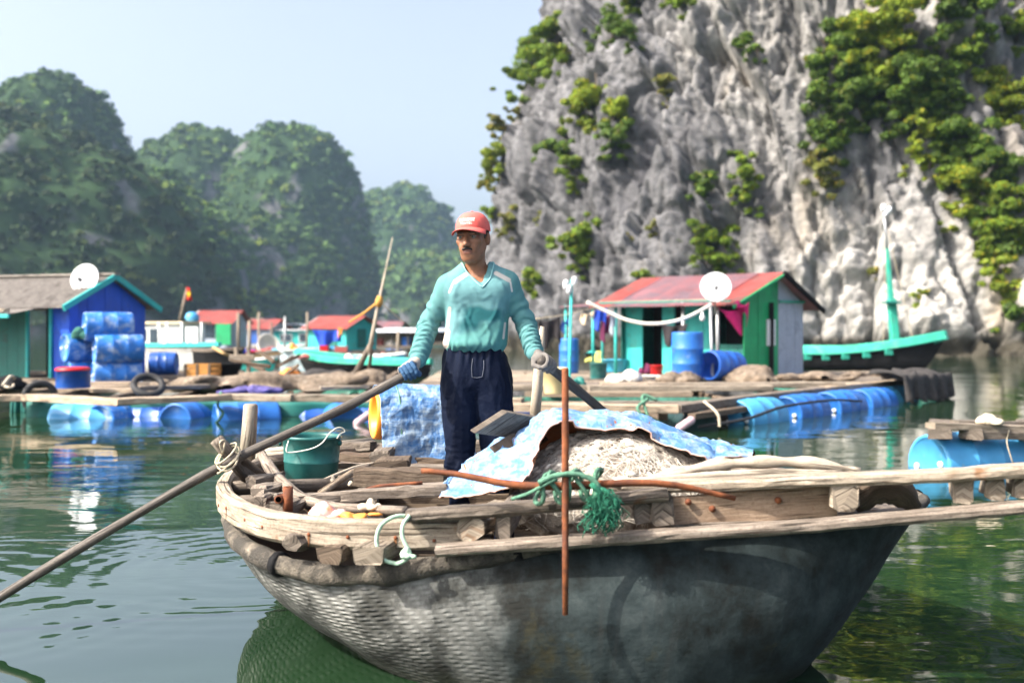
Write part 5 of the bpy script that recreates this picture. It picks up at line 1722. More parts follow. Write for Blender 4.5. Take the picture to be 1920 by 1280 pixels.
# far open-sided fish stall
_b = empty('fish_stall', (*pxd(735, 58), 0.3), 'far grey open-sided stall on posts at the end of the row', 'stall')
bx_, by_ = pxd(738, 58)
MB().box((bx_, by_, 0.2), (3.6, 1.6, 0.16)).build('platform', W_GREY, _b)
for a in (-1.7, -.85, 0, .85, 1.7):
    MB().tube([Vector((bx_+a, by_-.7, -.3)), Vector((bx_+a, by_-.7, 1.05))], 0.05, 6).build('post', W_GREY, _b, True)
MB().sheet(lambda u, v: (bx_-2.0+4.0*u, by_-1.0+2.0*v, 1.0+.22*v+.01*math.sin(u*90)), 60, 3, .01).build('roof', DISH, _b)
MB().box((bx_, by_+.6, .65), (3.4, .05, .8)).build('back_panel', W_DECK, _b)
tub((bx_+.75, by_-.4, .28), .25, .28, .45, 'blue tub in the far grey stall', BLUE_D)
tub((bx_-.75, by_-.4, .28), .25, .28, .38, 'reddish tub in the far grey stall', RED_R)
heap((bx_-.1, by_-.4, .28), (.6, .4, .4), 'pale sack in the far grey stall', WHITEB, 'sack', 'sack', 71, lumps=5)
_b = empty('fish_stall', (*pxd(800, 70), 0.3), 'far low shed with a pale roof behind the rower', 'stall')
bx_, by_ = pxd(805, 70)
MB().box((bx_, by_, 0.2), (3.6, 1.6, 0.16)).build('platform', W_GREY, _b)
for a in (-1.7, 0, 1.7):
    MB().tube([Vector((bx_+a, by_-.7, -.3)), Vector((bx_+a, by_-.7, 1.0))], 0.05, 6).build('post', W_GREY, _b, True)
MB().sheet(lambda u, v: (bx_-2.0+4.0*u, by_-1.0+2.0*v, 0.98+.22*v+.01*math.sin(u*90)), 60, 3, .01).build('roof', GREY_P, _b)
MB().box((bx_, by_+.6, .6), (3.4, .05, .7)).build('back_panel', W_GREY, _b)

# the black fishing boat with the green rail and mast before the cliff
_b = empty('fishing_boat', (*pxd(1640, 31), 0), 'black fishing boat with a bright green rail and tall mast before the cliff', 'boat', 'moored boats')
rails, ax_, sd_ = boat_hull(_b, pxd(1430, 34.0), pxd(1772, 30.5), 1.7, 0.52, BLACK, TEAL_P, 0.48, rail=0.20, flare=0.6, draft=.1)
tp = rails[-1]
for i in (9, 12, 15, 18, 21):
    MB().box(tp[i] + Vector((0, -0.06, -0.14)), (0.22, 0.05, 0.16), 0.1).build('bracket', TEAL_P, _b)
MB().beam([P(1752, 640, 30.7), P(1776, 631, 30.5)], 0.3, 0.16).build('bow_cap', TEAL_P, _b)
MB().beam([P(1678, 640, 31.2), P(1671, 560, 31.2)], 0.24, 0.24).build('mast_foot', TEAL_P, _b)
MB().beam([P(1671, 570, 31.15), P(1663, 465, 31.15)], 0.16, 0.16, taper=[1, .55]).build('mast', TEAL_P, _b)
MB().tube([P(1663, 468, 31.15), P(1658, 400, 31.15)], [0.05, 0.03], 8).build('topmast', METAL, _b, True)
MB().box(P(1671, 567, 31.05), (.42, .42, .06)).build('mast_band', DKTEAL_P, _b)
for x, y in ((1655, 388), (1666, 392), (1660, 398)):
    MB().lathe([(0, 0), (.05, 0), (.08, .1), (.05, .2), (0, .2)], P(x, y+8, 31.1), (0.2, 0, 1), 10).build('mast_lamp', DISH, _b, True)
for s, (x, y) in enumerate(((1690, 600), (1655, 640))):
    MB().tube([P(1662, 420, 31.15), P(x + 20*(1-s), y+30, 31.1)], 0.012, 4).build('stay', ROPE_T, _b)

# ------------------------------------------------------------------ drum raft at the right edge
_b = empty('drum_raft', (4.6, 9.7, 0), 'small plank raft on a light blue drum at the right edge', 'raft')
p0 = Vector((3.62, 9.5, 0.41))
MB().beam([P(1744, 797, 9.5), P(1990, 806, 9.75)], 0.16, 0.055, seg=6, jit=.003).build('plank', W_PALE, _b)
MB().beam([P(1790, 792, 10.0), P(1990, 796, 10.2)], 0.14, 0.05, seg=6, jit=.003).build('plank', W_GREY, _b)
for x, d in ((1762, 9.5), (1820, 9.6), (1925, 9.7)):
    a = P(x, 814, d - 0.12); c_ = P(x, 806, d + 0.9); c_.z = a.z
    MB().beam([a, c_], 0.20, 0.085, seg=3, jit=.004).build('cross_beam', W_GREY, _b)
MB().beam([P(1835, 815, 9.55), P(1990, 818, 9.7)], 0.1, 0.075, seg=4, jit=.003).build('side_beam', W_GREY, _b)
drum((4.23, 9.86, 0.035), (0.93, 0.30, 0), 'light blue drum floating the small raft at the right edge', BLUE_L, 0.29, 0.92)
heap(P(1855, 792, 9.6), (0.22, 0.2, 0.10), 'knot of white rope lying on the small raft', ROPE_W, 'rope_knot', 'rope', 80, lumps=6)
rope('lashing_cord', [P(1892, 806, 9.55), P(1888, 830, 9.52), P(1900, 870, 9.5)], .006, 'thin cord tied round the light blue drum', ROPE_T, 'cord', 8)
# ================================================================== THE ROWING BOAT
boat = empty('rowing_boat', (0.1, 4.8, 0.0), 'tarred basket-work rowing boat with weathered timber rails, the rower standing in it', 'boat')

TOPL = [(-1.30, 5.20, .465), (-1.22, 4.64, .445), (-0.98, 4.12, .415), (-0.60, 3.87, .398), (-0.10, 3.79, .48), (0.45, 3.77, .565), (1.0, 3.81, .592), (1.42, 3.95, .608),
        (1.62, 4.24, .62), (1.40, 4.78, .60), (0.85, 5.45, .56), (0.10, 5.95, .52), (-0.55, 6.02, .49), (-1.08, 5.72, .475)]
WATL = [(-1.12, 5.28), (-0.97, 4.92), (-0.72, 4.42), (-0.43, 3.98), (-0.05, 3.76), (0.40, 3.70), (0.82, 3.78), (1.08, 4.0),
        (1.15, 4.28), (0.98, 4.72), (0.62, 5.25), (0.05, 5.65), (-0.5, 5.75), (-0.97, 5.58)]
HC = np.array([0.15, 4.85])


def closed(pts, n):
    p = [Vector(q) for q in pts]
    m = len(p)
    out = []
    for k in range(n):
        t = k/n*m
        i = int(t); u = t-i
        a, b, c, d = p[(i-1) % m], p[i % m], p[(i+1) % m], p[(i+2) % m]
        out.append(0.5*((2*b) + (c-a)*u + (2*a-5*b+4*c-d)*u*u + (-a+3*b-3*c+d)*u**3))
    return out


NH = 240
_top = np.array([tuple(q) for q in closed(TOPL, NH)])
_wat = np.array([tuple(q) for q in closed([(x, y, 0) for x, y in WATL], NH)])


def hull_point(s):
    """ring of the hull at s: 1 the rim, 0 the waterline, -0.6 under water"""
    if s >= 0:
        P_ = _wat*(1-s) + _top*s
        bul = 0.075*math.sin(math.pi*min(1, s*1.02))
        d = P_[:, :2] - HC; d /= np.linalg.norm(d, axis=1)[:, None]
        bow = np.clip((P_[:, 0] - 0.9)/0.5, 0, 1)
        P_ = P_.copy(); P_[:, :2] += d*(bul*(1-0.75*bow))[:, None]
        return P_
    k = 1 + s*0.35
    P_ = _wat.copy(); P_[:, :2] = HC + (P_[:, :2]-HC)*k; P_[:, 2] = s*0.42
    return P_


RIMM = m_plain('rim_cane', (0.17, 0.145, 0.115), 0.9, 0.6, 22, 0.012, dirt=(0.045, 0.04, 0.034), dirt_amt=0.85, dirt_scale=9)


def make_hull():
    ss = [-0.6, -0.3] + [i/26 for i in range(27)]
    V, UV = [], []
    L = np.concatenate([[0], np.cumsum(np.linalg.norm(np.diff(_top, axis=0), axis=1))])
    for s in ss:
        V.append(hull_point(s)); UV.append(np.stack([L, np.full(NH, s*0.58)], 1))
    V = np.concatenate(V); UV = np.concatenate(UV)
    m = len(ss)
    i, j = np.meshgrid(np.arange(m-1), np.arange(NH-1), indexing='ij')
    # close the loop with a seam so that the weave keeps its scale
    Fc = np.stack([i*NH+j, i*NH+j+1, (i+1)*NH+j+1, (i+1)*NH+j], -1).reshape(-1, 4)
    k = np.arange(m-1)
    Fc = np.concatenate([Fc, np.stack([k*NH+NH-1, k*NH, (k+1)*NH, (k+1)*NH+NH-1], -1)])
    N = normals(V, Fc)
    V = V + N*(0.012*fbm(V*2.2, 3) + 0.005*fbm(V*7, 2))[:, None]
    mt = bpy.data.materials.new('tarred_basket_work'); t = nt(mt)
    tc = node(t, 'ShaderNodeTexCoord')
    sep = node(t, 'ShaderNodeSeparateXYZ'); t.links.new(tc.outputs['UV'], sep.inputs[0])
    ob = tc.outputs['Object']
    wob = noise_tex(t, ob, 6.0, 3)
    # herring-bone of split bamboo
    wob2 = noise_tex(t, ob, 2.1, 3)
    uu = math_(t, 'ADD', math_(t, 'MULTIPLY_ADD', wob.outputs[0], 0.03, sep.outputs[0]), math_(t, 'MULTIPLY', wob2.outputs[0], 0.05))
    vv = math_(t, 'ADD', math_(t, 'MULTIPLY_ADD', wob.outputs[0], 0.022, sep.outputs[1]), math_(t, 'MULTIPLY', wob2.outputs[0], 0.06))
    row = math_(t, 'FLOOR', math_(t, 'MULTIPLY', vv, 46.0))
    sx = math_(t, 'SINE', math_(t, 'MULTIPLY', math_(t, 'ADD', uu, math_(t, 'MULTIPLY', row, 0.0165)), 95.0))
    sy = math_(t, 'ABSOLUTE', math_(t, 'SINE', math_(t, 'MULTIPLY', vv, 46.0*math.pi)))
    weave = math_(t, 'MULTIPLY', math_(t, 'MULTIPLY_ADD', sx, 0.5, 0.5), sy)
    big = noise_tex(t, ob, 1.6, 6, 0.62, 0.15)
    pat = noise_tex(t, ob, 5.0, 10, 0.70, 0.12)
    fine = noise_tex(t, ob, 55.0, 4, 0.6)
    drip = noise_tex(t, mapping(t, tc.outputs['UV'], (22, 2.0, 1)), 1.0, 4, 0.6)
    osep = node(t, 'ShaderNodeSeparateXYZ'); t.links.new(ob, osep.inputs[0])
    # salt-worn stern painted as if sunlit, tarred bow side as if in shade
    mr = node(t, 'ShaderNodeMapRange'); mr.interpolation_type = 'SMOOTHSTEP'
    t.links.new(math_(t, 'MULTIPLY_ADD', big.outputs[0], 0.9, math_(t, 'SUBTRACT', osep.outputs[0], 0.45)), mr.inputs[0])
    mr.inputs[1].default_value = -0.75; mr.inputs[2].default_value = 0.05
    sunlit_bleach = ramp(t, pat.outputs[0], [(0.36, (0.012, 0.012, 0.011)), (0.45, (0.06, 0.062, 0.06)), (0.54, (0.22, 0.22, 0.21)), (0.72, (0.38, 0.375, 0.355))]).outputs[0]
    shaded_tar = ramp(t, pat.outputs[0], [(0.38, (0.004, 0.005, 0.004)), (0.48, (0.011, 0.017, 0.018)), (0.58, (0.022, 0.032, 0.034)), (0.74, (0.052, 0.064, 0.065))]).outputs[0]
    col = mixc(t, mr.outputs[0], sunlit_bleach, shaded_tar)
    moss = ramp(t, noise_tex(t, ob, 3.1, 8, 0.72, 0.2).outputs[0], [(0.60, (0, 0, 0)), (0.72, (0.7, 0.7, 0.7))]).outputs[0]
    col = mixc(t, moss, col, (0.035, 0.030, 0.010))
    col = mixc(t, math_(t, 'MULTIPLY', ramp(t, drip.outputs[0], [(0.55, (0, 0, 0)), (0.75, (1, 1, 1))]).outputs[0], 0.4), col, (0.03, 0.03, 0.028))
    col = mixc(t, math_(t, 'MULTIPLY', math_(t, 'MULTIPLY', math_(t, 'SUBTRACT', 1.0, weave), math_(t, 'SUBTRACT', 1.0, mr.outputs[0])), 0.6), col, (0.035, 0.035, 0.03))
    wet = node(t, 'ShaderNodeMapRange'); t.links.new(math_(t, 'MULTIPLY_ADD', pat.outputs[0], 0.06, osep.outputs[2]), wet.inputs[0])
    wet.inputs[1].default_value = 0.11; wet.inputs[2].default_value = 0.05
    col = mixc(t, math_(t, 'MULTIPLY', wet.outputs[0], 0.75), col, (0.02, 0.024, 0.014))
    filled = ramp(t, noise_tex(t, ob, 3.0, 5, 0.65, 0.5).outputs[0], [(0.38, (0.08, 0.08, 0.08)), (0.62, (1, 1, 1))]).outputs[0]
    wk = math_(t, 'MULTIPLY', filled, math_(t, 'MULTIPLY_ADD', math_(t, 'SUBTRACT', 1.0, mr.outputs[0]), 0.95, 0.05))
    hgt = math_(t, 'ADD', math_(t, 'MULTIPLY', math_(t, 'MULTIPLY', weave, wk), 0.011), math_(t, 'ADD', math_(t, 'MULTIPLY', pat.outputs[0], 0.008), math_(t, 'MULTIPLY', fine.outputs[0], 0.0012)))
    finish(t, col, 0.75, hgt, 1.0, 1.0, spec=0.2)
    mesh('hull', V, Fc, mt, boat, True, UV)
    # inside skin
    IV, IF = [], []
    si = [1.0, 0.75, 0.5, 0.3, 0.15]
    for s in si:
        q = hull_point(s); d = q[:, :2] - HC; d /= np.linalg.norm(d, axis=1)[:, None]
        q[:, :2] -= d*0.045; q[:, 2] = np.maximum(q[:, 2], 0.08)
        IV.append(q)
    IV = np.concatenate(IV)
    for a in range(len(si)-1):
        for b in range(NH):
            IF.append((a*NH+b, a*NH+(b+1) % NH, (a+1)*NH+(b+1) % NH, (a+1)*NH+b))
    IF.append(tuple((len(si)-1)*NH + b for b in range(NH)))
    mesh('inner_skin', IV, IF, W_DARK, boat, True)
    # rim of bundled bamboo with dark lashings
    pts = [Vector(q) for q in hull_point(1.0)[::3]]
    pts.append(pts[0])
    b = MB().tube(pts, [(0.040 if q_.x < -.25 else 0.040 - .020*min(1, (q_.x+.25)/.5)) + 0.005*math.sin(k*1.7) for k, q_ in enumerate(pts)], 10, jit=0.0025)
    b.build('rim', RIMM, boat, True)
    for k in range(2, len(pts)-1, 11):
        a, c = pts[k], pts[k+1]
        t_ = (c-a).normalized()
        MB().tube([a, a + t_*0.03], 0.048 if a.x < -.25 else .030, 10).build('lashing', BLACK, boat, True)


make_hull()

# curved gunwale plank round the stern and near side
G = catmull([(-1.33, 5.32, .565), (-1.335, 5.05, .56), (-1.27, 4.70, .556), (-1.13, 4.35, .552), (-0.92, 4.05, .548), (-0.63, 3.885, .548), (-0.35, 3.845, .552), (-0.115, 3.83, .560)], 36)
MB().beam(G, 0.062, 0.108, jit=0.0011, cham=0.22).build('gunwale', W_PALE, boat)
G2 = catmull([(-1.33, 5.34, .565), (-1.26, 5.62, .57), (-1.0, 5.93, .58), (-0.5, 6.14, .59), (0.15, 6.08, .60), (0.85, 5.55, .60), (1.32, 4.90, .585), (1.60, 4.25, .60)], 40)
MB().beam(G2, 0.06, 0.10, jit=0.0011, cham=0.22).build('gunwale', W_GREY, boat)
# nails and a split in the curved plank
for k in (5, 9, 12, 15, 18, 20, 23, 26, 29, 32):
    a, b = G[k], G[k+1]
    t_ = (b-a).normalized(); nn = Vector((t_.y, -t_.x, 0))
    if nn.dot(Vector((-.3, -1, 0))) < 0: nn = -nn
    c_ = a.lerp(b, rnd(0, 1)) + nn*.0315 + Vector((0, 0, rnd(-.02, .025)))
    MB().lathe([(0, .004), (.006, .003), (.008, -.002), (0, -.003)], c_, nn, 8).build('nail', RUST, boat, True)
    MB().add([c_ + nn*.0006 + t_*x_ + Vector((0, 0, z_)) for x_, z_ in ((-.006, .004), (.006, .004), (.003, -.045), (-.003, -.045))], [(0, 1, 2, 3)]).build('rust_stain', m_plain('rust_stain', (.17, .075, .03), .9, .3, 40), boat) if k % 2 else None
# near rails: upper and lower, running out beyond the bow
def railpath(px, n=26): return catmull([P(*q) for q in px], n)
MB().beam(railpath([(765, 966, 3.80), (900, 957, 3.775), (1060, 944, 3.75), (1252, 925, 3.72)]), 0.085, 0.042, jit=0.0013, cham=.28).build('upper_rail', W_GREY, boat)
MB().beam(railpath([(1120, 916, 3.86), (1320, 908, 3.80), (1500, 900, 3.74), (1740, 892, 3.68), (1920, 880, 3.62), (2130, 864, 3.54)], 34), 0.10, 0.040, jit=0.0013, cham=.28).build('upper_rail', W_PALE, boat)
MB().beam(railpath([(818, 1031, 3.74), (1060, 1015, 3.70), (1240, 1003, 3.68), (1490, 987, 3.66), (1740, 966, 3.64), (1920, 950, 3.60), (2130, 934, 3.53)], 36), 0.075, 0.040, jit=0.0013, cham=.3).build('lower_rail', W_GREY, boat)
# brown plank between the rails, with rusty bolts
MB().beam(railpath([(1255, 962, 3.80), (1420, 947, 3.79), (1565, 936, 3.78)], 8), 0.035, 0.115, jit=.0015).build('inner_plank', m_wood('wood_brown', (0.13, 0.085, 0.055), (0.28, 0.20, 0.14), (0.38, 0.29, 0.21), stain=(0.18, 0.06, 0.015)), boat)
for x, y in ((1335, 953), (1458, 937), (1290, 940)):
    MB().lathe([(0, 0.0), (0.012, 0.0), (0.012, 0.012), (0, .014)], P(x, y, 3.772), (0, -1, 0), 10).build('bolt', RUST, boat, True)
# ends of the cross beams
def block(px, py, d, w, h, ln, mat, ang=0.0, name='cross_beam', jit=.004, rise=0.0, chm=.2):
    a = P(px, py, d)
    b = a + Vector((math.sin(ang)*ln, math.cos(ang)*ln, rise))
    return MB().beam([a, a.lerp(b, .05), a.lerp(b, .5), b], w, h, jit=jit, cham=chm).build(name, mat, boat)
block(880, 990, 3.76, 0.10, 0.092, 0.35, W_PALE, 0.3, chm=.3)
block(945, 984, 3.745, 0.055, 0.098, 0.45, W_GREY, 0.1)
block(1206, 954, 3.725, 0.055, 0.105, 0.22, W_GREY, -0.1)
block(1243, 956, 3.70, 0.072, 0.108, 0.22, W_GREY, 0.0)
block(1586, 931, 3.68, 0.088, 0.108, 0.2, W_PALE, 0.15)
block(1806, 920, 3.65, 0.062, 0.088, 0.12, W_PALE, 0.25)
block(1866, 915, 3.63, 0.060, 0.082, 0.12, W_PALE, 0.28)
block(1915, 911, 3.62, 0.055, 0.082, 0.12, W_PALE, 0.30)
block(1985, 905, 3.60, 0.06, 0.082, 0.12, W_PALE, 0.32)
# knee at the bow
MB().tube(catmull([P(1600, 950, 3.84), P(1640, 915, 3.82), P(1680, 918, 3.82), P(1715, 950, 3.85)], 10), [.03, .045, .055, .06, .06, .06, .06, .055, .05, .04, .03], 9, jit=.003).build('bow_knee', W_DARK, boat, True)
MB().beam([P(1300, 978, 3.86), P(1700, 958, 3.92)], 0.25, 0.03, seg=5, jit=.003).build('side_deck', W_GREY, boat)
# under the gunwale at the stern quarter
block(690, 1042, 3.70, 0.115, 0.062, 0.5, W_PALE, 0.2)
block(618, 1040, 3.80, 0.10, 0.058, 0.5, W_DARK, 0.25)
block(546, 1018, 3.88, 0.085, 0.060, 0.55, W_GREY, 0.45, chm=.4)
for (x, y, d, r) in ((457, 968, 4.42, .030), (440, 945, 4.62, .036), (436, 914, 4.85, .032), (478, 976, 4.28, .022)):
    a = P(x, y, d)
    MB().tube([a, a + Vector((0.03, 0.01, 0)), a + Vector((0.55, 0.12, 0.0))], [r*0.9, r, r], 10, jit=.002).build('cross_pole', W_GREY if r > .03 else W_DARK, boat, True)
# stern post, forked oar stick, bamboo upright on the far side
MB().tube([P(470, 757, 5.55), P(470, 760, 5.55), P(467, 810, 5.55), P(462, 872, 5.55)], [.030, .037, .039, .041], 12).build('stern_post', BAMBOO, boat, True)
MB().tube([P(405, 822, 4.72), P(408, 826, 4.72), P(432, 855, 4.78), P(478, 910, 4.92)], [.022, .030, .033, .038], 10, jit=.002).build('oar_prop', W_GREY, boat, True)
MB().tube([P(455, 862, 4.8), P(490, 890, 4.95), P(516, 902, 5.0)], [.02, .02, .018], 8, jit=.001).build('oar_prop', W_DARK, boat, True)
MB().tube([P(1017, 612, 5.70), P(1012, 660, 5.70), P(1008, 720, 5.70), P(1002, 795, 5.70)], [.012, .027, .029, .030], 10).build('bamboo_upright', BAMBOO, boat, True)
for k, (dx, dz) in enumerate(((0, 0), (.008, .016), (-.006, .03), (.004, -.014))):
    c = P(427, 862, 4.72) + Vector((dx, -.005, dz))
    pts = [c + Vector((0.045*math.cos(a), 0.05*math.sin(a)*0.9, 0.042*math.sin(a*1.0 + .4*k))) for a in [i*math.pi/8 for i in range(17)]]
    MB().tube(pts, .0048, 6).build('oar_lashing', ROPE_T, boat, True)
MB().tube(catmull([P(418, 850, 4.7), P(412, 830, 4.68), P(422, 826, 4.70), P(418, 848, 4.69)], 14), .0045, 6).build('oar_lashing', ROPE_T, boat, True)
# long bent pole and other sticks at the stern
MB().tube(catmull([P(486, 842, 5.3), P(500, 868, 5.1), P(528, 905, 4.75), P(570, 935, 4.45), P(640, 950, 4.2), P(760, 958, 3.98)], 22), [.018 + .012*math.sin(math.pi*min(1, k/16)) for k in range(23)], 9, jit=.0015).build('bent_pole', W_GREY, boat, True)
MB().tube(catmull([P(610, 946, 4.35), P(680, 952, 4.2), P(760, 960, 4.0), P(900, 962, 3.95)], 14), .014, 8, jit=.001).build('bent_pole', W_DARK, boat, True)
# decking, thwarts and bottom boards
for k in range(6):
    y = 4.92 + k*0.135
    x0 = -1.24 + 0.05*abs(k-2.5); x1 = -0.62 + 0.02*k
    MB().beam([(x0, y, .500 + rnd(-.004, .004)), (x1, y + rnd(-.01, .01), .500 + rnd(-.004, .004))], 0.118, 0.022, seg=4, jit=.002).build('deck_board', W_GREY, boat)
for k in range(11):
    y = 4.30 + k*0.145
    h_ = 0.72 - 0.25*abs((y-4.95)/0.9)**2
    MB().beam([(0.15-h_, y, .165), (0.15+h_, y, .165)], 0.135, 0.02, seg=3, jit=.002).build('floor_board', W_DARK, boat)
def thwart(a, b, w, h, mat, name='thwart'):
    return MB().beam([Vector(a), Vector(b)], w, h, seg=8, jit=.003).build(name, mat, boat)
thwart(P(668, 893, 4.78), P(835, 897, 4.70), 0.10, 0.085, W_DARK)
thwart(P(560, 935, 4.45), P(900, 905, 4.60), 0.09, 0.03, W_GREY)
thwart(P(640, 930, 4.30), P(838, 916, 4.30), 0.05, 0.04, W_GREY)
thwart(P(636, 838, 6.05), P(700, 836, 6.0), 0.10, 0.05, W_GREY)
thwart(P(640, 855, 5.75), P(860, 868, 5.6), 0.11, 0.04, W_DARK)
thwart(P(635, 872, 5.5), P(880, 880, 5.4), 0.09, 0.03, W_GREY)
thwart((-.75, 5.55, .565), (.35, 5.50, .585), 0.16, 0.03, W_GREY)
thwart((-.70, 5.75, .60), (.35, 5.72, .60), 0.16, 0.03, W_DARK)
thwart((-1.0, 4.45, .47), (1.2, 4.30, .52), 0.10, 0.05, W_DARK)
thwart((-1.05, 5.30, .45), (1.2, 5.0, .5), 0.10, 0.05, W_DARK)
for (a, b) in (((-.78, 5.9), (-.70, 4.4)), ((-.15, 6.0), (-.1, 4.1)), ((.9, 5.4), (.85, 4.0))):
    thwart((a[0], a[1], .40), (b[0], b[1], .40), 0.07, 0.06, W_DARK, 'stringer')
block(712, 858, 5.3, 0.10, 0.05, 0.3, W_GREY, 0, 'chock')
block(735, 872, 5.1, 0.16, 0.045, 0.2, W_DARK, 0, 'chock')
block(843, 872, 5.2, 0.06, 0.06, 0.2, W_GREY, 0, 'chock')
# poles on the far gunwale
for k, (a, b, r, m_) in enumerate(((P(475, 850, 5.9), P(700, 826, 6.25), .020, BAMBOO), (P(480, 858, 5.8), P(720, 838, 6.15), .022, BAMBOO), (P(380+120, 866, 5.55), P(560, 858, 5.7), .03, W_GREY))):
    MB().tube([a, a.lerp(b, .5), b], r, 8, jit=.002).build('far_pole', m_, boat, True)
# clutter of short ends at the stern quarter
for (x, y, d, w, h, ln, an) in ((484, 922, 4.55, .07, .045, .16, .4), (505, 938, 4.42, .08, .05, .14, .3), (520, 955, 4.25, .09, .045, .16, .25), (487, 945, 4.35, .05, .06, .1, .2), (470, 905, 4.7, .06, .05, .2, .5)):
    block(x, y, d, w, h, ln, W_GREY, an, 'short_end')
for (a, b, r) in ((P(540, 912, 4.22), P(540, 958, 4.22), .020), (P(522, 936, 4.2), P(536, 930, 4.55), .017)):
    t_ = (b-a).normalized()
    bld = MB().lathe([(r*.72, 0), (r, 0), (r, (b-a).length), (r*.72, (b-a).length), (r*.72, 0)], a, t_, 14)
    bld.build('rusty_pipe', RUST, boat, True)

# ------------------------------------------------------------------ things in the boat
def thing_mesh(mb, name, mat, label, cat, smooth=True, group=None):
    o = mb.build(name, mat, None, smooth)
    o['kind'] = 'thing'
    return tag(o, label, cat, group)


# oars
def oar(pts, rad, label, n=40, blade=None):
    o = empty('oar', pts[0], label, 'oar', 'oars of the rowing boat')
    path = catmull(pts, n)
    L = len(path)
    rr = [max(.010, rad*(0.62 if k < 2 else (0.95 + 0.05*math.sin(k)))) for k in range(L)]
    rr[0] = rad*0.55
    MB().tube(path, rr, 12, jit=.0006).build('shaft', W_OAR, o, True)
    a, b = path[-1], path[-1] + (path[-1]-path[-3]).normalized()*0.55
    MB().beam([a - (b-a)*0.1, a.lerp(b, .3), b], 0.13, 0.018).build('blade', W_OAR, o)
    return o
oar([P(782, 692, 4.99), P(766, 700, 4.985), P(700, 735, 4.95), P(640, 767, 4.91), P(425, 868, 4.73), P(220, 985, 4.65), P(0, 1119, 4.55), P(-160, 1222, 4.48), P(-230, 1270, 4.45)], .0220, 'long grey wooden oar held in the rower\'s hand over the stern quarter')
oar([P(1012, 674, 4.97), P(1024, 684, 5.005), P(1060, 712, 5.12), P(1140, 779, 5.4), P(1235, 860, 6.0), (1.45, 7.0, .03), (1.75, 7.5, -.2)], .0245, 'second wooden oar running behind the blue tarpaulin')

# green bucket with a wire handle
def make_bucket():
    c = P(583, 903, 5.28)
    c.z = 0.512
    o = empty('green_bucket', c, 'dark green plastic bucket with a white wire handle on the stern boards', 'bucket')
    pr = [(0, 0.0), (.122, 0.0), (.127, .006), (.1335, .12), (.137, .124), (.1345, .128), (.141, .236), (.146, .238), (.146, .250), (.139, .252), (.136, .236), (.122, .02), (0, .018)]
    MB().lathe(pr, c, (0.02, 0, 1), 40).build('pail', GREEN_B, o, True)
    for s in (-1, 1):
        MB().lathe([(0, 0), (.014, 0), (.014, .012), (0, .014)], c + Vector((s*.141, -0.02, .215)), (s, -.2, 0), 10).build('handle_lug', GREEN_B, o, True)
    MB().tube(catmull([P(541, 826, 5.15), P(537, 842, 5.12), P(543, 848, 5.12), P(580, 842, 5.12), P(603, 831, 5.12), P(618, 812, 5.16), P(632, 802, 5.2), P(643, 803, 5.22), P(646, 809, 5.22), P(638, 813, 5.2), P(632, 822, 5.2)], 50), .0035, 6).build('handle', m_plain('wire_white', (.62, .6, .52), .5, .1, 9), o, True)
make_bucket()

# orange drum under a blue tarpaulin
def tarp_mat(name, c1, c2, white, wear):
    m = bpy.data.materials.new(name); t = nt(m)
    tc = node(t, 'ShaderNodeTexCoord')
    ob = tc.outputs['Object']
    n1 = noise_tex(t, ob, 9.0, 8, 0.7, 0.6)
    n2 = noise_tex(t, mapping(t, ob, (60, 12, 12)), 1.0, 4, 0.6)
    n3 = noise_tex(t, mapping(t, ob, (14, 14, 80)), 1.0, 4, 0.6)
    base = mixc(t, n1.outputs[0], c1, c2)
    s = math_(t, 'ADD', math_(t, 'MULTIPLY', n1.outputs[0], 0.7), math_(t, 'ADD', math_(t, 'MULTIPLY', n2.outputs[0], 0.3), math_(t, 'MULTIPLY', n3.outputs[0], 0.35)))
    k = ramp(t, s, [(wear - 0.10, (0, 0, 0)), (wear + 0.12, (1, 1, 1))]).outputs[0]
    col = mixc(t, k, base, white)
    w = noise_tex(t, ob, 28.0, 5, 0.6)
    h = math_(t, 'ADD', math_(t, 'MULTIPLY', w.outputs[0], 0.010), math_(t, 'MULTIPLY', n1.outputs[0], 0.022))
    finish(t, col, 0.5, h, 1.0, 0.8, spec=0.4)
    MATS[name] = m
    return m


TARP = tarp_mat('tarp_blue', (0.035, 0.12, 0.32), (0.075, 0.21, 0.44), (0.36, 0.45, 0.54), 0.70)
TARP2 = tarp_mat('tarp_faded', (0.05, 0.15, 0.36), (0.10, 0.25, 0.48), (0.34, 0.41, 0.49), 0.70)
ORANGE = m_plain('drum_orange', (0.80, 0.27, 0.025), 0.45, 0.1, 5, 0, dirt=(.7, .35, .1), dirt_amt=.2)


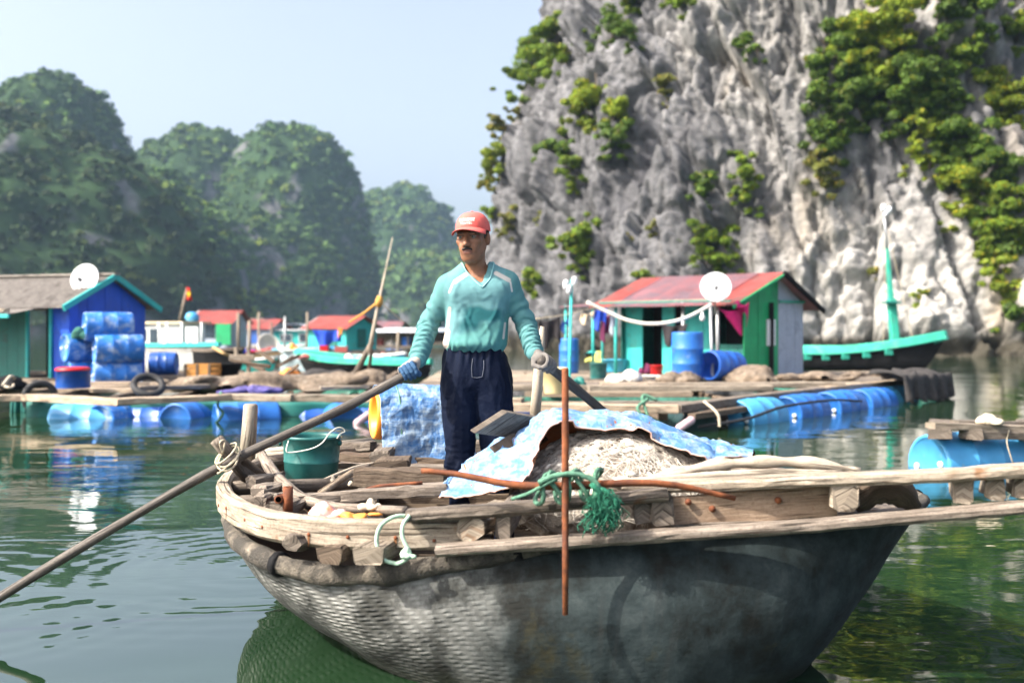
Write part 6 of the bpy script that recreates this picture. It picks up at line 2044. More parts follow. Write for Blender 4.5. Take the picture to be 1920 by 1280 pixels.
def make_wrapped_drum():
    c0, c1 = P(699, 778, 5.72), P(870, 778, 5.88)
    ax = (c1-c0).normalized()
    o = empty('orange_drum', c0.lerp(c1, .5) - Vector((0, 0, .14)), 'orange drum lying on a thwart under a blue tarpaulin', 'drum')
    pr = [(0, .10), (.085, .09), (.100, .012), (.118, 0), (.128, .006), (.130, .03), (.130, .47), (.12, .49), (0, .49)]
    MB().lathe(pr, c0, ax, 36).build('barrel', ORANGE, o, True)
    R = .148
    x = Vector((-ax.y, ax.x, 0)).normalized()
    if x.y > 0: x = -x                       # towards the camera
    def fn(u, v):
        p = c0 + ax*(0.012 + 0.50*u)
        a = -1.15 + v*3.2                    # back .. over the top .. down the front
        fl = .008 + .010*float(fbm(np.array([u*5.0 + v*2, v*7.0 - u*2, 3.3]), 3, .55, True)) + .004*float(facets(np.array([[u*9.0, v*14.0, .5]]), 9)[0][0])
        if v < 0.66:
            an = math.pi - (v/0.66)*math.pi
            q = p + x*(math.cos(an)*(R+fl)) + Vector((0, 0, math.sin(an)*(R+fl)))
        else:
            w = (v-0.66)/0.34
            q = p + x*(R + fl + 0.05*w + .022*w*math.sin(u*8+1)) + Vector((0, 0, -w*(0.232 + 0.022*math.sin(u*4+.5))))
        return q
    t = MB().sheet(fn, 60, 70, .003)
    thing_mesh(t, 'blue_tarpaulin', TARP, 'crinkled blue tarpaulin tied over the orange drum', 'tarpaulin')
    k0 = c0 + ax*0.118
    pts = []
    for i in range(17):
        an = math.pi*0.9 - i/16*math.pi*0.9
        pts.append(k0 + x*(math.cos(an)*(R+.016)) + Vector((0, 0, math.sin(an)*(R+.016))))
    pts += [k0 + x*(R+.035) + Vector((0, 0, -.10)), k0 + x*(R+.05) + Vector((0, 0, -.20)), k0 + x*(R+.045) + Vector((0, 0, -.235)), k0 + x*(R+.01) + Vector((-.03, 0, -.29))]
    rope('tie_cord', pts, .004, 'thin green cord tied round the tarpaulin on the orange drum', ROPE_G, 'cord', 50)
make_wrapped_drum()
for k, (a, b, r, lb) in enumerate(((P(690, 876, 5.0), P(600, 925, 4.7), .016, 'tan stick lying from the thwart towards the bucket'), (P(705, 868, 5.2), P(578, 912, 4.9), .008, 'thin pole lying beside the green bucket'), (P(668, 925, 4.5), P(792, 905, 4.5), .008, 'rusty rod lying on the inner boards'))):
    thing_mesh(MB().tube(catmull([a, a.lerp(b, .35) + Vector((0, 0, .015)), b], 8), r, 8, jit=.0006), 'loose_stick', (W_DECK, BAMBOO, RUST)[k], lb, 'stick', group='loose sticks in the boat')

# slabs of wood leaning behind the tarpaulin
def slab(A, B, back, t, mat, name, label, cat='board'):
    A, B, back = Vector(A), Vector(B), Vector(back)
    n = (B-A).cross(back).normalized()
    if n.z > 0: n = -n
    V = [A, B, B+back, A+back]
    V = V + [q + n*t for q in V]
    bm = MB().add(V, [(0, 1, 2, 3), (7, 6, 5, 4), (1, 0, 4, 5), (2, 1, 5, 6), (3, 2, 6, 7), (0, 3, 7, 4)], [(0, 0), (.18, 0), (.18, .3), (0, .3)]*2)
    o = bm.build(name, mat)
    bv = o.modifiers.new('edge', 'BEVEL'); bv.width = .004; bv.segments = 2
    o['kind'] = 'thing'
    return tag(o, label, cat)
slab(P(880, 806, 4.50), P(941, 767, 4.62), Vector((.19, .28, -.055)), .032, W_GREY, 'leaning_board', 'weathered board propped in front of the rower\'s trousers')
slab(P(916, 838, 4.56), P(958, 812, 4.64), Vector((.14, .28, -.02)), .055, W_DARK, 'wood_block', 'dark wooden block under the propped board', 'block')

# net heap under the big tarpaulin
def make_net():
    c = np.array(P(1160, 905, 4.42)); c[2] = 0.585
    f = Field(c - np.array([.58, .48, .12]), c + np.array([.60, .55, .40]), .011)
    f.ellipsoid(c + [-.02, .06, .02], (.36, .34, .245), k=.08)
    f.ellipsoid(c + [.26, .05, .0], (.24, .28, .165), k=.08)
    f.ellipsoid(c + [-.24, -.02, .0], (.20, .26, .14), k=.08)
    V, Fc = f.mesh(1)
    N = normals(V, Fc)
    V = V + N*(.018*fbm(V*np.array([7, 9, 14]), 4, .6, True))[:, None]
    o = empty('fishing_net', c, 'heap of pale fishing net with white floats under the blue tarpaulin', 'net')
    mesh('net_heap', V, Fc, m_plain('net_pale', (0.42, 0.37, 0.31), 0.9, 0.45, 30, 0.01, dirt=(.16, .12, .09), dirt_amt=.5, dirt_scale=8), o, True)
    N = normals(V, Fc)
    bvh = BVHTree.FromPolygons([tuple(q) for q in V], [tuple(int(i) for i in q) for q in Fc])
    rg = np.random.default_rng(3)
    front = np.where((N[:, 1] < 0.25) & (V[:, 2] > c[2]-.02))[0]
    # strands
    SV, SF = [], []
    mb = MB()
    for k in range(760):
        i = rg.choice(front)
        p = Vector(V[i]); n = Vector(N[i])
        d = Vector((rg.normal(), rg.normal()*.3, rg.normal()*.35)); d = (d - n*d.dot(n)).normalized()
        e = n.cross(d)
        ln = rg.uniform(.08, .34); cv = rg.normal()*.10; wv = rg.uniform(0, 6.28); wa = rg.uniform(.004, .02)
        pts = []
        for s in range(12):
            u = s/11 - .5
            q = p + d*(u*ln) + e*(cv*(u*u*4-.5) + wa*math.sin(u*11 + wv)) + n*.02
            h = bvh.find_nearest(q)
            if h[0] is not None: q = h[0] + h[1]*(.004 + .010*rg.uniform())
            pts.append(q)
        mb.tube(pts, .0008 + .0006*rg.uniform(), 3)
    st = mb.build('strands', m_plain('net_strand', (0.62, 0.57, 0.50), .6, .25, 30), o, True)
    st['kind'] = 'stuff'
    # floats
    fm = m_plain('net_float', (0.80, 0.74, 0.64), .5, .08, 20)
    proto = None
    placed = []
    while len(placed) < 85:
        i = rg.choice(front)
        if N[i][1] > 0.1: continue
        p = V[i]
        if any(np.linalg.norm(p-q) < .022 for q in placed): continue
        placed.append(p)
        n = Vector(N[i])
        d = Vector((1.0, rg.normal()*.3, rg.normal()*.45)); d = (d - n*d.dot(n)).normalized()
        if proto is None:
            L_, r_ = .0185, .0092
            fl = MB().lathe([(0, -L_), (r_*.6, -L_*.8), (r_*.95, -L_*.35), (r_, 0), (r_*.95, L_*.35), (r_*.6, L_*.8), (0, L_)], (0, 0, 0), (1, 0, 0), 8)
            proto = bpy.data.meshes.new('float')
            proto.from_pydata(fl.v, [], fl.f); proto.materials.append(fm)
            proto.polygons.foreach_set('use_smooth', np.ones(len(proto.polygons), dtype=bool))
        ob = bpy.data.objects.new('float', proto)
        COL.objects.link(ob); ob.parent = o
        ob.location = Vector(p) + n*.008 - Vector(c)
        ob.rotation_euler = d.to_track_quat('X', 'Z').to_euler()
        s = rg.uniform(.95, 1.3); ob.scale = (s, s, s)
make_net()


def make_big_tarp():
    front = [(824, 934, 4.22), (880, 934, 4.16), (945, 922, 4.10), (988, 905, 4.08), (1006, 866, 4.16), (1030, 812, 4.24), (1050, 797, 4.27), (1110, 801, 4.30), (1190, 807, 4.30), (1240, 832, 4.27), (1300, 851, 4.22), (1345, 862, 4.22), (1410, 858, 4.32)]
    ridge = [(832, 918, 4.35), (868, 884, 4.55), (905, 850, 4.68), (940, 824, 4.74), (975, 800, 4.78), (1015, 781, 4.80), (1050, 773, 4.80), (1105, 784, 4.80), (1160, 779, 4.80), (1215, 792, 4.78), (1280, 818, 4.72), (1340, 838, 4.62), (1412, 856, 4.45)]
    back = [(836, 916, 4.45), (880, 885, 4.80), (920, 860, 5.0), (955, 850, 5.15), (985, 845, 5.25), (1020, 842, 5.3), (1052, 842, 5.3), (1105, 845, 5.3), (1160, 845, 5.3), (1215, 848, 5.25), (1280, 852, 5.1), (1340, 856, 4.9), (1414, 858, 4.6)]
    nu, nv = 110, 46
    A, B, C = (catmull([P(*q) for q in cv], nu) for cv in (front, ridge, back))
    grid = np.zeros((nu+1, nv+1, 3))
    for i in range(nu+1):
        a, b, c = A[i], B[i], C[i]
        for j in range(nv+1):
            v = j/nv
            if v < .6:
                w = v/.6
                q = a.lerp(b, w) + Vector((0, 0, .035*math.sin(math.pi*w)*(1 if 40 < i < 100 else .35)))
            else:
                w = (v-.6)/.4
                q = b.lerp(c, w) + Vector((0, 0, .02*math.sin(math.pi*w)))
            grid[i, j] = q
    V = grid.reshape(-1, 3)
    m = nv+1
    Fc = np.array([(i*m+j, (i+1)*m+j, (i+1)*m+j+1, i*m+j+1) for i in range(nu) for j in range(nv)])
    N = normals(V, Fc)
    fc_, fe_ = facets(V*np.array([7, 9, 9]) + .7*fbm(V*6, 2)[:, None], 7)
    fc2, _ = facets(V*17, 8)
    cr = fbm(V*np.array([4, 6, 6]) + 3, 3, .55, True)*.012 + fc_*.011 + fc2*.004
    V = V + N*(cr)[:, None]
    if N[:, 2].mean() < 0: Fc = Fc[:, ::-1]; N = -N
    o = empty('blue_tarpaulin', P(1000, 930, 4.4), 'large faded blue tarpaulin spread over the fishing net', 'tarpaulin')
    mesh('cover', V, Fc, TARP2, o, True)
    mesh('lining', V - normals(V, Fc)*.004, Fc[:, ::-1], m_plain('tarp_lining', (0.28, 0.105, 0.04), .6, .3, 10), o, True)
    MB().tube([Vector(q) + Vector((0, -.002, .001)) for q in V.reshape(nu+1, m, 3)[:, 0]], .0035, 5).build('hem', m_plain('tarp_hem', (.45, .30, .25), .7, .2, 9), o, True)
make_big_tarp()

# rusty anchor lashed to the rail with green rope
_a = empty('rusty_anchor', P(1060, 905, 3.64), 'rusty iron anchor rods lashed across the near rail', 'anchor')
MB().tube([P(1060, 690, 3.615), P(1060, 694, 3.615), P(1060, 905, 3.61), P(1060, 1020, 3.60), P(1060, 1152, 3.58)], [.008, .0122, .0115, .0112, .0100], 10, jit=.0006).build('shank', RUST, _a, True)
MB().tube(catmull([P(790, 882, 3.72), P(860, 889, 3.70), P(960, 908, 3.66), P(1060, 911, 3.645), P(1180, 905, 3.66), P(1270, 910, 3.68), P(1378, 934, 3.72)], 24), [.015 - .006*abs(k/12-1) for k in range(25)], 8, jit=.0004).build('arm', RUST, _a, True)
thing_mesh(MB().tube([P(1085, 893, 3.80), P(1120, 900, 3.78), P(1165, 912, 3.76)], [.012, .013, .011], 8), 'wood_peg', BAMBOO, 'pale wooden peg jammed under the rusty anchor arm', 'peg')
_r = empty('green_rope', P(1090, 915, 3.62), 'tangle of green rope round the rusty anchor with a frayed end', 'rope')
for k in range(5):
    x0 = 1012 + 24*k
    c = P(x0 + 6, 916, 3.655)
    pts = [c + Vector((.012*math.sin(2*a) + .018*math.sin(a)*(-1)**k, .040*math.cos(a), .052*math.sin(a) + .004*k)) for a in [i*math.pi/8 for i in range(17)]]
    MB().tube(pts, .0085, 6, jit=.001).build('turn', ROPE_G, _r, True)
MB().tube(catmull([P(1010, 905, 3.60), P(1040, 892, 3.60), P(1075, 888, 3.60), P(1105, 896, 3.60), P(1122, 912, 3.60), P(1115, 935, 3.60)], 20), .010, 6, jit=.001).build('turn', ROPE_G, _r, True)
MB().tube(catmull([P(960, 935, 3.64), P(990, 925, 3.62), P(1022, 908, 3.60), P(1045, 896, 3.60)], 10), .007, 6).build('turn', ROPE_G, _r, True)
fm_ = m_plain('rope_green_deep', (0.02, 0.15, 0.09), .9, .45, 60, .004)
for (x0, y0, x1, y1, w_) in ((1108, 905, 1140, 962, .012), (1118, 908, 1120, 975, .010), (1125, 915, 1160, 955, .010)):
    MB().tube(catmull([P(x0, y0, 3.60), P((x0+x1)/2+6, (y0+y1)/2-4, 3.595), P(x1, y1, 3.60)], 8), [w_*(.8+.3*math.sin(k*1.3)) for k in range(9)], 7, jit=.001).build('strand', fm_, _r, True)
fb = MB()
for k in range(260):
    a_ = P(rnd(1112, 1150), rnd(915, 965), 3.60 + rnd(-.015, .02))
    sw = rnd(-.045, .05); ln_ = rnd(.03, .085)
    fb.tube(catmull([a_, a_ + Vector((sw*.5 + rnd(-.01, .01), rnd(-.012, .012), -ln_*.35)), a_ + Vector((sw + rnd(-.015, .015), rnd(-.015, .015), -ln_*.7)), a_ + Vector((sw*.8 + rnd(-.02, .02), rnd(-.015, .015), -ln_))], 6), .0016, 3)
_ff = fb.build('frayed_end', fm_, _r, True); _ff['kind'] = 'stuff'
# rope loop on the stern-quarter gunwale
thing_mesh(MB().tube(catmull([P(772, 966, 3.78), P(740, 968, 3.75), P(714, 985, 3.73), P(706, 1015, 3.72), P(716, 1045, 3.71), P(742, 1056, 3.71), P(762, 1048, 3.71), P(768, 1035, 3.72), P(756, 1010, 3.73), P(755, 985, 3.74), P(768, 966, 3.76)], 44), .0075, 7, jit=.0006), 'rope_loop', m_plain('rope_pale_green', (0.36, 0.50, 0.38), .9, .25, 90), 'pale green rope loop hanging over the gunwale plank', 'rope')
_k = heap(P(766, 1043, 3.715), (.055, .04, .05), 'knot of the pale green rope loop', MATS['rope_pale_green'], 'rope_knot', 'rope', 90, lumps=6, res=.05)
# pale bent bamboo at the near side towards the bow
_o = empty('bamboo_bundle', P(1400, 872, 3.95), 'pale bent bamboo laid along the upper rail towards the bow', 'bamboo')
MB().tube(catmull([P(1140, 917, 3.90), P(1250, 892, 3.93), P(1330, 874, 3.95), P(1420, 866, 3.96), P(1520, 868, 3.95), P(1612, 884, 3.92)], 30), [.022 + .005*math.sin(k*1.1) - (.010 if k > 27 else 0) for k in range(31)], 10, jit=.001).build('cane', BAMBOO, _o, True)
MB().tube(catmull([P(1200, 905, 3.88), P(1320, 892, 3.90), P(1450, 886, 3.90), P(1580, 889, 3.88)], 20), .015, 9, jit=.001).build('cane', BAMBOO, _o, True)
# cloths and knots on the stern quarter
heap(P(612, 968, 4.02), (.16, .12, .06), 'crumpled orange and pink plastic bag on the stern quarter', m_plain('bag_orange', (.80, .33, .10), .5, .2, 20, 0, dirt=(.75, .45, .42), dirt_amt=.9, dirt_scale=12), 'plastic_bag', 'bag', 91, lumps=8, res=.03)
heap(P(668, 968, 3.98), (.16, .08, .035), 'strip of orange cloth trailing from the plastic bag', m_plain('cloth_orange', (.75, .30, .05), .6, .2, 20), 'cloth_strip', 'cloth', 92, lumps=6, res=.03)
heap(P(692, 952, 4.08), (.075, .05, .05), 'small tangle of white string on the bent pole', ROPE_W, 'string_tangle', 'string', 93, lumps=7, res=.04)
for k, (x, y, d) in enumerate(((625, 898, 4.9), (656, 905, 4.75), (592, 908, 4.95))):
    heap(P(x, y+4, d), (.035, .03, .03), ('cream rope knot on the thin pole beside the bucket', 'cream rope knot on the inner boards, rightmost of three', 'cream rope knot nearest the foot of the bucket')[k], ROPE_W, 'rope_knot', 'rope', 94+k, lumps=5, res=.06)
# ================================================================== THE ROWER
MD = 5.20
def Q(px, py, dy=0.0):
    return np.array(P(px, py, MD + dy))


man = empty('person', Q(893, 1038), 'man in a red cap, teal long-sleeved shirt and navy trousers standing at two oars', 'person')

SHL, SHR = Q(840, 537, .01), Q(951, 530, .01)
ELL, ELR = Q(803, 611, .05), Q(986, 607, .05)
WRL, WRR = Q(783, 674, -.13), Q(1002, 660, -.11)
HEAD = Q(886.5, 448, -.02)
YAW = math.radians(-17)
HF = np.array([math.sin(YAW), -math.cos(YAW), -0.06]); HF /= np.linalg.norm(HF)
HRT = np.array([math.cos(YAW), math.sin(YAW), 0.0])
HRT = HRT + np.array([0, 0, 0.03]); HRT /= np.linalg.norm(HRT)
HUP = np.cross(HRT, -HF); HUP = HUP if HUP[2] > 0 else -HUP
def hd(x, y, z): return HEAD + HRT*x + HF*y + HUP*z
HROT = Matrix((HRT, HF, HUP)).transposed().to_euler()       # local x, forward, up


def make_body():
    f = Field((-.52, 4.88, .14), (.28, 5.50, 1.90), .0050)
    E = lambda x, y, z, r, k=.012, op='add': f.ellipsoid(hd(x, y, z), r, HROT, k, op)
    C = lambda a, b, ra, rb, k=.012, op='add': f.capsule(hd(*a), hd(*b), ra, rb, k, op)
    E(0, -.014, .034, (.069, .092, .090), .02)
    E(0, .028, -.030, (.053, .064, .084), .03)
    E(0, .056, -.088, (.030, .028, .026), .03)
    for s in (-1, 1):
        C((s*.044, .004, -.042), (s*.017, .050, -.088), .020, .018, .03)
        E(s*.043, .060, -.012, (.021, .019, .016), .02)
        E(s*.026, .074, -.044, (.018, .016, .022), .02)
        E(s*.0745, -.012, -.004, (.011, .019, .032), .006)
        C((s*.014, .099, -.028), (s*.012, .101, -.030), .009, .0085, .008)
    C((-.040, .080, .028), (.040, .080, .028), .012, .012, .015)
    C((0, .088, .014), (0, .110, -.026), .008, .0125, .010)
    for s in (-1, 1):
        E(s*.031, .104, .010, (.017, .018, .0105), .008, 'sub')
        E(s*.031, .079, .008, (.0135, .0135, .011), .004)
    C((-.017, .089, -.056), (.017, .089, -.056), .0058, .0058, .006)
    C((-.014, .089, -.068), (.014, .089, -.068), .0068, .0068, .006)
    # neck, chest, arms
    f.capsule(hd(0, -.022, -.060), Q(893, 512, .015), .046, .052, .03)
    f.capsule(Q(893, 507, .02), Q(864, 520, .025), .038, .032, .02)
    f.capsule(Q(893, 507, .02), Q(924, 516, .025), .038, .032, .02)
    f.capsule(Q(874, 548, .01), Q(922, 545, .01), .085, .085, .02)
    f.capsule(Q(872, 605, .01), Q(914, 602, .01), .078, .078, .06)
    f.capsule(Q(874, 670, .01), Q(912, 670, .01), .076, .076, .06)
    for a, b, c in ((SHL, ELL, WRL), (SHR, ELR, WRR)):
        f.capsule(a, b, .040, .034, .03); f.capsule(b, c, .034, .025, .02)
    for (hx, kx, ax_) in ((868, 864, 866), (918, 934, 935)):
        f.capsule(Q(hx, 725, .01), Q(kx, 880, -.01), .060, .040, .03)
        f.capsule(Q(kx, 880, -.01), Q(ax_, 1012, .02), .040, .032, .02)
        a = Q(ax_, 1024, .0); b = Q(ax_ - 4, 1028, -.15)
        f.capsule(a, b, .032, .024, .02)
    V, Fc = f.mesh(1)
    # colours: sunburnt skin, darker lips, brows, stubble
    loc = np.stack([(V-HEAD) @ HRT, (V-HEAD) @ HF, (V-HEAD) @ HUP], 1)
    col = np.tile(np.array([0.235, 0.105, 0.056]), (len(V), 1))
    col *= (1 + .18*fbm(V*22, 3))[:, None]
    inh = (np.abs(loc[:, 0]) < .1) & (np.abs(loc[:, 2]) < .15)
    def blend(mask, c, k=1.0):
        m = (np.clip(mask, 0, 1)*k*inh)[:, None]
        col[:] = col*(1-m) + np.array(c)*m
    fr = loc[:, 1] > .05
    lips = 1.4 - np.hypot(loc[:, 0]/.021, (loc[:, 2]+.062)/.0115)
    blend(lips*fr*2, (.17, .060, .045))
    mouth = 1.3 - np.hypot(loc[:, 0]/.020, (loc[:, 2]+.0620)/.0028)
    blend(mouth*fr*2, (.05, .018, .014))
    for s in (-1, 1):
        brow = 1.2 - np.hypot((loc[:, 0]-s*.031)/.020, (loc[:, 2]-.028-.05*np.abs(loc[:, 0]-s*.02))/.0052)
        blend(brow*fr*2, (.018, .012, .010))
    stub = np.clip(1 - np.hypot(loc[:, 0]/.05, (loc[:, 2]+.082)/.030), 0, 1)
    blend(stub*fr, (.10, .05, .033), .45)
    blend(np.clip(1.2 - np.hypot(loc[:, 0]/.012, (loc[:, 2]+.083)/.007), 0, 1)*fr, (.05, .025, .018), .6)
    sk = m_attr('skin', .5, .0015, 140, .10, .4, sub=.06)
    mesh('body', V, Fc, sk, man, True, col=col)
    em = m_attr('eyeball', .25, 0, 10, .02, .5)
    for s in (-1, 1):
        c = hd(s*.031, .0795, .0095)
        b = MB().lathe([(math.sin(a)*.0125, math.cos(a)*.0125) for a in [i*math.pi/14 for i in range(15)]], c, tuple(HF + np.array([-.25, 0, -.03])), 16)
        vv = np.array(b.v); dd = (vv - c) @ ((HF + np.array([-.25, 0, -.03]))/np.linalg.norm(HF + np.array([-.25, 0, -.03])))/.0125
        cc = np.where(dd[:, None] > .80, np.array([.012, .008, .006]), np.array([.22, .18, .15]))
        b.build('eye', em, man, True, col=cc)
        # upper lid
        f3 = Field(c - .03, c + .03, .002)
        f3.capsule(hd(s*.031 - .016, .0855, .0155), hd(s*.031 + .016, .0855, .0155), .0055, .0055, .002)
        V3, F3 = f3.mesh(1)
        mesh('eyelid', V3, F3, m_plain('lid_skin', (.12, .055, .032), .5, .1, 40), man, True)
    # moustache and hair
    f2 = Field(hd(0, .09, -.05) - .06, hd(0, .09, -.05) + .06, .0022)
    for s in (-1, 1):
        f2.capsule(hd(s*.003, .1025, -.0445), hd(s*.020, .094, -.0500), .0045, .0045, .004)
        f2.capsule(hd(s*.020, .094, -.0500), hd(s*.031, .084, -.0600), .0045, .0024, .004)
    V2, F2 = f2.mesh(1)
    N2 = normals(V2, F2)
    V2 = V2 + N2*(.0010*noise3(V2*np.array([500, 300, 120])))[:, None]
    hm = m_plain('black_hair', (.012, .009, .008), .6, .4, 120, .001)
    mesh('moustache', V2, F2, hm, man, True)
    f2 = Field(hd(0, 0, .03) - .14, hd(0, 0, .03) + .14, .004)
    f2.ellipsoid(hd(0, -.022, .022), (.0735, .088, .080), HROT, 0)
    f2.ellipsoid(hd(0, .098, -.03), (.10, .085, .14), HROT, 0.01, 'sub')
    f2.ellipsoid(hd(0, -.05, -.115), (.16, .16, .085), HROT, .01, 'sub')
    V2, F2 = f2.mesh(1); N2 = normals(V2, F2)
    V2 = V2 + N2*(.002*noise3(V2*np.array([160, 160, 60])))[:, None]
    mesh('hair', V2, F2, hm, man, True)


make_body()


def make_cap():
    red = m_plain('cap_red', (.66, .115, .095), .8, .10, 60, .0008, dirt=(.58, .13, .11), dirt_amt=.4, dirt_scale=20)
    c = empty('cap', hd(0, 0, .05))
    del c['kind']
    n = 40
    V, Fc = [], []
    rows = 14
    for i in range(rows+1):
        t = i/rows
        an = t*math.pi/2
        for j in range(n):
            a = 2*math.pi*j/n
            x, y = math.sin(a), math.cos(a)
            base = .034 + .016*max(0, y)
            z = base + (.131-base)*math.sin(an)**.92
            k = math.cos(an)**.78
            # slightly squared front panel and seams
            fr = 1 + .020*max(0, y)**4*math.sin(an*2) - .006*max(0, 1 - abs(math.sin(a*3))/.12)*math.cos(an*.6)
            V.append(hd(.0835*x*k*fr, -.010 + .1025*y*k*fr, z))
    for i in range(rows):
        for j in range(n):
            Fc.append((i*n+j, i*n+(j+1) % n, (i+1)*n+(j+1) % n, (i+1)*n+j))
    c.parent = man
    c.location = Vector(hd(0, 0, .05)) - man.location
    mesh('crown', V, Fc, red, c, True)
    MB().lathe([(0, .006), (.006, .004), (.008, 0), (0, -.002)], Vector(hd(0, -.010, .1305)), tuple(HUP), 12).build('button', red, c, True)
    def fn(u, v):
        a = (-1 + 2*u)*1.22
        x0, y0 = .0825*math.sin(a), -.010 + .101*math.cos(a)
        ext = .070*max(0.0, math.cos(a*1.12))**.6
        x = x0*(1 + .06*v); y = y0 + ext*v
        z = .043 + .010*math.cos(a) - .012*v*math.cos(a) - (.30*abs(x)*abs(x)/.08)*(.35 + .65*v)
        return hd(x, y, z)
    MB().sheet(fn, 34, 10, .003).build('brim', red, c, True)
    # lettering across the front panel
    tm = m_plain('cap_lettering', (.80, .70, .66), .8, .05, 50)
    for txt, z0, size, name in (('PARADISE', .084, .0200, 'lettering'), ('TRAVEL', .069, .0140, 'lettering')):
        cu = bpy.data.curves.new('t', 'FONT'); cu.body = txt; cu.size = size; cu.align_x = 'CENTER'; cu.extrude = 0.0; cu.offset = .0006
        cu.space_character = 1.05 if size > .018 else 1.5
        ob = bpy.data.objects.new('t', cu); COL.objects.link(ob)
        dg = bpy.context.evaluated_depsgraph_get()
        me = bpy.data.meshes.new_from_object(ob.evaluated_get(dg))
        bm = bmesh.new(); bm.from_mesh(me)
        bmesh.ops.triangulate(bm, faces=bm.faces[:])
        bmesh.ops.subdivide_edges(bm, edges=[e for e in bm.edges if e.calc_length() > .006], cuts=1)
        W = []
        for v in bm.verts:
            x, z = v.co.x, v.co.y
            zz = z0 + z
            s = min(.999, max(0, (zz - .050)/(.131-.050)))
            an = math.asin(min(.999, s**(1/.92)))
            k = math.cos(an)**.78
            a = x/(.095*k)
            fr = 1 + .020*max(0, math.cos(a))**4*math.sin(an*2)
            W.append(hd(.0835*math.sin(a)*k*fr*1.012, -.010 + .1025*math.cos(a)*k*fr + .0016, zz))
        F_ = [[v.index for v in fc.verts] for fc in bm.faces]
        bm.verts.index_update()
        F_ = [[v.index for v in fc.verts] for fc in bm.faces]
        mesh(name, W, F_, tm, c)
        bm.free()
        bpy.data.objects.remove(ob); bpy.data.curves.remove(cu); bpy.data.meshes.remove(me)


make_cap()


def seg_t(V, a, b):
    ba = b-a
    t = (V-a) @ ba/(ba @ ba)
    d = np.linalg.norm(V - (a + np.clip(t, 0, 1)[:, None]*ba), axis=1)
    return t, d


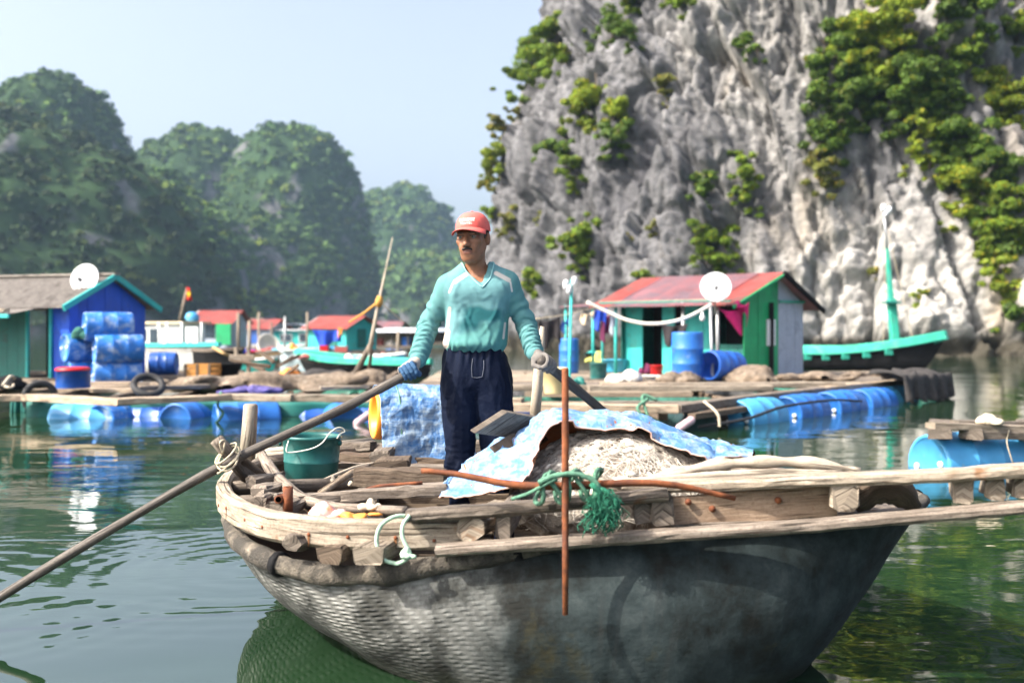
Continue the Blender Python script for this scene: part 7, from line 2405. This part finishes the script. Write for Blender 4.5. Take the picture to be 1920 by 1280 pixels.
def make_shirt():
    f = Field((-.52, 4.92, 1.08), (.28, 5.46, 1.74), .0042)
    f.capsule(Q(864, 550, .012), Q(928, 547, .012), .096, .096, .05)
    f.capsule(Q(872, 598, .012), Q(918, 596, .012), .092, .092, .06)
    f.capsule(Q(870, 636, .012), Q(916, 636, .012), .093, .093, .06)
    f.ellipsoid(Q(887, 645, .010), (.146, .120, .050), None, .03)
    f.capsule(Q(887, 499, .02), SHL, .048, .049, .04)
    f.capsule(Q(899, 499, .02), SHR, .048, .049, .04)
    for a, b, c, r1 in ((SHL, ELL, WRL, .040), (SHR, ELR, WRR, .040)):
        f.capsule(a, b, .056, .049, .03)
        w = c + (c-b)/np.linalg.norm(c-b)*.004
        f.capsule(b, w, .049, r1, .02)
    # neck opening, a V at the front
    f.capsule(hd(0, -.02, -.05), Q(893, 507, .02), .066, .064, .012, 'sub')
    f.capsule(Q(895, 498, -.045), Q(904, 533, -.088), .050, .010, .006, 'sub')
    f.capsule(Q(895, 498, -.02), Q(899, 513, -.07), .052, .032, .006, 'sub')
    V, Fc = f.mesh(1)
    # cut open at the hem below the blouse and at the cuffs is hidden by trousers and gloves
    N = normals(V, Fc)
    d = np.zeros(len(V))
    tL, dL = seg_t(V, ELL, WRL); tR, dR = seg_t(V, ELR, WRR)
    uL, eL = seg_t(V, SHL, ELL); uR, eR = seg_t(V, SHR, ELR)
    warp = noise3(V*14)
    for t, dd, L in ((tL, dL, .26), (tR, dR, .22)):
        m = np.clip(1 - (dd-.048)/.02, 0, 1)*np.clip(t*4+.6, 0, 1)*np.clip((1.1-t)*6, 0, 1)
        d += m*(.0055*np.sin(t*46 + warp*3.2 + V[:, 0]*60) + .0035*np.sin(t*83 + warp*4))*(.5 + .5*np.clip(t, 0, 1))
    for t, dd in ((uL, eL), (uR, eR)):
        m = np.clip(1 - (dd-.055)/.02, 0, 1)*np.clip(t*2-.4, 0, 1)*np.clip((1.2-t)*3, 0, 1)
        d += m*.0045*np.sin(t*30 + warp*3 + V[:, 2]*20)
    body = np.clip((np.minimum(np.minimum(dL, dR), np.minimum(eL, eR)) - .055)/.03, 0, 1)
    q = V.copy()
    diag = np.stack([q[:, 0]*7 + q[:, 2]*5, q[:, 1]*6, q[:, 2]*11 - q[:, 0]*6], 1)
    d += body*(.0035*(fbm(diag*.6, 2, .5, True)-.35) + .0012*fbm(q*np.array([9, 9, 30]), 3))
    XX = 960 + V[:, 0]*F/V[:, 1]; YY = YH - (V[:, 2]-CAM_H)*F/V[:, 1]
    pp = np.stack([XX, YY], 1)
    for path, wd, am in ((((850, 552), (856, 575), (852, 605), (842, 640)), 3.2, .0065), (((862, 566), (874, 590), (890, 622), (902, 652)), 3.0, .0060),
                         (((868, 598), (874, 620), (872, 648)), 3.5, .0055), (((940, 560), (928, 590), (912, 615), (900, 628)), 3.0, .0050),
                         (((944, 585), (938, 615), (926, 645)), 3.6, .0065), (((912, 606), (918, 625), (914, 650)), 3.0, .0050),
                         (((886, 540), (896, 556), (906, 560), (918, 552)), 2.6, .0028), (((860, 580), (866, 570), (878, 568), (884, 578), (880, 594)), 2.4, .0040),
                         (((858, 532), (850, 548), (848, 562)), 2.8, .0045), (((940, 532), (948, 548), (950, 565)), 2.8, .0045), (((846, 622), (856, 634), (862, 652)), 3.0, .0050)):
        dm = np.full(len(V), 1e9)
        for a_, b_ in zip(path[:-1], path[1:]):
            a_, b_ = np.array(a_, float), np.array(b_, float); ba = b_-a_
            tt = np.clip((pp-a_) @ ba/(ba @ ba), 0, 1)
            dm = np.minimum(dm, np.linalg.norm(pp - (a_ + tt[:, None]*ba), axis=1))
        wv = wd*1.7*(1 + .5*noise3(V*12))
        d += (N[:, 1] < .1)*body*am*.85*(1 + .6*noise3(V*16 + 9))*(np.exp(-(dm/wv)**2) - .5*np.exp(-(dm/(wv*2.2))**2))
    # gathers at the hem
    hem = np.clip((1.245 - V[:, 2])/.05, 0, 1)
    d += body*hem*(.0022*np.sin(V[:, 0]*130 + warp*7) + .003*fbm(V*np.array([45, 45, 8]), 2))
    V = V + N*d[:, None]
    N = normals(V, Fc)
    # cloth colours: faded shoulders, a sweat-darkened band across the chest, pale side panels and stripes
    X = 960 + V[:, 0]*F/V[:, 1]; Y = YH - (V[:, 2]-CAM_H)*F/V[:, 1]
    pale, teal, low = np.array([.105, .238, .255]), np.array([.009, .088, .100]), np.array([.068, .202, .194])
    n1 = fbm(V*9, 4)
    edge1 = 573 + 9*n1 + .05*(X-890); edge2 = 607 + 22*n1 - .30*(X-890)
    k1 = np.clip((Y-edge1)/7, 0, 1); k2 = np.clip((Y-edge2)/12, 0, 1)
    n2 = fbm(V*17 + 40, 3)
    wet = k1*(1-k2)*np.clip((X-858+14*n1+8*n2)/16, 0, 1)*np.clip((952+10*n2-X)/14, 0, 1)*np.clip((body-.3)*4, 0, 1)*.95
    col = pale*(1-k2)[:, None] + low*k2[:, None]
    arm = (body < .4)
    col[arm] = pale*.5 + low*.5
    col = col*(1-wet[:, None]) + teal*wet[:, None]
    col = col*(1 + .16*n1 + .10*fbm(V*40, 2))[:, None]
    def stripe(a, b, w, c):
        a, b = np.array(a, float), np.array(b, float)
        p = np.stack([X, Y], 1); ba = b-a
        t = np.clip((p-a) @ ba/(ba @ ba), 0, 1)
        dd = np.linalg.norm(p - (a + t[:, None]*ba), axis=1)
        m = (np.clip((w - dd)/1.2 + .5, 0, 1)*(N[:, 1] < .35))[:, None]
        col[:] = col*(1-m) + np.array(c)*m
    stripe((876, 513), (853, 528), 4.0, (.44, .42, .39)); stripe((849, 531), (842, 548), 1.6, (.55, .52, .48))
    stripe((930, 512), (954, 525), 4.0, (.44, .42, .39)); stripe((957, 529), (960, 546), 1.6, (.55, .52, .48))
    stripe((843, 578), (839, 612), 3.0, (.36, .30, .27)); stripe((836, 622), (833, 646), 8.0, (.50, .43, .38))
    stripe((947, 606), (944, 634), 2.0, (.50, .42, .38))
    col = np.clip(col, .005, .8)
    o = mesh('shirt', V, Fc, m_attr('shirt_cloth', .8, .0006, 420, .06, .2), man, True, col=col)
    bvh = BVHTree.FromPolygons([tuple(q) for q in V], [tuple(int(i) for i in q) for q in Fc])
    pts = []
    for (x, y, dy) in ((866, 486, .02), (871, 492, -.02), (879, 503, -.06), (889, 517, -.09), (897, 527, -.105), (904.5, 533.5, -.11), (911, 526, -.105), (918, 514, -.09), (924, 502, -.05), (927, 492, .0), (926, 486, .03)):
        h = bvh.find_nearest(Vector(Q(x, y, dy)))
        pts.append(h[0] + h[1]*.001)
    MB().tube(catmull(pts, 50), .0042, 7).build('collar', m_plain('collar_cloth', (.20, .42, .43), .8, .1, 60), man, True)


make_shirt()


def make_trousers():
    f = Field((-.40, 4.95, .16), (.12, 5.44, 1.22), .0055)
    f.capsule(Q(868, 668, .012), Q(911, 668, .012), .092, .092, .03)
    f.capsule(Q(868, 706, .012), Q(918, 706, .012), .106, .106, .05)
    f.capsule(Q(862, 728, .005), Q(864, 870, -.035), .092, .066, .02)
    f.capsule(Q(864, 870, -.035), Q(866, 1008, .02), .066, .060, .03)
    f.capsule(Q(923, 728, .005), Q(936, 870, -.01), .098, .074, .02)
    f.capsule(Q(936, 870, -.01), Q(936, 1008, .02), .074, .066, .03)
    V, Fc = f.mesh(1)
    keep = V[:, 2] < 1.205
    N = normals(V, Fc)
    w = noise3(V*7)
    up = np.clip((V[:, 2]-.95)/.2, 0, 1)
    d = .009*(fbm(V*np.array([13, 13, 2.4]) + w[:, None]*.4, 2, .5, True)-.35)
    d += .003*fbm(np.stack([V[:, 0]*18 + V[:, 2]*14, V[:, 1]*14, V[:, 2]*26 - V[:, 0]*10], 1), 3, .5, True)*(1-up)
    d += .005*np.sin(V[:, 0]*165 + w*3)*np.clip((V[:, 2]-1.10)/.08, 0, 1)
    knee = np.exp(-((V[:, 2]-.62)/.12)**2)
    d += knee*.008*fbm(V*np.array([10, 10, 34]), 3, .5, True)
    V = V + N*d[:, None]
    m = bpy.data.materials.new('trouser_cloth'); t = nt(m)
    tc = node(t, 'ShaderNodeTexCoord')
    n1 = noise_tex(t, tc.outputs['Object'], 5, 5)
    n2 = noise_tex(t, mapping(t, tc.outputs['Object'], (60, 60, 14)), 1, 4, .65)
    col = ramp(t, n1.outputs[0], [(.3, (.003, .005, .014)), (.7, (.006, .010, .025))]).outputs[0]
    col = mixc(t, ramp(t, n2.outputs[0], [(.64, (0, 0, 0)), (.82, (.25, .25, .25))]).outputs[0], col, (.07, .09, .14))
    finish(t, col, .62, noise_tex(t, tc.outputs['Object'], 60, 4).outputs[0], .002, spec=.06)
    mesh('trousers', V, Fc, m, man, True)
    bvh = BVHTree.FromPolygons([tuple(q) for q in V], [tuple(int(i) for i in q) for q in Fc])
    def on(x, y):
        d_ = (Vector(Q(x, y)) - CAMP).normalized()
        h = bvh.ray_cast(CAMP, d_)
        return h[0] - d_*.004 if h[0] is not None else Vector(Q(x, y, -.12))
    MB().tube([on(*q) for q in ((886, 672), (884, 690), (885, 707), (895, 708), (904, 706), (907, 690), (907, 675))], .0016, 5).build('drawstring', m_plain('cord_grey', (.10, .11, .14), .8, .2, 50), man, True)


make_trousers()


def make_glove(center, axis, wrist, r, colf, flip=1.0):
    """a gloved fist: palm over the shaft, four fingers and a thumb closed round it"""
    c = np.array(center, float); a = np.array(axis, float); a /= np.linalg.norm(a)
    w = np.array(wrist, float)
    n = w - c; n -= a*(n @ a); n /= np.linalg.norm(n)
    e = np.cross(a, n)
    if e[1] > 0: e = -e                                   # e points to the camera
    f = Field(c - .13, c + .15, .0029)
    R = r + .0105
    # fingers lie over the camera side; index nearest the free end of the shaft
    lens = (200, 222, 214, 186)
    for i, s in enumerate((.031, .0105, -.010, -.0295)):
        fr = (.0098, .0102, .0098, .0090)[i]
        prev = None
        for k in range(7):
            th = math.radians(18 + (lens[i]-18)*k/6)
            rr = R + (.010 if k == 1 else .004 if k in (0, 2) else 0)
            p = c + a*(s*flip) + (n*math.cos(th) + e*math.sin(th))*rr
            if prev is not None:
                f.capsule(prev, p, fr, fr*(1 if k < 5 else .93), .0015)
            prev = p
        kn = c + a*(s*flip*.95) + (n*math.cos(.45) + e*math.sin(.45))*(R + .006)
        back = w + (c-w)*.32 + a*(s*flip*.55) + e*.012
        f.capsule(kn, back, .0135, .0155, .012)
    # palm
    f.ellipsoid(c + n*(R + .016) - e*.006, (.030, .030, .030), None, .02)
    f.capsule(c + n*(R+.012) + a*.022*flip, c + n*(R+.012) - a*.022*flip, .019, .019, .02)
    # thumb leaves the side of the palm and closes under the shaft
    t0 = c + n*(R+.030) + a*(.028*flip) - e*.018
    t1 = c + n*.018 + a*(.040*flip) - e*(R+.006)
    t2 = c - n*.014 + a*(.034*flip) - e*(R*.75)
    t3 = c - n*(R+.003) + a*(.026*flip) + e*.002
    f.capsule(t0, t1, .0150, .0125, .012); f.capsule(t1, t2, .0120, .0112, .004); f.capsule(t2, t3, .0110, .0098, .004)
    # cuff over the sleeve end
    f.capsule(w + (c-w)*.30, w + (w-c)*.12, .026, .030, .015)
    V, Fc = f.mesh(1)
    N = normals(V, Fc)
    V = V + N*(.0012*fbm(V*90, 3))[:, None]
    rel = V - c
    up = rel @ n; tow = rel @ e
    col = colf(up, tow, V)
    mesh('glove', V, Fc, m_attr('glove_cloth', .85, .0006, 500, .10, .2), man, True, col=col)


def gl_left(up, tow, V):
    back, dip = np.array([.34, .29, .25]), np.array([.030, .075, .150])
    k = np.clip((.030 + .006*fbm(V*60, 2) - up)/.008, 0, 1)[:, None]
    return back*(1-k) + dip*k
def gl_right(up, tow, V):
    g = np.tile(np.array([.135, .125, .118]), (len(V), 1))
    return g*(1 + .25*fbm(V*40, 3))[:, None]
GL, GR = P(768, 699, 4.985), P(1024, 684.5, 5.005)
make_glove(GL, Vector(P(776, 695, 4.985)) - Vector(P(700, 735, 4.95)), WRL, .021, gl_left, 1.0)
make_glove(GR, Vector(P(1021, 681, 4.99)) - Vector(P(1060, 712, 5.10)), WRR, .022, gl_right, 1.0)
